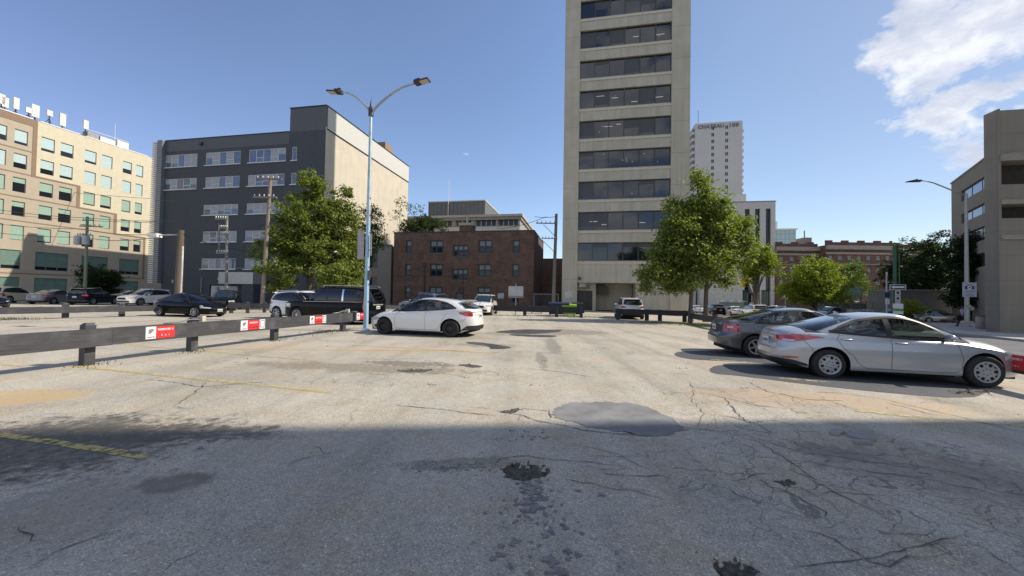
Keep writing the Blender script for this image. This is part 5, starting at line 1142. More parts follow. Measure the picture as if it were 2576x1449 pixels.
# ------------------------------------------------------------------ trees
def leafmat(name, c1, c2, c3):
    m = bpy.data.materials.new(name); m.use_nodes = True; nt = m.node_tree; b = nt.nodes['Principled BSDF']; b.inputs['Roughness'].default_value = .5; b.inputs['Specular IOR Level'].default_value = .3
    ge = N(nt, 'ShaderNodeNewGeometry'); t = N(nt, 'ShaderNodeTexCoord'); n = N(nt, 'ShaderNodeTexNoise', Scale=1.1, Detail=4.0, Roughness=.7); L_(nt, t.outputs['Object'], n.inputs['Vector'])
    f = mth(nt, 'ADD', mth(nt, 'MULTIPLY', ge.outputs['Random Per Island'], .55), mth(nt, 'MULTIPLY', n.outputs['Fac'], .5))
    c = ramp(nt, f, [(0.2, c1), (0.5, c2), (0.85, c3)]); L_(nt, c, b.inputs['Base Color'])
    tr = N(nt, 'ShaderNodeBsdfTranslucent'); L_(nt, mixc(nt, 1.0, c, (1.3,1.5,.5), 'MULTIPLY'), tr.inputs[0]); mx = N(nt, 'ShaderNodeMixShader'); mx.inputs[0].default_value = .46
    L_(nt, b.outputs[0], mx.inputs[1]); L_(nt, tr.outputs[0], mx.inputs[2]); L_(nt, mx.outputs[0], nt.nodes['Material Output'].inputs[0]); return m
LG = leafmat('leaf_green', (0.075,0.095,0.022), (0.165,0.20,0.048), (0.34,0.37,0.12)); LY = leafmat('leaf_yellow_green', (0.10,0.14,0.014), (0.19,0.23,0.026), (0.32,0.34,0.05)); LD = leafmat('leaf_shaded', (0.016,0.028,0.012), (0.026,0.045,0.017), (0.045,0.07,0.027))  # third leaf set has the shade of its trees put into darker greens
BARK = mat('bark', (0.11,0.09,0.075), .95, var=.25, vscale=3, bump=.6, bscale=12, streak=.6)
def tree(name, label, base, blobs, ncl, per, lsz, lm, trunk_r, seed, trunk_top=None, cat='tree', bark=BARK, spread=.46, group=None, lean=(0,0)):
    """blobs: (dx,dy,z,rx,rz) masses of the crown relative to the base; clumps of small leaves fill them unevenly"""
    rs = np.random.RandomState(seed); t = thing(name, label, cat, base, 0, group)
    vols = np.array([b[3]**2*b[4] for b in blobs]); pr = vols/vols.sum(); cs = []
    ch = rs.choice(len(blobs), ncl, p=pr)
    for i in ch:
        b = blobs[i]; u = rs.normal(size=3); u /= np.linalg.norm(u); r = rs.uniform(.15,1)**.42*rs.uniform(.72,1.18)
        cs.append((b[0]+u[0]*b[3]*r, b[1]+u[1]*b[3]*r, b[2]+u[2]*b[4]*r))
    cs = np.array(cs); n = ncl*per; sz = rs.uniform(.5,1.35,ncl)
    c = np.repeat(cs, per, 0)+rs.normal(size=(n,3))*spread*np.repeat(sz,per)[:,None]*np.array([1,1,.7])*.62
    # leaf frame
    nrm = rs.normal(size=(n,3)); nrm[:,2] = np.abs(nrm[:,2])+.35; nrm /= np.linalg.norm(nrm,axis=1)[:,None]
    a = rs.normal(size=(n,3)); a[:,2] -= .5; a -= nrm*(a*nrm).sum(1)[:,None]; a /= np.linalg.norm(a,axis=1)[:,None]; bb = np.cross(nrm,a)
    s = lsz*rs.uniform(.6,1.3,n)[:,None]
    v = np.empty((n,4,3)); v[:,0] = c-a*s; v[:,1] = c+bb*s*.45+nrm*s*.12; v[:,2] = c+a*s; v[:,3] = c-bb*s*.45+nrm*s*.12
    me = bpy.data.meshes.new('crown'); me.vertices.add(n*4); me.vertices.foreach_set('co', v.reshape(-1)); me.loops.add(n*4); me.loops.foreach_set('vertex_index', np.arange(n*4,dtype=np.int32)); me.polygons.add(n); me.polygons.foreach_set('loop_start', np.arange(0,n*4,4,dtype=np.int32)); me.materials.append(lm); me.update(); me.validate()
    link('crown', me, t)
    k = MB(); top = trunk_top or max(b[2] for b in blobs); rnd = random.Random(seed)
    z0 = min(b[2]-b[4] for b in blobs)
    pts = []; 
    for i in range(9): f = i/8; pts.append((lean[0]*f+rnd.gauss(0,.05)*f*3, lean[1]*f+rnd.gauss(0,.05)*f*3, top*f))
    k.tube(pts, [trunk_r*(1.35 if i == 0 else 1)*(1-.82*i/8) for i in range(9)], 9)
    for i in range(min(26, ncl//12)):
        e = cs[rnd.randrange(ncl)]; f = rnd.uniform(.25,.8); st = Vector(pts[int(f*8)]); en = Vector(e)
        if st.z > en.z: st = Vector(pts[max(1,int(8*min(f, en.z/top*.7)))])
        mid = st.lerp(en,.5)+Vector((rnd.gauss(0,.2),rnd.gauss(0,.2),.25)); r = trunk_r*.34*(1-f*.5)
        k.tube([st, st.lerp(mid,.5)+Vector((0,0,.1)), mid, en], [r, r*.8, r*.5, r*.15], 5)
    k.build('trunk', bark, t, smooth=60, fix=False); return t
def B_px(base, px, py, rpx, rpy, dy=0.0):
    """crown mass seen at a pixel, at the depth of the tree"""
    Y = base[1]+dy; q_ = D(px, py, Y); return (q_.x-base[0], dy, q_.z-base[2], rpx/FPX*Y, rpy/FPX*Y)
b = (D(800,0,36).x, 36, G(D(800,0,36).x, 36))
tree('deciduous_tree', 'large spreading bright green tree behind the black SUV, before the dark grey building', b, [B_px(b,*a) for a in [(785,480,34,44,0),(858,500,32,48,1),(735,535,40,44,-1),(800,560,62,55,0),(875,570,36,50,1.5),(700,595,40,44,-1.5),(770,630,75,55,0),(860,640,50,60,1),(715,680,48,34,-2),(850,700,56,36,-2),(655,625,22,26,-1),(762,452,16,24,0),(800,446,14,20,0),(668,670,24,30,-1.5),(690,725,34,20,-2),(880,690,30,40,-1),(740,505,22,24,-1)]], 620, 72, .155, LG, .34, 1, 10)
b = (D(925,0,40).x, 40, G(D(925,0,40).x, 40))
tree('deciduous_tree', 'smaller darker tree just left of the blue lamp pole, against the pale side wall', b, [B_px(b,*a) for a in [(930,555,30,42,0),(915,610,38,45,0),(945,590,22,35,1),(900,650,40,50,1)]], 210, 34, .13, leafmat('leaf_deep_green', (0.03,0.055,0.014), (0.05,0.085,0.02), (0.09,0.13,0.03)), .2, 2, 8)  # darker green leaves than the big tree beside it
b = (P(1776,814).x, P(1776,814).y, 0)
tree('deciduous_tree', 'big leafy tree in front of the tower with its trunk behind the right rail', b, [B_px(b,*a) for a in [(1762,468,26,36,0),(1790,520,44,40,0),(1735,530,34,36,0),(1705,575,44,42,-.5),(1790,590,62,52,.5),(1845,570,34,40,.5),(1672,630,38,36,-.5),(1750,655,72,46,0),(1848,640,42,42,1),(1640,690,40,28,-1),(1710,710,46,30,-.5),(1825,700,36,26,0),(1622,730,20,22,-1),(1690,515,18,20,0),(1872,606,24,28,0),(1888,560,10,14,0),(1800,448,10,18,0),(1762,432,10,16,0)]], 760, 64, .118, LG, .17, 3, 8.5)
b = (P(1737,813.5).x, P(1737,813.5).y, 0)
tree('deciduous_tree', 'slimmer tree whose dark trunk rises right beside the rail corner post', b, [B_px(b,*a) for a in [(1700,650,50,45,0),(1730,600,50,60,.4),(1670,700,40,30,-.4)]], 150, 56, .12, LG, .15, 4, 7)
b = (D(1903,0,46).x, 46, G(D(1903,0,46).x, 46))
tree('deciduous_tree', 'light green open tree before the white slotted office block', b, [B_px(b,*a) for a in [(1915,650,34,30,0),(1900,625,22,24,0),(1942,675,20,24,0),(1890,675,28,24,0),(1885,695,14,28,0)]], 230, 34, .15, LY, .38, 5, 7)
b = (D(2050,0,48).x, 48, G(D(2050,0,48).x, 48))
tree('deciduous_tree', 'round bushy yellow-green tree in front of the red brick block', b, [B_px(b,*a) for a in [(2050,680,48,36,0),(2030,715,62,38,0),(2085,720,52,36,0),(2010,735,45,28,0),(2110,745,32,22,0),(2050,745,70,24,0)]], 520, 36, .16, LY, .2, 6, 5)
b = (D(2140,0,60).x, 60, G(D(2140,0,60).x, 60))
tree('deciduous_tree', 'thin greyish green tree between the round tree and the red brick corner', b, [B_px(b,*a) for a in [(2135,690,35,30,0),(2160,720,30,25,0),(2150,665,22,16,0)]], 170, 22, .16, leafmat('leaf_grey_green', (0.06,0.09,0.02), (0.11,0.15,0.035), (0.18,0.22,0.06)), .2, 7, 6)
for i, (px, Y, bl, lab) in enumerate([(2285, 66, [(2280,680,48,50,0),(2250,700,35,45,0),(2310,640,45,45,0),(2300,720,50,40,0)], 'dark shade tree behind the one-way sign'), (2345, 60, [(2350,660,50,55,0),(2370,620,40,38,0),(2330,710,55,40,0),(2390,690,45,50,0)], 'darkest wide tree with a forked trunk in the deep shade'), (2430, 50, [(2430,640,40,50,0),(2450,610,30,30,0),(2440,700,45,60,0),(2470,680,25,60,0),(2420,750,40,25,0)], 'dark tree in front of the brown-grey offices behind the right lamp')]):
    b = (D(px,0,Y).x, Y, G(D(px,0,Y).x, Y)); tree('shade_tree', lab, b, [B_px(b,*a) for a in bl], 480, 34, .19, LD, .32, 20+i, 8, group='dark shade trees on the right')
b = (D(2292,0,50).x, 50, G(D(2292,0,50).x, 50))
tree('shrub', 'sunlit pale green shrub at the foot of the dark trees', b, [B_px(b,*a) for a in [(2290,770,22,16,0),(2305,780,22,12,0),(2275,785,20,12,0)]], 110, 26, .11, LY, .05, 31, .8, cat='shrub')
b = (D(245,0,46).x, 46, G(D(245,0,46).x, 46))
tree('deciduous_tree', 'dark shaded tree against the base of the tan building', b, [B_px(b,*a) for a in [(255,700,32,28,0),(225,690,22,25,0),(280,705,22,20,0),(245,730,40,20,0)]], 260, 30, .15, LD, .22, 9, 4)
b = (D(1018,0,62).x, 62, G(D(1018,0,62).x, 62))
tree('sparse_tree', 'sparse half-bare tree rising behind the left end of the brick roof', b, [B_px(b,*a) for a in [(1010,510,22,20,0),(1040,525,26,16,0),(1000,545,22,16,0)]], 42, 14, .16, leafmat('leaf_sparse', (0.03,0.05,0.02), (0.05,0.07,0.03), (0.1,0.11,0.05)), .16, 10, 15, group=None)
b = (D(1060,0,64).x, 64, G(D(1060,0,64).x, 64))
tree('deciduous_tree', 'dull dark green tree crown behind the brick roof, before the concrete office', b, [B_px(b,*a) for a in [(1050,570,45,18,0),(1080,560,35,20,0),(1110,575,25,12,0),(1030,580,30,10,0)]], 230, 22, .18, leafmat('leaf_dull', (0.025,0.045,0.02), (0.045,0.07,0.03), (0.075,0.1,0.04)), .2, 12, 10)
# weeds at the foot of the right rail
rs = random.Random(9); k = MB()
def weeds(c, sx, sy, n, h):
    for i in range(n):
        x = c[0]+rs.gauss(0,sx); y = c[1]+rs.gauss(0,sy); a = rs.uniform(0,6.28); hh = h*rs.uniform(.5,1.4); w = .012; lx, ly = math.cos(a)*hh*.4, math.sin(a)*hh*.4
        g0 = G(x,y); k.poly([(x-w,y,g0+.003),(x+w,y,g0+.003),(x+lx,y+ly,g0+hh)])
weeds((12.3,23.6), .7, .9, 1500, .12); weeds((10.4,25.2), 1.2, .3, 700, .1); weeds((-25.5,18.6), .8, .5, 500, .1); weeds((-7.6,15.2), .3, .8, 160, .06); weeds((5.0,30.2), 2.0, .2, 500, .1)

for p_ in NP: weeds((p_.x+.15, p_.y-.1), .16, .2, 45, .05)
for _ in range(26): weeds((rs.uniform(-8,9), rs.uniform(6,14)), .10, .03, 7, .02)
weeds((-3.5, 29.6), 3.5, .15, 500, .1)
o = k.build('grass', mat('weed_green',(0.13,0.17,0.04),.8,var=.2), fix=False); tag(o, 'patchy weeds and short grass along the timber rails', 'grass'); o['kind'] = 'stuff'
sheet('grass_verge', [(11.6,26.2),(13.7,21.4),(13.0,20.6),(11.9,21.8),(11.4,25.6)], mat('verge_soil',(0.17,0.17,0.07),.95,var=.2,vscale=4), z=.01)
# ------------------------------------------------------------------ cars
def lerpt(pts, x):
    if x <= pts[0][0]: return pts[0][1]
    for (a, u), (b, v) in zip(pts, pts[1:]):
        if x <= b: 
            t = (x-a)/(b-a); return u+(v-u)*t
    return pts[-1][1]
def sm(pts):
    """smooth a polyline function by Catmull-Rom resampling"""
    out = []
    for i in range(len(pts)-1):
        p0 = pts[max(i-1,0)]; p1 = pts[i]; p2 = pts[i+1]; p3 = pts[min(i+2,len(pts)-1)]
        for k in range(6):
            t = k/6; f = lambda a,b,c,d: .5*(2*b+(c-a)*t+(2*a-5*b+4*c-d)*t*t+(3*b-a-3*c+d)*t**3)
            out.append((p1[0]+(p2[0]-p1[0])*t, f(p0[1],p1[1],p2[1],p3[1])))
    out.append(pts[-1]); return out
def paint(name, col, metal=0.0, rough=.28, coat=1.0):
    return mat('paint_'+name, col, rough, metal, var=0.015, vscale=30, spec=.5 if coat > .5 else .2, coat=coat)
GLS = mat('car_glass', (0.016,0.022,0.025), .02, 0, var=0, spec=1.0); GLT = mat('car_glass_clear', (0.05,0.075,0.085), .03, 0, var=0, spec=1.0)
BLKP = mat('black_plastic', (0.018,0.018,0.019), .5, var=.05); RUB = mat('tyre_rubber', (0.022,0.022,0.022), .85, var=.15, vscale=15); UND = mat('underbody', (0.008,0.008,0.008), .9, var=0)
REDL = mat('red_lens', (0.42,0.012,0.018), .12, var=.04, spec=.9, coat=1); WHL = mat('clear_lens', (0.50,0.50,0.50), .12, .1, var=.05, spec=1.0, coat=1); AMB = mat('amber_lens', (0.5,0.15,0.02), .2); PLT = mat('number_plate', (0.62,0.64,0.62), .5, var=.05, vscale=60)
ALLOY = mat('alloy_silver', (0.50,0.50,0.50), .32, .75, var=.05); STW = mat('black_steel_wheel', (0.025,0.025,0.027), .45, .2, var=.1); CHR = mat('chrome', (0.75,0.76,0.78), .12, 1.0, var=0); COVER = mat('wheel_cover', (0.36,0.37,0.38), .42, .3, var=.05)
SEAT = mat('seat_cloth', (0.16,0.16,0.165), .8)
WH_CACHE = {}
def wheel(parent, x, y, r, style, side):
    key = (round(r,3), style)
    if key not in WH_CACHE:
        w = .21; rr = r*.655
        t = MB(); t.lathe([(rr,-.5*w*.9),(rr+.01,-.5*w),(r-.035,-.5*w-.004),(r-.012,-.5*w+.012),(r,-.5*w+.04),(r,.5*w-.04),(r-.012,.5*w-.012),(r-.035,.5*w+.004),(rr,.5*w)], 40)
        tm = t.mesh('tyre', RUB, 50)
        d = MB(); d.lathe([(0,-.02),(rr*.98,-.02),(rr*.98,.06)], 32); dm = d.mesh('wheel', UND)
        k = MB(); k.lathe([(rr-.03,-.5*w+.02),(rr-.028,-.5*w-.002),(rr+.004,-.5*w-.008),(rr+.006,-.5*w+.02),(rr-.02,-.02)], 40)
        if style in ('steel',):
            k.lathe([(rr-.02,-.03),(rr*.80,-.06),(rr*.55,-.075),(rr*.4,-.05),(rr*.3,-.055),(0,-.055)], 30)
            for i in range(5): a = 2*math.pi*i/5; k.lathe([(0,-.08),(.012,-.08),(.014,-.05)], 6, 'Y', (math.cos(a)*rr*.32,0,math.sin(a)*rr*.32))
            for i in range(14):
                a = 2*math.pi*i/14; k.box(-.014,.014,-.083,-.06,-.012,.012, rot=Matrix.Rotation(a,3,'Y'), at=(math.cos(a)*rr*.66,0,-math.sin(a)*rr*.66))
        else:
            ns = {'cover':0, 'five':5, 'ten':10, 'twin':5}[style]
            y0 = -.5*w+.012
            k.lathe([(0,y0-.01),(rr*.22,y0-.008),(rr*.25,y0+.02),(rr*.25,y0+.06)], 20)
            for i in range(ns):
                a = 2*math.pi*i/ns
                def sp(a0, a1, w0, w1, r0=.2, r1=.97):
                    p0 = Vector((math.cos(a0), 0, math.sin(a0)))*rr*r0; p1 = Vector((math.cos(a1), 0, math.sin(a1)))*rr*r1; dd = (p1-p0).normalized(); n_ = Vector((-dd.z,0,dd.x))
                    q = [p0-n_*w0, p1-n_*w1, p1+n_*w1, p0+n_*w0]
                    k.prism([Vector((p.x, y0+(.012 if i_ in (1,2) else 0), p.z)) for i_, p in enumerate(q)], (0,.035,0))
                if style == 'five': sp(a, a, rr*.13, rr*.09)
                elif style == 'ten': sp(a, a+.08, rr*.05, rr*.05)
                else: sp(a-.12, a-.17, rr*.055, rr*.05); sp(a+.12, a+.17, rr*.055, rr*.05)
            if style == 'cover':
                import bmesh as _b
                k.lathe([(0,y0-.014),(rr*.5,y0-.012),(rr*.9,y0+.0),(rr*.99,y0+.006)], 48)
                def hole(a, r, la, lb, m=1):
                    c_ = Vector((math.cos(a)*r, y0-.0165+(.009 if r > rr*.5 else 0)*(r/rr), math.sin(a)*r)); e1 = Vector((math.cos(a),0,math.sin(a))); e2 = Vector((-e1.z,0,e1.x))
                    k.prism([c_+e1*math.cos(q*.524)*la*(1+.25*math.cos(q*.524))+e2*math.sin(q*.524)*lb*(1+.25*math.cos(q*.524)) for q in range(12)], (0,.004,0), m)
                for i in range(6): hole(2*math.pi*i/6, rr*.66, rr*.20, rr*.135); hole(2*math.pi*(i+.5)/6, rr*.80, rr*.10, rr*.085)
                for i in range(6): hole(2*math.pi*(i+.5)/6, rr*.30, rr*.05, rr*.05)
        WH_CACHE[key] = (dm, tm, k.mesh('rim', [{'steel':STW,'cover':COVER}.get(style, ALLOY), UND], 40))
    dm, tm, rm = WH_CACHE[key]
    o = link('wheel', dm, parent, (x, y, r)); o.rotation_euler = (0, R(random.uniform(0,70)), 0 if side < 0 else math.pi)
    link('tyre', tm, o); link('rim', rm, o)
    return o
class Body:
    def __init__(s, sp):
        s.sp = sp; s.L = sp['L']; s.hw = sp['W']/2; s.xm = s.L/2
        s.zs = sm(sp['zs']); s.zt = sm(sp['zt']); s.rf = sm(sp['roof']); s.H = max(v for _, v in s.rf)
        s.sill = sp.get('sill', .21)
    def zsh(s, x): return lerpt(s.zs, x)
    def ztop(s, x): return lerpt(s.zt, x)
    def zbot(s, x):
        sp = s.sp; z = s.sill
        if x < sp['ra']: z = max(z, s.sill+(sp.get('rlift',.10))*max(0,(sp['ra']-.4-x))/(sp['ra']-.4))
        if x > sp['fa']+.4: z = max(z, s.sill-.01)
        for a in (sp['ra'], sp['fa']):
            Ra = sp['r']+.065; dx = abs(x-a)
            if dx < Ra-1e-4: z = max(z, sp['r']+math.sqrt(Ra*Ra-dx*dx)*1.0)
        return z
    def xend(s, x, z):
        """shift of a station towards the real nose and tail outline"""
        sp = s.sp
        if x > s.xm:
            t = max(0, (x-(sp['fa']+.25))/(s.L-(sp['fa']+.25))); return x+(lerpt(sp['nose'], z))*t*t
        t = max(0, ((sp['ra']-.25)-x)/(sp['ra']-.25)); return x+(lerpt(sp['tail'], z))*t*t
    def plan(s, x, hw=None, pf=None):
        hw = hw or s.hw; xi = (x-s.xm)/s.xm; p = s.sp['pf'] if xi > 0 else s.sp['pr']
        q = 1-min(1,abs(xi))**p; return hw*max(0,q)**(1/p)
    def sec(s, z):
        f = z/s.zsh(s.xm); return lerpt(s.sp.get('sec', [(0,.90),(.22,.955),(.3,.985),(.42,.985),(.62,1.0),(.76,1.0),(.84,.985),(.93,.965),(1.0,.925),(1.15,.90)]), f)
    def side(s, x, z): return s.plan(x)*s.sec(z)
    def greeny(s, x, z):
        sp = s.sp; zr = lerpt(s.rf, min(max(x, sp['xr1']), sp['xf1']))-.05; t = .5; y = s.gplan(x, t)
        for _ in range(4):
            zb = s.gbase(x, y); t = min(1.0, max(0, (z-zb)/max(.05, zr-zb))); y = s.gplan(x, t)
        return y
    def gbase(s, x, y):
        b = s.zsh(x)-.02; bc = max(s.zsh(x), s.ztop(x))-.03; return b+(bc-b)*(1-min(1, (y/max(.01, s.side(x, s.zsh(x))))**2.4))
    def gends(s, t):
        sp = s.sp; b = .06*math.sin(math.pi*t); return sp['xr0']+(sp['xr1']-sp['xr0'])*t-b*.6, sp['xf0']+(sp['xf1']-sp['xf0'])*t+b
    def gw(s, t): 
        sp = s.sp; return (s.hw*.915)*(1-t)+s.hw*sp.get('tum',.70)*t+.035*math.sin(math.pi*t)
    def gplan(s, x, t):
        a, b = s.gends(t); xm = (a+b)/2; h = (b-a)/2; xi = min(1, abs((x-xm)/h)); p = s.sp.get('pg', 4.5); return s.gw(t)*max(0, 1-xi**p)**(1/p)
def clearglass(name, tint, refl):
    m = bpy.data.materials.new(name); m.use_nodes = True; nt = m.node_tree; nt.nodes.remove(nt.nodes['Principled BSDF'])
    tr = N(nt, 'ShaderNodeBsdfTransparent'); tr.inputs[0].default_value = (*tint, 1); gl = N(nt, 'ShaderNodeBsdfGlossy'); gl.inputs['Roughness'].default_value = .02
    fr = N(nt, 'ShaderNodeFresnel', IOR=1.52); f = mth(nt, 'MULTIPLY', fr.outputs[0], refl, clamp=True); mx = N(nt, 'ShaderNodeMixShader'); L_(nt, f, mx.inputs[0]); L_(nt, tr.outputs[0], mx.inputs[1]); L_(nt, gl.outputs[0], mx.inputs[2]); L_(nt, mx.outputs[0], nt.nodes['Material Output'].inputs[0]); return m
GLX = clearglass('clear_car_glass', (.66,.76,.74), 1.7); GLDK = clearglass('privacy_glass', (.10,.12,.12), 1.5)
def make_car(sp, name, label, P0, heading, pm, group=None, wheelstyle='five', cat='car', plate_front=False, near=False, trims=True, glass=None):
    """P0: ground point under the middle of the car; heading in radians"""
    B = Body(sp); glass = glass or (GLX if near else GLS)
    t = thing(name, label, cat, (P0[0], P0[1], P0[2] if len(P0) > 2 else 0), heading, group); sh = -B.xm
    # stations
    xs = set([0.0, B.L]); nx = 40 if near else 26
    for i in range(nx+1): xs.add(B.L*(.5-.5*math.cos(math.pi*i/nx)))
    for i in range(10): xs.add(B.L*i/10)
    for a in (sp['ra'], sp['fa']):
        Ra = sp['r']+.065
        for i in range(17 if near else 11): th = math.pi*i/(16 if near else 10); xs.add(a-math.cos(th)*Ra*.9999)
        xs.add(a-Ra-.004); xs.add(a+Ra+.004)
    xs = sorted(xs); st = [xs[0]]
    for x in xs[1:]:
        if x-st[-1] > .0035: st.append(x)
    st[-1] = B.L
    nl = 16 if near else 10
    k = MB(); rows = []
    for j in range(nl+1):
        f = j/nl; ring = []
        for sgn, seq in ((-1, st), (1, st[::-1])):
            for x in seq[:-1]:
                zb = B.zbot(x); z = zb+(B.zsh(x)-zb)*f; y = B.side(x, z)
                ring.append((B.xend(x, z)+sh, sgn*y, z))
        rows.append(ring)
    # rounded shoulder then hood / deck surface
    for f in (.93,.8,.6,.4,.2,.02):
        ring = []
        for sgn, seq in ((-1, st), (1, st[::-1])):
            for x in seq[:-1]:
                z0 = B.zsh(x); zt = max(z0, B.ztop(x)); y = B.side(x, z0)*f; z = z0+(zt-z0)*(1-f**2.4)**.8; xx = B.xm+(B.xend(x, z)-B.xm)*(1-(1-f)*.012); ring.append((xx+sh, sgn*y, z))
        rows.append(ring)
    k.grid(rows, close=True)
    body = k.build('body', pm, t, smooth=38)
    # underbody
    k = MB(); k.box(.25+sh, B.L-.25+sh, -B.hw+.27, B.hw-.27, .17, .62); k.box(sp['ra']+.45+sh, sp['fa']-.45+sh, -B.hw+.12, B.hw-.12, .17, .32); k.build('underbody', UND, t)
    # wheel arch liners
    for a in (sp['ra'], sp['fa']):
        for sgn in (-1,1):
            k = MB(); Ra = sp['r']+.075; rws = []
            for i in range(13):
                th = math.pi*i/12; x = a-math.cos(th)*Ra; z = sp['r']+math.sin(th)*Ra; rws.append([(x+sh, sgn*(B.hw-.27), z), (x+sh, sgn*(B.side(x, z)-.012), z)])
            k.grid(rws); k.build('arch_liner', UND, t)
    # greenhouse: pillars and roof
    nt_ = 26 if near else 7; ng = 96 if near else 18; gx = [i/ng for i in range(ng+1)]
    def gpt(xi, tt, sgn):
        a, b = B.gends(tt); x = (a+b)/2+(b-a)/2*xi; y = B.gplan(x, tt); xc = min(max(x, sp['xr1']), sp['xf1']); zr = lerpt(B.rf, xc)-.05
        base = B.gbase(x, y)
        return (x+sh, sgn*y, base+(zr-base)*tt)
    xi_l = [math.sin(math.pi*(g_-.5)) for g_ in gx]
    k = MB(); rws = []
    for j in range(nt_+1):
        ring = []
        for sgn, seq in ((-1, xi_l), (1, xi_l[::-1])):
            for xi in seq[:-1]: ring.append(gpt(xi, j/nt_, sgn))
        rws.append(ring)
    for f in (.965,.88,.7,.45,.2,.02):
        ring = []
        for sgn, seq in ((-1, xi_l), (1, xi_l[::-1])):
            for xi in seq[:-1]:
                x, y, z = gpt(xi, 1, sgn); xc = min(max(x-sh, sp['xr1']), sp['xf1']); a, b = B.gends(1); m_ = (a+b)/2+sh
                ring.append((m_+(x-m_)*(1-(1-f)*.02), y*f, z+.05*(1-f**2.2)))
        rws.append(ring)
    if near:
        def hole(j, pts):
            tt = (j+.5)/nt_; cx = sum(p[0] for p in pts)/4-sh; cy = sum(abs(p[1]) for p in pts)/4; cz = sum(p[2] for p in pts)/4; a, b = B.gends(tt); xm = (a+b)/2; xi = abs((cx-xm)/((b-a)/2)); u = cy/B.gw(tt)
            if u < .895 and .06 < tt < .955 and xi > .7:
                if cx < xm and (tt < sp.get('rw0',.1)+.01 or u > sp.get('rwf',.88)-.03): return False
                return True
            lo_, hi_ = lerpt(sp['dlo_lo'], cx), lerpt(DH, cx); return u > .8 and sp['dlo'][0] < cx < sp['dlo'][1] and lo_-.004 < cz < hi_+.004
        DH = sm(sp['dlo_hi']); w_ = len(rws[0]); b0 = 0
        for r in rws: k.v += [tuple(p) for p in r]
        for j in range(len(rws)-1):
            for q in range(w_):
                q2 = (q+1) % w_; pts = (rws[j][q], rws[j][q2], rws[j+1][q2], rws[j+1][q])
                if j < nt_ and hole(j, pts): continue
                k.f.append((j*w_+q, j*w_+q2, (j+1)*w_+q2, (j+1)*w_+q)); k.m.append(0)
    else: k.grid(rws, close=True)
    k.build('roof', sp.get('roofmat', pm), t, smooth=38)
    if near:
        k = MB(); rws = []
        for i in range(25):
            x = sp['xr0']+.12+(sp['xf0']-sp['xr0']-.24)*i/24; row = []
            for q in range(9):
                u = -1+q/4; y = B.side(x, B.zsh(x))*.93*u; z0 = B.zsh(x); zt = max(z0, B.ztop(x)); row.append((x+sh, y, z0+(zt-z0)*(1-abs(u*.93)**2.4)**.8+.012))
            rws.append(row)
        k.grid(rws); k.build('cabin_trim', mat('cabin_black',(0.012,0.012,0.013),.8), t)
        sw_ = B.gw(.5)
        for (sx_, n_, nm) in ((sp['ra']+.62, 3, 'rear_seat'), (sp['ra']+1.42, 2, 'front_seat')):
            for q in range(n_):
                yy = (q-(n_-1)/2)*(.46 if n_ == 3 else .72); zb_ = B.zsh(sx_)-.02; ht = B.H-.34-zb_; k = MB()
                k.prism([(sx_+sh, yy-.2, zb_),(sx_+sh, yy+.2, zb_),(sx_-.05+sh, yy+.17, zb_+ht*.75),(sx_-.07+sh, yy+.1, zb_+ht),(sx_-.07+sh, yy-.1, zb_+ht),(sx_-.05+sh, yy-.17, zb_+ht*.75)], (-.12,0,0)); k.build(nm, SEAT, t)
                k = MB(); k.lathe([(0,-.05),(.10,-.045),(.12,0),(.10,.045),(0,.05)], 14, 'X', (sx_-.12+sh, yy, zb_+ht+.09)); k.build('headrest', SEAT, t, smooth=True)
        k = MB(); c_ = Vector((sp['ra']+1.95+sh, .38, B.zsh(sp['ra']+1.95)+.03)); k.tube([c_+Vector((.07*math.sin(a*.524), .18*math.cos(a*.524), .17*math.sin(a*.524))) for a in range(13)], .016, 6, cap=False); k.build('steering_wheel', BLKP, t)
    # windscreen and rear window
    def endglass(front, nm, m_, t0, t1, wf, off):
        k = MB(); rws = []
        for j in range(9):
            tt = t0+(t1-t0)*j/8; row = []
            for i in range(13):
                u = -1+2*i/12; a, b = B.gends(tt); w = B.gw(tt)*wf; y = u*w; p = sp.get('pg', 4.5); q_ = max(0, 1-(abs(y)/B.gw(tt))**p)**(1/p); xi = q_ if front else -q_
                x = (a+b)/2+(b-a)/2*xi; xc = min(max(x, sp['xr1']), sp['xf1']); zr = lerpt(B.rf, xc)-.05; base = B.zsh(x)-.02; bc = max(B.zsh(x), B.ztop(x))-.03
                base = base+(bc-base)*(1-min(1, (abs(y)/max(.01, B.side(x, B.zsh(x))))**2.4))
                row.append((x+sh+(off if front else -off), y, base+(zr-base)*tt+off*.7))
            rws.append(row)
        k.grid(rws); return k.build(nm, m_, t, smooth=True)
    ws = endglass(True, 'windscreen', glass, .05, .97, .93, .012)
    rw = endglass(False, 'rear_window', glass, sp.get('rw0', .10), .95, sp.get('rwf', .88), .012)
    # side windows
    def gpatch(nm, x0, x1, lo, hi, m_, off, parent, grow=0.0, n=14, band=None):
        for sgn in (-1, 1):
            k = MB(); rws = []
            for i in range(n+1):
                x = x0+(x1-x0)*i/n; zl = lerpt(lo, x)-grow; zh = max(lerpt(hi, x)+grow, zl+.004)
                if band == 'lo': zh = min(zh, zl+.045)
                if band == 'hi': zl = max(zl, zh-.045)
                row = []
                for j in range(5):
                    z = zl+(zh-zl)*j/4; y = (B.greeny(x, z) if z > B.zsh(x)-.02 else B.side(x, z)); row.append((x+sh, sgn*(y+off), z+off*.3))
                rws.append(row)
            k.grid(rws); k.build(nm, m_, parent, smooth=True, fix=True)
    lo, hi = sp['dlo_lo'], sm(sp['dlo_hi']); a_, b_ = sp['dlo']
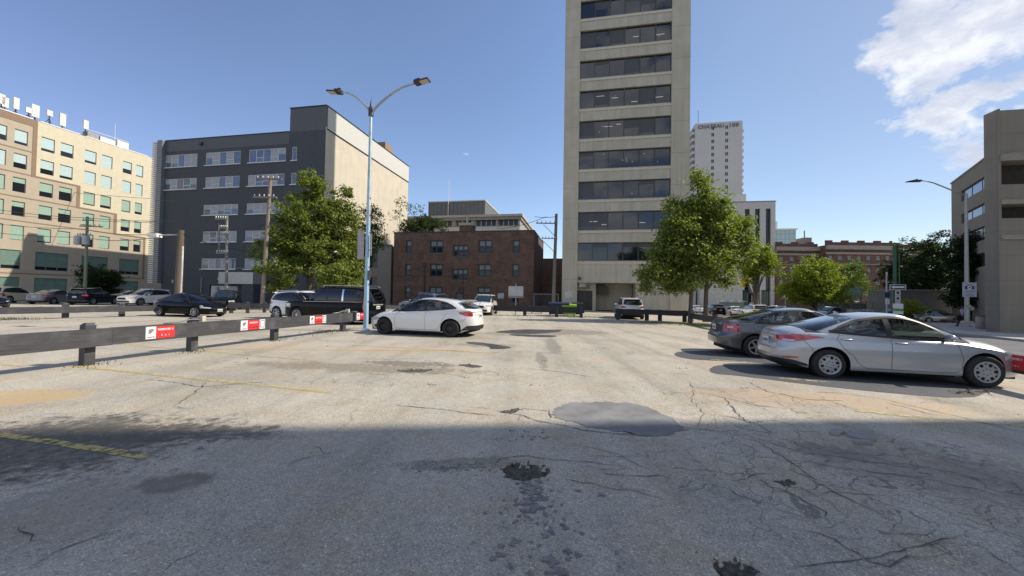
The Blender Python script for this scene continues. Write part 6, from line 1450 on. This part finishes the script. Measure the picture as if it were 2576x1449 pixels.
    if near:
        for bnd in ('lo','hi'): gpatch('window_trim', a_-.03, b_+.03, lo, hi, BLKP, .013, t, .022, 40, bnd)
        eds = [a_-.02]+[v for w in sp['wins'] for v in w]+[b_+.02]
        for q in range(0, len(eds), 2): gpatch('window_pillar', eds[q], eds[q+1], lo, hi, BLKP, .010, t, .01, 8)
        for (w0, w1) in sp['wins']: gpatch('side_window', w0-.01, w1+.01, lo, hi, glass, .006, t)
    else:
        gpatch('window_trim', a_-.03, b_+.03, lo, hi, sp.get('trimmat', BLKP), .006, t, .022, 24)
        for (w0, w1) in sp['wins']: gpatch('side_window', w0, w1, lo, hi, glass, .012, t)
    if sp.get('chrome'):
        for sgn in (-1,1):
            pts = []
            for i in range(13): x = a_+(b_-a_)*i/12; z = lerpt(lo, x)-.03; pts.append((x+sh, sgn*(max(B.side(x,z), B.greeny(x,max(z,B.zsh(x)-.01)))+.012), z))
            MB().tube(pts, .011, 5).build('chrome_strip', CHR, t)
    if sp.get('cbar'):
        x0_ = sp['cbar']; gpatch('chrome_pillar', x0_-.05, x0_+.05, lo, hi, CHR, .016, t, .0, 4)
    # patches wrapped on the lower body: columns ('x',x) or ('y',fraction)
    def theta(col, front):
        kind, v = col[0], col[1]; p = sp['pf'] if front else sp['pr']
        if kind == 'x': q_ = min(1, abs(v-B.xm)/B.xm); return math.acos(min(1, q_**(p/2)))
        return math.asin(min(1, abs(v)**(p/2)))
    def wrap(nm, cols, front, m_, off=.006, mirror=True, parent=None, n=6, rows=4):
        out = []
        for sgn in ((-1,1) if mirror else (-1,)):
            k = MB(); rws = []
            for c0, c1 in zip(cols, cols[1:]):
                for i in range(n+1):
                    if i == 0 and rws: continue
                    f = i/n
                    if c0[0] == c1[0]: 
                        v = c0[1]+(c1[1]-c0[1])*f; th = theta((c0[0], v), front)
                        if c0[0] == 'y' and v < 0: th = -th
                    else: th = theta(c0, front)*(1-f)+theta(c1, front)*f
                    zl = c0[2]+(c1[2]-c0[2])*f; zh = c0[3]+(c1[3]-c0[3])*f; p = sp['pf'] if front else sp['pr']; row = []
                    for j in range(rows+1):
                        z = zl+(zh-zl)*j/rows; xi = abs(math.cos(th))**(2/p); x = B.xm+B.xm*xi*(1 if front else -1)
                        yy = abs(math.sin(th))**(2/p)*B.hw*B.sec(z)*(1 if th >= 0 else -1)
                        nx_ = math.cos(th)*off*(1 if front else -1); ny = math.sin(th)*off
                        row.append((B.xend(x, z)+sh+nx_, sgn*(yy+ny), z))
                    rws.append(row)
            k.grid(rws); out.append(k.build(nm, m_, parent or t, smooth=True))
        return out
    for nm, cols, front, mk in sp['wraps']:
        m_ = {'red':REDL,'white':WHL,'black':BLKP,'paint':pm,'amber':AMB,'chrome':CHR,'grey':mat('grey_plastic',(0.10,0.10,0.105),.5),'dark':UND}[mk]; wrap(nm, cols, front, m_, .012 if 'lens' in nm else .006)
    # full-width end details (grille, diffuser, plate recess)
    for nm, fy, z0, z1, front, mk in sp['ends']:
        m_ = {'black':BLKP,'dark':UND,'paint':pm,'chrome':CHR,'red':REDL,'grey':mat('grey_plastic',(0.10,0.10,0.105),.5)}[mk]
        wrap(nm, [('y',-fy,z0,z1),('y',0,z0,z1),('y',fy,z0,z1)], front, m_, .008 if mk != 'chrome' else .014, mirror=False)
    zpl = sp.get('plate', .70); 
    def plate(front, z):
        x = (B.xend(B.L, z)+sh+.018) if front else (B.xend(0, z)+sh-.018)
        k = MB(); k.box(x-.004, x+.004, -.155, .155, z-.078, z+.078); k.build('number_plate', PLT, t)
        k = MB(); xx = x-.006 if not front else x+.006
        for i in range(6): k.box(xx-.001, xx+.001, -.12+i*.042, -.12+i*.042+.026, z-.045, z+.025)
        k.build('plate_mark', mat('plate_ink',(0.03,0.05,0.16),.5), t)
    plate(False, zpl)
    if plate_front: plate(True, sp.get('plate_f', .45))
    # seams and handles
    if near or trims:
        w = .0042 if near else .008; SEAM = mat('panel_gap', (0.06,0.06,0.06), .8)
        for seam in sp['seams']:
            for sgn in (-1,1):
                pts = []
                for (xa, za), (xb, zb_) in zip(seam, seam[1:]):
                    for i in range(8): pts.append((xa+(xb-xa)*i/8, za+(zb_-za)*i/8))
                pts.append(seam[-1]); rws = []
                for i, (x, z) in enumerate(pts):
                    x2, z2 = pts[min(i+1,len(pts)-1)]; x1, z1 = pts[max(i-1,0)]; dx, dz = x2-x1, z2-z1; l = math.hypot(dx,dz) or 1; nx_, nz = -dz/l*w, dx/l*w
                    rws.append([(x-nx_+sh, sgn*(B.side(x-nx_,z-nz)+.0025), z-nz), (x+nx_+sh, sgn*(B.side(x+nx_,z+nz)+.0025), z+nz)])
                k = MB(); k.grid(rws); k.build('door_seam', SEAM, t, fix=False)
        for (hx, hz_) in sp['handles']:
            for sgn in (-1,1):
                y = B.side(hx, hz_); k = MB(); k.tube([(hx-.11+sh, sgn*(y+.004), hz_),(hx-.08+sh, sgn*(y+.03), hz_+.004),(hx+.07+sh, sgn*(y+.032), hz_+.002),(hx+.10+sh, sgn*(y+.004), hz_)], .013, 6); k.build('door_handle', CHR if sp.get('chrome_handles') else pm, t, smooth=True)
    # mirrors
    mx_, mz = sp['mirror']
    for sgn in (-1,1):
        y = B.greeny(mx_, mz); k = MB(); rws = []
        for i in range(7):
            an = math.pi*i/6; 
            rws.append([(mx_+sh+.10-.17*(1-math.sin(an))*.35-(0.02), sgn*(y+.04+.19*(1-math.cos(an))/2), mz+.02+.085*math.sin(an)*s_) for s_ in (-1,-.6,0,.6,1)])
        k = MB(); c_ = Vector((mx_+sh, sgn*(y+.15), mz+.03))
        uu = []
        for j in range(7):
            th = math.pi*j/6; ring = []
            for i in range(12): ph_ = 2*math.pi*i/12; ring.append((c_.x+(.085 if math.cos(ph_) > 0 else .035)*math.sin(th)*math.cos(ph_), c_.y+math.cos(th)*.115, c_.z+.07*math.sin(th)*math.sin(ph_)))
            uu.append(ring)
        k.grid(uu, close=True); k.tube([(mx_+sh+.02, sgn*(y-.02), mz-.03),(c_.x, sgn*(y+.10), mz-.01)], .022, 6)
        k.build('mirror', sp.get('mirrormat', pm), t, smooth=True)
    for a in (sp['ra'], sp['fa']):
        for sgn in (-1,1): wheel(t, a+sh, sgn*(B.hw-.125), sp['r'], wheelstyle, sgn)
    if sp.get('rails'):
        for sgn in (-1,1):
            pts = [(x+sh, sgn*(B.gw(1)*.93), lerpt(B.rf, x)+z_) for x, z_ in sp['rails']]; MB().tube(pts, .02, 6).build('roof_rail', sp.get('railmat', CHR), t)
    if sp.get('fin'):
        x = sp['fin']; z = lerpt(B.rf, x); k = MB(); k.prism([(x+sh+.08,-.012,z-.02),(x+sh-.10,-.012,z-.03),(x+sh-.09,-.012,z+.06),(x+sh-.05,-.012,z+.065)], (0,.024,0)); k.build('roof_antenna', pm, t)
    if sp.get('spoiler'):
        x, z = sp['spoiler']; k = MB(); w = B.gw(1)*.9; k.prism([(x+sh,-w,z),(x+sh-.22,-w*.97,z-.035),(x+sh-.21,-w*.97,z-.055),(x+sh,-w,z-.06)], (0,2*w,0)); k.build('spoiler', sp.get('spoilermat', pm), t)
    return t
# ---- body shapes (metres; x runs from the rear bumper forward)
SEDAN = dict(L=4.55, W=1.78, ra=.95, fa=3.65, r=.318, sill=.215, rlift=.14, pf=3.6, pr=4.6, pg=4.6, tum=.66,
 zs=[(0,.90),(.3,.955),(.9,.955),(1.6,.925),(2.6,.885),(3.3,.845),(3.8,.765),(4.2,.67),(4.55,.56)],
 zt=[(0,.93),(.06,1.01),(.3,1.06),(.62,1.10),(1.5,1.05),(3.3,1.0),(3.55,.985),(3.9,.93),(4.2,.84),(4.42,.72),(4.55,.60)],
 roof=[(.5,1.08),(1.0,1.24),(1.45,1.37),(1.9,1.435),(2.3,1.45),(2.65,1.42),(3.0,1.3),(3.5,1.0)],
 xr0=.45, xr1=1.50, xf0=3.60, xf1=2.60, nose=[(.2,-.10),(.3,0),(.45,.02),(.6,-.04),(.75,-.16)], tail=[(.2,.16),(.3,.05),(.42,0),(.6,.0),(.68,.05),(.8,.075),(.95,.08),(1.02,.03)],
 dlo=(1.02,3.22), dlo_lo=[(1.02,1.02),(1.4,.985),(2.2,.935),(3.22,.90)], dlo_hi=[(1.02,1.03),(1.25,1.15),(1.55,1.27),(1.95,1.345),(2.3,1.36),(2.6,1.315),(2.95,1.14),(3.22,.93)],
 wins=[(1.14,2.02),(2.12,3.08)],
 wraps=[('tail_light', [('x',.88,.895,.90),('x',.66,.85,.925),('x',.45,.80,.94),('x',.25,.765,.945),('y',.86,.76,.93),('y',.66,.775,.905),('y',.5,.82,.885)], False, 'red'), ('tail_light_lens', [('y',.86,.775,.815),('y',.7,.785,.815)], False, 'white'),
        ('reflector', [('x',.40,.415,.44),('x',.24,.40,.45),('x',.13,.41,.43)], False, 'red'),
        ('headlight', [('x',3.98,.735,.74),('x',4.2,.62,.71),('y',.88,.555,.655),('y',.52,.53,.58)], True, 'white'),
        ('lower_trim', [('x',.55,.25,.30),('x',.3,.27,.37),('y',.7,.25,.38),('y',0.0,.25,.36)], False, 'black')],
 ends=[('grille', .45, .47, .56, True, 'dark'), ('intake', .6, .22, .34, True, 'black')], plate=.745, plate_f=.42,
 seams=[[(2.08,.90),(2.06,.55),(2.06,.27)], [(3.20,.86),(3.27,.55),(3.25,.33),(3.1,.27)], [(2.06,.27),(3.1,.27)], [(1.16,.97),(1.10,.85),(1.22,.66),(1.38,.52),(1.48,.36),(1.62,.27)], [(1.62,.27),(2.06,.27)], [(.62,.95),(.5,.80)], [(.5,.8),(.62,.66),(.66,.55)]],
 handles=[(1.28,.865),(2.25,.83)], mirror=(3.02,.955), fin=1.55)
CIVIC = dict(SEDAN); CIVIC.update(L=4.52, W=1.75, xf0=3.68, xf1=2.55, tum=.68,
 zs=[(0,.92),(.3,.97),(.9,.975),(1.6,.945),(2.6,.91),(3.3,.87),(3.8,.79),(4.2,.69),(4.52,.58)],
 tail=[(.2,.10),(.3,.02),(.42,0),(.58,.0),(.66,.07),(.8,.10),(.95,.12),(1.02,.08)],
 dlo=(.98,3.3), dlo_lo=[(.98,1.01),(3.3,.94)], dlo_hi=[(.98,1.02),(1.12,1.17),(1.5,1.31),(2.0,1.37),(2.4,1.37),(2.7,1.31),(3.3,.97)], wins=[(1.0,1.28),(1.32,2.08),(2.16,3.1)],
 wraps=[('tail_light', [('x',.62,.86,.88),('x',.42,.80,.93),('x',.22,.74,.96),('y',.92,.71,.965),('y',.70,.73,.95)], False, 'red'), ('tail_light_lens', [('y',.88,.83,.885),('y',.79,.83,.885)], False, 'white'),
        ('headlight', [('x',3.95,.74,.75),('x',4.2,.62,.72),('y',.85,.56,.66),('y',.5,.55,.60)], True, 'white')],
 fin=None, plate=.82)
HATCH = dict(L=4.46, W=1.80, ra=.88, fa=3.58, r=.318, sill=.20, rlift=.12, pf=3.2, pr=3.8, pg=4.2, tum=.70,
 zs=[(0,.92),(.25,1.02),(.6,1.01),(1.2,.965),(2.4,.905),(3.2,.855),(3.7,.775),(4.1,.68),(4.46,.58)],
 zt=[(0,.95),(.2,1.05),(.5,1.08),(3.1,1.0),(3.35,.985),(3.7,.93),(4.05,.835),(4.3,.72),(4.46,.61)],
 roof=[(.18,1.15),(.5,1.31),(.9,1.38),(1.4,1.435),(1.9,1.46),(2.3,1.44),(2.6,1.37),(3.3,1.0)],
 xr0=.06, xr1=.52, xf0=3.42, xf1=2.28, nose=[(.2,-.05),(.3,.0),(.45,.01),(.6,-.03),(.75,-.14)], tail=[(.2,.10),(.3,.02),(.45,0),(.6,.0),(.75,.03),(.9,.06),(1.0,.10)],
 dlo=(.72,3.1), dlo_lo=[(.72,1.075),(1.2,1.02),(2.0,.955),(3.1,.915)], dlo_hi=[(.72,1.085),(.85,1.17),(1.1,1.27),(1.5,1.345),(1.9,1.365),(2.25,1.33),(2.6,1.21),(3.1,.93)],
 wins=[(.78,1.12),(1.15,1.82),(1.92,2.98)],
 wraps=[('tail_light', [('x',.60,.90,.935),('x',.35,.80,.95),('x',.15,.78,.93),('y',.62,.80,.90)], False, 'red'),
        ('headlight', [('x',3.92,.70,.71),('x',4.15,.60,.695),('y',.88,.55,.655),('y',.55,.54,.60)], True, 'white'),
        ('lower_trim', [('x',.5,.24,.27),('x',.3,.27,.43),('y',.7,.27,.44),('y',0.0,.27,.44)], False, 'black'), ('reflector', [('x',.36,.33,.36),('x',.2,.35,.39)], False, 'amber'),
        ('fog_light', [('y',.93,.28,.42),('y',.78,.27,.36)], True, 'black')],
 ends=[('grille', .5, .36, .54, True, 'black')], plate=.80, plate_f=.40,
 seams=[[(1.86,.93),(1.86,.5),(1.86,.25)], [(3.02,.87),(3.12,.6),(3.10,.33),(2.98,.25)], [(1.86,.25),(2.98,.25)], [(1.02,1.0),(1.06,.85),(1.18,.66),(1.26,.45),(1.42,.25)], [(1.42,.25),(1.86,.25)], [(.62,.56),(.42,.62),(.3,.75)]],
 handles=[(1.02+.12,.875),(2.06,.84)], mirror=(2.88,.965), rw0=.22, rwf=.86, spoiler=(.58,1.395), mirrormat=None)
BIG = dict(L=5.40, W=2.06, ra=1.18, fa=4.30, r=.40, sill=.30, rlift=.10, pf=5.5, pr=6.5, pg=6.5, tum=.80,
 zs=[(0,1.08),(.3,1.14),(1.5,1.14),(3.5,1.13),(4.2,1.13),(4.9,1.10),(5.3,1.04),(5.40,.98)],
 zt=[(0,1.10),(.5,1.2),(3.9,1.2),(4.1,1.25),(4.6,1.23),(5.1,1.16),(5.4,1.04)],
 roof=[(.1,1.84),(.4,1.90),(1.5,1.945),(2.5,1.945),(3.0,1.91),(3.3,1.84)],
 xr0=.0, xr1=.26, xf0=4.0, xf1=3.2, nose=[(.3,-.06),(.4,0),(.9,.0),(1.0,-.02),(1.1,-.04)], tail=[(.3,.06),(.45,-.02),(.6,0),(.7,.05),(1.0,.06),(1.1,.05)],
 sec=[(0,.94),(.25,.965),(.4,.99),(.6,1.0),(.8,1.0),(.93,.985),(1.0,.96),(1.2,.94)],
 dlo=(.34,3.9), dlo_lo=[(.34,1.19),(3.9,1.165)], dlo_hi=[(.34,1.64),(.6,1.74),(1.4,1.79),(2.6,1.79),(3.05,1.74),(3.5,1.48),(3.9,1.20)], wins=[(.40,1.42),(1.56,2.42),(2.50,3.72)],
 wraps=[('tail_light', [('x',.2,.72,1.35),('x',.06,.72,1.38),('y',.90,.72,1.38)], False, 'red'), ('headlight', [('x',5.2,.80,1.0),('y',.96,.80,1.02),('y',.62,.88,1.0)], True, 'white'),
        ('side_step', [('x',3.78,.33,.36),('x',1.75,.33,.36)], True, 'chrome')],
 ends=[('grille', .6, .62, 1.0, True, 'chrome'), ('lower_intake', .8, .36, .55, True, 'black'), ('chrome_bar', .42, .98, 1.05, False, 'chrome')], plate=.88, plate_f=.5,
 seams=[[(2.46,1.12),(2.46,.42)], [(3.62,1.12),(3.66,.42)], [(2.46,.42),(3.66,.42)], [(1.62,1.12),(1.62,.8),(1.72,.42)], [(1.72,.42),(2.46,.42)]],
 handles=[(1.80,1.04),(2.68,1.04)], mirror=(3.55,1.22), chrome=True, cbar=1.49, rails=[(.5,.03),(.6,.07),(2.7,.07),(2.85,.02)], rwf=.86, rw0=.14)
SUV = dict(L=4.60, W=1.86, ra=.90, fa=3.60, r=.36, sill=.27, rlift=.10, pf=4.2, pr=5.0, pg=5.0, tum=.72,
 zs=[(0,1.0),(.3,1.08),(1.0,1.05),(2.5,1.0),(3.3,.98),(3.9,.94),(4.35,.86),(4.60,.76)],
 zt=[(0,1.02),(.3,1.12),(3.2,1.08),(3.45,1.09),(3.9,1.05),(4.3,.95),(4.6,.80)],
 roof=[(.1,1.50),(.35,1.60),(.9,1.66),(1.7,1.69),(2.2,1.68),(2.6,1.6),(3.4,1.1)],
 xr0=.03, xr1=.38, xf0=3.45, xf1=2.45, nose=[(.25,-.06),(.4,0),(.7,0),(.9,-.08)], tail=[(.25,.08),(.45,0),(.65,.01),(.8,.05),(1.05,.07)],
 dlo=(.42,3.1), dlo_lo=[(.42,1.15),(1.2,1.10),(3.1,1.03)], dlo_hi=[(.42,1.17),(.6,1.40),(.9,1.50),(1.6,1.565),(2.1,1.565),(2.5,1.48),(3.1,1.06)], wins=[(.50,.98),(1.05,1.80),(1.90,2.98)],
 wraps=[('tail_light', [('x',.5,.90,.99),('x',.2,.86,1.04),('y',.9,.86,1.05),('y',.6,.9,1.0)], False, 'red'), ('headlight', [('x',4.15,.76,.84),('y',.93,.70,.86),('y',.6,.72,.82)], True, 'white'),
        ('lower_trim', [('x',.5,.31,.40),('x',.2,.34,.50),('y',.6,.34,.5),('y',0.0,.34,.5)], False, 'black')],
 ends=[('grille', .42, .60, .80, True, 'black'), ('lower_intake', .7, .32, .48, True, 'black')], plate=.78, plate_f=.52,
 seams=[[(1.86,1.0),(1.86,.34)], [(3.02,.96),(3.10,.4)], [(1.3,.34),(3.05,.34)], [(1.1,1.04),(1.15,.8),(1.35,.34)]],
 handles=[(1.25,.95),(2.08,.92)], mirror=(2.86,1.08), rw0=.18, rwf=.86, spoiler=(.40,1.60), rails=[(.6,.0),(.7,.04),(2.1,.04),(2.2,.0)], railmat=None)
for s_ in (HATCH, SUV):
    for kk in ('mirrormat','railmat'):
        if kk in s_ and s_[kk] is None: del s_[kk]
def at_wheels(rear_px, front_px, sp, nearside):
    """place a car from the ground pixels under its two visible wheels"""
    a = P(*rear_px); b = P(*front_px); d = b-a; h = math.atan2(d.y, d.x); dd = d.normalized(); left = Vector((-dd.y, dd.x, 0))
    mid = a.lerp(b, .5); wc = (sp['ra']+sp['fa'])/2
    c = mid+dd*(sp['L']/2-wc)+left*((sp['W']/2-.10)*(1 if nearside == 'R' else -1)); c.z = G(c.x, c.y); return c, h
HL = R(-14)
SIL = paint('silver', (0.44,0.455,0.485), .55, .36); GRY = paint('grey', (0.085,0.09,0.10), .6, .30); WHP = paint('white', (0.78,0.77,0.75), 0, .3); BLK = paint('black', (0.004,0.0045,0.006), 0, .12, .0); NAV = paint('navy', (0.005,0.007,0.018), 0, .15, .0); BEI = paint('beige', (0.66,0.59,0.42), .2, .3); MGR = paint('mid_grey', (0.17,0.18,0.20), .6, .3); MAR = paint('maroon', (0.10,0.012,0.015), .3, .2); PSIL = paint('pale_silver', (0.40,0.40,0.38), .5, .3)
c_, h_ = at_wheels((2078,950), (2482,977), SEDAN, 'R')
make_car(SEDAN, 'parked_car', 'silver sedan with multi-hole wheel covers, nearest car on the right', c_, h_, SIL, wheelstyle='cover', near=True).scale = (.985, .98, .985)
u_ = Vector((math.cos(h_), math.sin(h_), 0)); v_ = Vector((-u_.y, u_.x, 0))
c2 = c_-u_*.42+v_*2.72
make_car(CIVIC, 'parked_car', 'dark grey sedan half hidden behind the silver sedan', c2, h_+R(1), GRY, wheelstyle='five', near=True)
HATCH['mirrormat'] = BLKP
c_, h_ = at_wheels((1140,848.5), (962,840), HATCH, 'L')
make_car(HATCH, 'parked_car', 'white hatchback with black steel wheels beside the blue lamp pole', c_, h_, WHP, wheelstyle='steel', near=True).scale = (1.055, 1.03, 1.02)
c_, h_ = at_wheels((880,817), (742,811), BIG, 'L')
make_car(BIG, 'parked_car', 'large black full-size SUV with chrome window line behind the left rail', c_, h_, BLK, wheelstyle='ten', near=True, glass=GLDK)
c_, h_ = at_wheels((686,801), (800,806), SUV, 'R')
make_car(SUV, 'parked_car', 'white crossover facing away whose nose is hidden by the black SUV', c_, h_, WHP, wheelstyle='twin', near=True, glass=GLDK)
c_, h_ = at_wheels((403,796), (503,797.5), SEDAN, 'R')
make_car(SEDAN, 'parked_car', 'black sedan with a white front plate alone in the far left bay', c_, R(-13), BLK, wheelstyle='five', near=True, plate_front=True, glass=GLDK)
def car_at(sp, px, Y, head, pm, label, group='cars beyond the lot rails', ws='five', pf=False, name='parked_car'):
    d = D(px, HOR, Y); return make_car(sp, name, label, (d.x, Y, G(d.x, Y)), R(head), pm, group, ws, plate_front=pf, trims=False)
car_at(SUV, 1218, 31.6, -104+8, WHP, 'white SUV nosed up to the rail in front of the brick block', pf=True)
car_at(SUV, 1066, 30.5, 150, MGR, 'grey crossover with pale roof rails showing over the white hatchback roof')
car_at(SUV, 1581, 30.8, 82, WHP, 'white wagon seen from behind at the tower entrance')
car_at(SUV, 568, 31.5, -62, BLK, 'black crossover facing the viewer behind the black sedan', pf=True)
car_at(SUV, 237, 38.0, 104, NAV, 'black crossover with a lit tail lamp at the foot of the tan building')
car_at(SEDAN, 138, 38.0, 106, MGR, 'grey sedan parked left of the black crossover before the tan building')
car_at(SUV, 30, 38.5, 106, BEI, 'beige crossover at the far left edge')
car_at(SUV, 366, 38.5, 268, WHP, 'white SUV facing the viewer behind the left rail by the louvred building edge', pf=False)
car_at(SEDAN, -52, 28.0, -16, NAV, 'navy car whose nose pokes in over the rail at the far left edge')
car_at(SEDAN, 215, 45, 100, PSIL, 'silver car mostly hidden between the grey sedan and the black crossover')
car_at(SEDAN, 325, 45, 100, MGR, 'dark grey car peeking out above the white SUV bonnet')
# street traffic on the right
gr = 'cars on the street at the right'
for (sp, px, Y, hd, pm, lab) in [
 (SEDAN, 1749, 68, 84, WHP, 'white sedan in traffic just left of the thick tree trunk'),
 (SUV, 1798, 58, 82, BLK, 'black SUV with red tail lamps behind the tree trunk'),
 (SEDAN, 1846, 55, 78, WHP, 'white sedan with one red tail lamp in the street right of the black SUV'),
 (SUV, 1898, 47, 76, WHP, 'white SUV in the street directly behind the grey sedan roof'),
 (SUV, 1968, 60, 10, MGR, 'grey SUV crossing behind the row of street traffic'),
 (SUV, 1918, 72, 80, MAR, 'dark red pickup-high vehicle far up the street'),
 (SEDAN, 1829, 76, 80, MGR, 'grey car far up the street behind the black SUV'),
 (SUV, 2085, 54, 195, MGR, 'grey off-roader half hidden behind the round tree'),
 (SEDAN, 2178, 52, 160, PSIL, 'pale car roof showing right of the roadside cabinet'),
 (SUV, 2243, 53, 172, BLK, 'black vehicle in deep shade behind the meter box'),
 (SUV, 2330, 54, 168, PSIL, 'pale silver minivan parked under the dark trees'),
 (SEDAN, 2356, 49, 166, PSIL, 'silver hatchback parked in front of the silver minivan')]:
    car_at(sp, px, Y, hd, pm, lab, gr)
for i, (px, Y) in enumerate([(2370,45),(2390,44.5)]):
    d = D(px, 0, Y); t = thing('traffic_barrel', ['left orange-red safety barrier piece beside the silver hatchback','right orange-red safety barrier piece near the walking man'][i], 'barrier', (d.x,Y,G(d.x,Y)), 0, 'red safety barriers on the kerb')
    MB().box(-.5,.5,-.04,.04,.25,.5).build('board', mat('safety_red',(0.16,0.035,0.03),.7), t); MB().box(-.45,-.38,-.2,.2,0,.249).box(.38,.45,-.2,.2,0,.249).build('foot', DST, t)
# ------------------------------------------------------------------ walking man
def person(base, head):
    t = thing('person', 'man in lilac shirt and dark trousers walking left past the street lamp', 'person', base, head)
    SK = mat('skin', (0.20,0.11,0.075), .6, var=.03)
    V = []; E = []; Rr = []
    def add(p, r, par=None): V.append(p); Rr.append(r); i = len(V)-1; (E.append((par, i)) if par is not None else None); return i
    pel = add((0,0,.93), .13); ch = add((.04,0,1.16), .125, pel); ch2 = add((.06,0,1.34), .14, ch); nk = add((.07,0,1.47), .055, ch2); hd_ = add((.085,0,1.56), .075, nk); add((.09,0,1.67), .085, hd_)
    for s_, kx, fx in ((-1, .18, .42), (1, -.05, -.42)):
        hp = add((0,s_*.09,.88), .09, pel); kn = add((kx+.06,s_*.09,.48), .06, hp); an = add((fx,s_*.09,.09 if s_<0 else .14), .04, kn); add((fx+.16,s_*.1,.04 if s_<0 else .05), .035, an)
        sh_ = add((.05,s_*.18,1.38), .06, ch2); el = add((.02-s_*(-.12),s_*.24,1.12), .042, sh_); wr = add((.16-s_*(-.14),s_*.22,.90), .028, el); pm_ = add((.19-s_*(-.14),s_*.22,.84), .03, wr)
        for f_ in range(4): k1 = add((.20+s_*.14+f_*.012-.02,s_*(.205+f_*.010),.79), .0095, pm_); add((.215+s_*.14+f_*.01-.02,s_*(.20+f_*.010),.745+abs(f_-1.5)*.006), .008, k1)
        k1 = add((.22+s_*.14,s_*.20,.82), .0095, pm_); add((.24+s_*.14,s_*.195,.79), .009, k1)
    def skin(name, V, E, Rr, m, lv=1):
        me = bpy.data.meshes.new(name); me.from_pydata(V, E, []); o = bpy.data.objects.new(name, me); C.objects.link(o)
        md = o.modifiers.new('s', 'SKIN'); 
        if not me.skin_vertices: me.skin_vertices.new() if hasattr(me.skin_vertices,'new') else None
        for i, r in enumerate(Rr): me.skin_vertices[0].data[i].radius = (r, r)
        me.skin_vertices[0].data[0].use_root = True
        sb = o.modifiers.new('b', 'SUBSURF'); sb.levels = lv; sb.render_levels = lv
        dg = bpy.context.evaluated_depsgraph_get(); me2 = bpy.data.meshes.new_from_object(o.evaluated_get(dg)); bpy.data.objects.remove(o)
        me2.materials.clear(); me2.materials.append(m); me2.shade_smooth(); return link(name, me2, t)
    # bmesh-free way to get skin layer
    try: skin('body', V, E, Rr, SK)
    except Exception as ex: print('skin failed', ex)
    def tubes(name, lst, m):
        k = MB()
        for pts, rad in lst: k.tube(pts, rad, 10)
        k.build(name, m, t, smooth=60)
    tubes('shirt', [([(0,0,.95),(.03,0,1.12),(.06,0,1.34),(.065,0,1.44)], [.165,.16,.19,.08])]+[([(.05,s_*.16,1.40),(.02+s_*.12,s_*.24,1.12)], [.085,.06]) for s_ in (-1,1)], mat('lilac_shirt', (0.36,0.34,0.50), .8, var=.08))
    tubes('trousers', [([(0,s_*.07,1.0),(kx+.06,s_*.09,.48),(fx,s_*.09,.12)], [.12,.085,.06]) for s_, kx, fx in ((-1,.18,.42),(1,-.05,-.42))], mat('dark_trousers', (0.012,0.012,0.018), .8))
    tubes('shoe', [([(.36,-.09,.05),(.56,-.1,.035)], [.05,.035])], SGK); tubes('shoe', [([(-.46,.09,.10),(-.28,.1,.04)], [.045,.04])], SGK)
    k = MB(); k.lathe([(.02,.11),(.075,.09),(.098,.02),(.095,-.03)], 12, 'Z', (.075,0,1.68)); k.build('hair', mat('black_hair',(0.01,0.009,0.008),.7), t, smooth=True)
    k = MB(); k.box(-.005,.02,-.012,.012,-.02,.02, at=(.175,0,1.62)); k.build('nose', SK, t)
    k = MB()
    for s_ in (-1,1): k.box(-.004,.006,-.01,.01,-.005,.005, at=(.168,s_*.032,1.655))
    k.box(-.004,.004,-.02,.02,-.003,.003, at=(.165,0,1.575)); k.build('face_detail', SGK, t)
    b = base; g = thing('shoulder_bag', 'dark bag carried by the walking man', 'bag', (b[0]-.28, b[1]+.12, b[2]+.62), head)
    MB().box(-.2,.2,-.07,.07,0,.3).build('pouch', SGK, g); MB().tube([(-.12,0,.3),(-.08,0,.42),(.08,0,.42),(.12,0,.3)], .012, 6).build('handle', SGK, g)
pb_ = D(2419, 0, 31.5)
person((pb_.x, 31.5, G(pb_.x, 31.5)+.13), R(172))
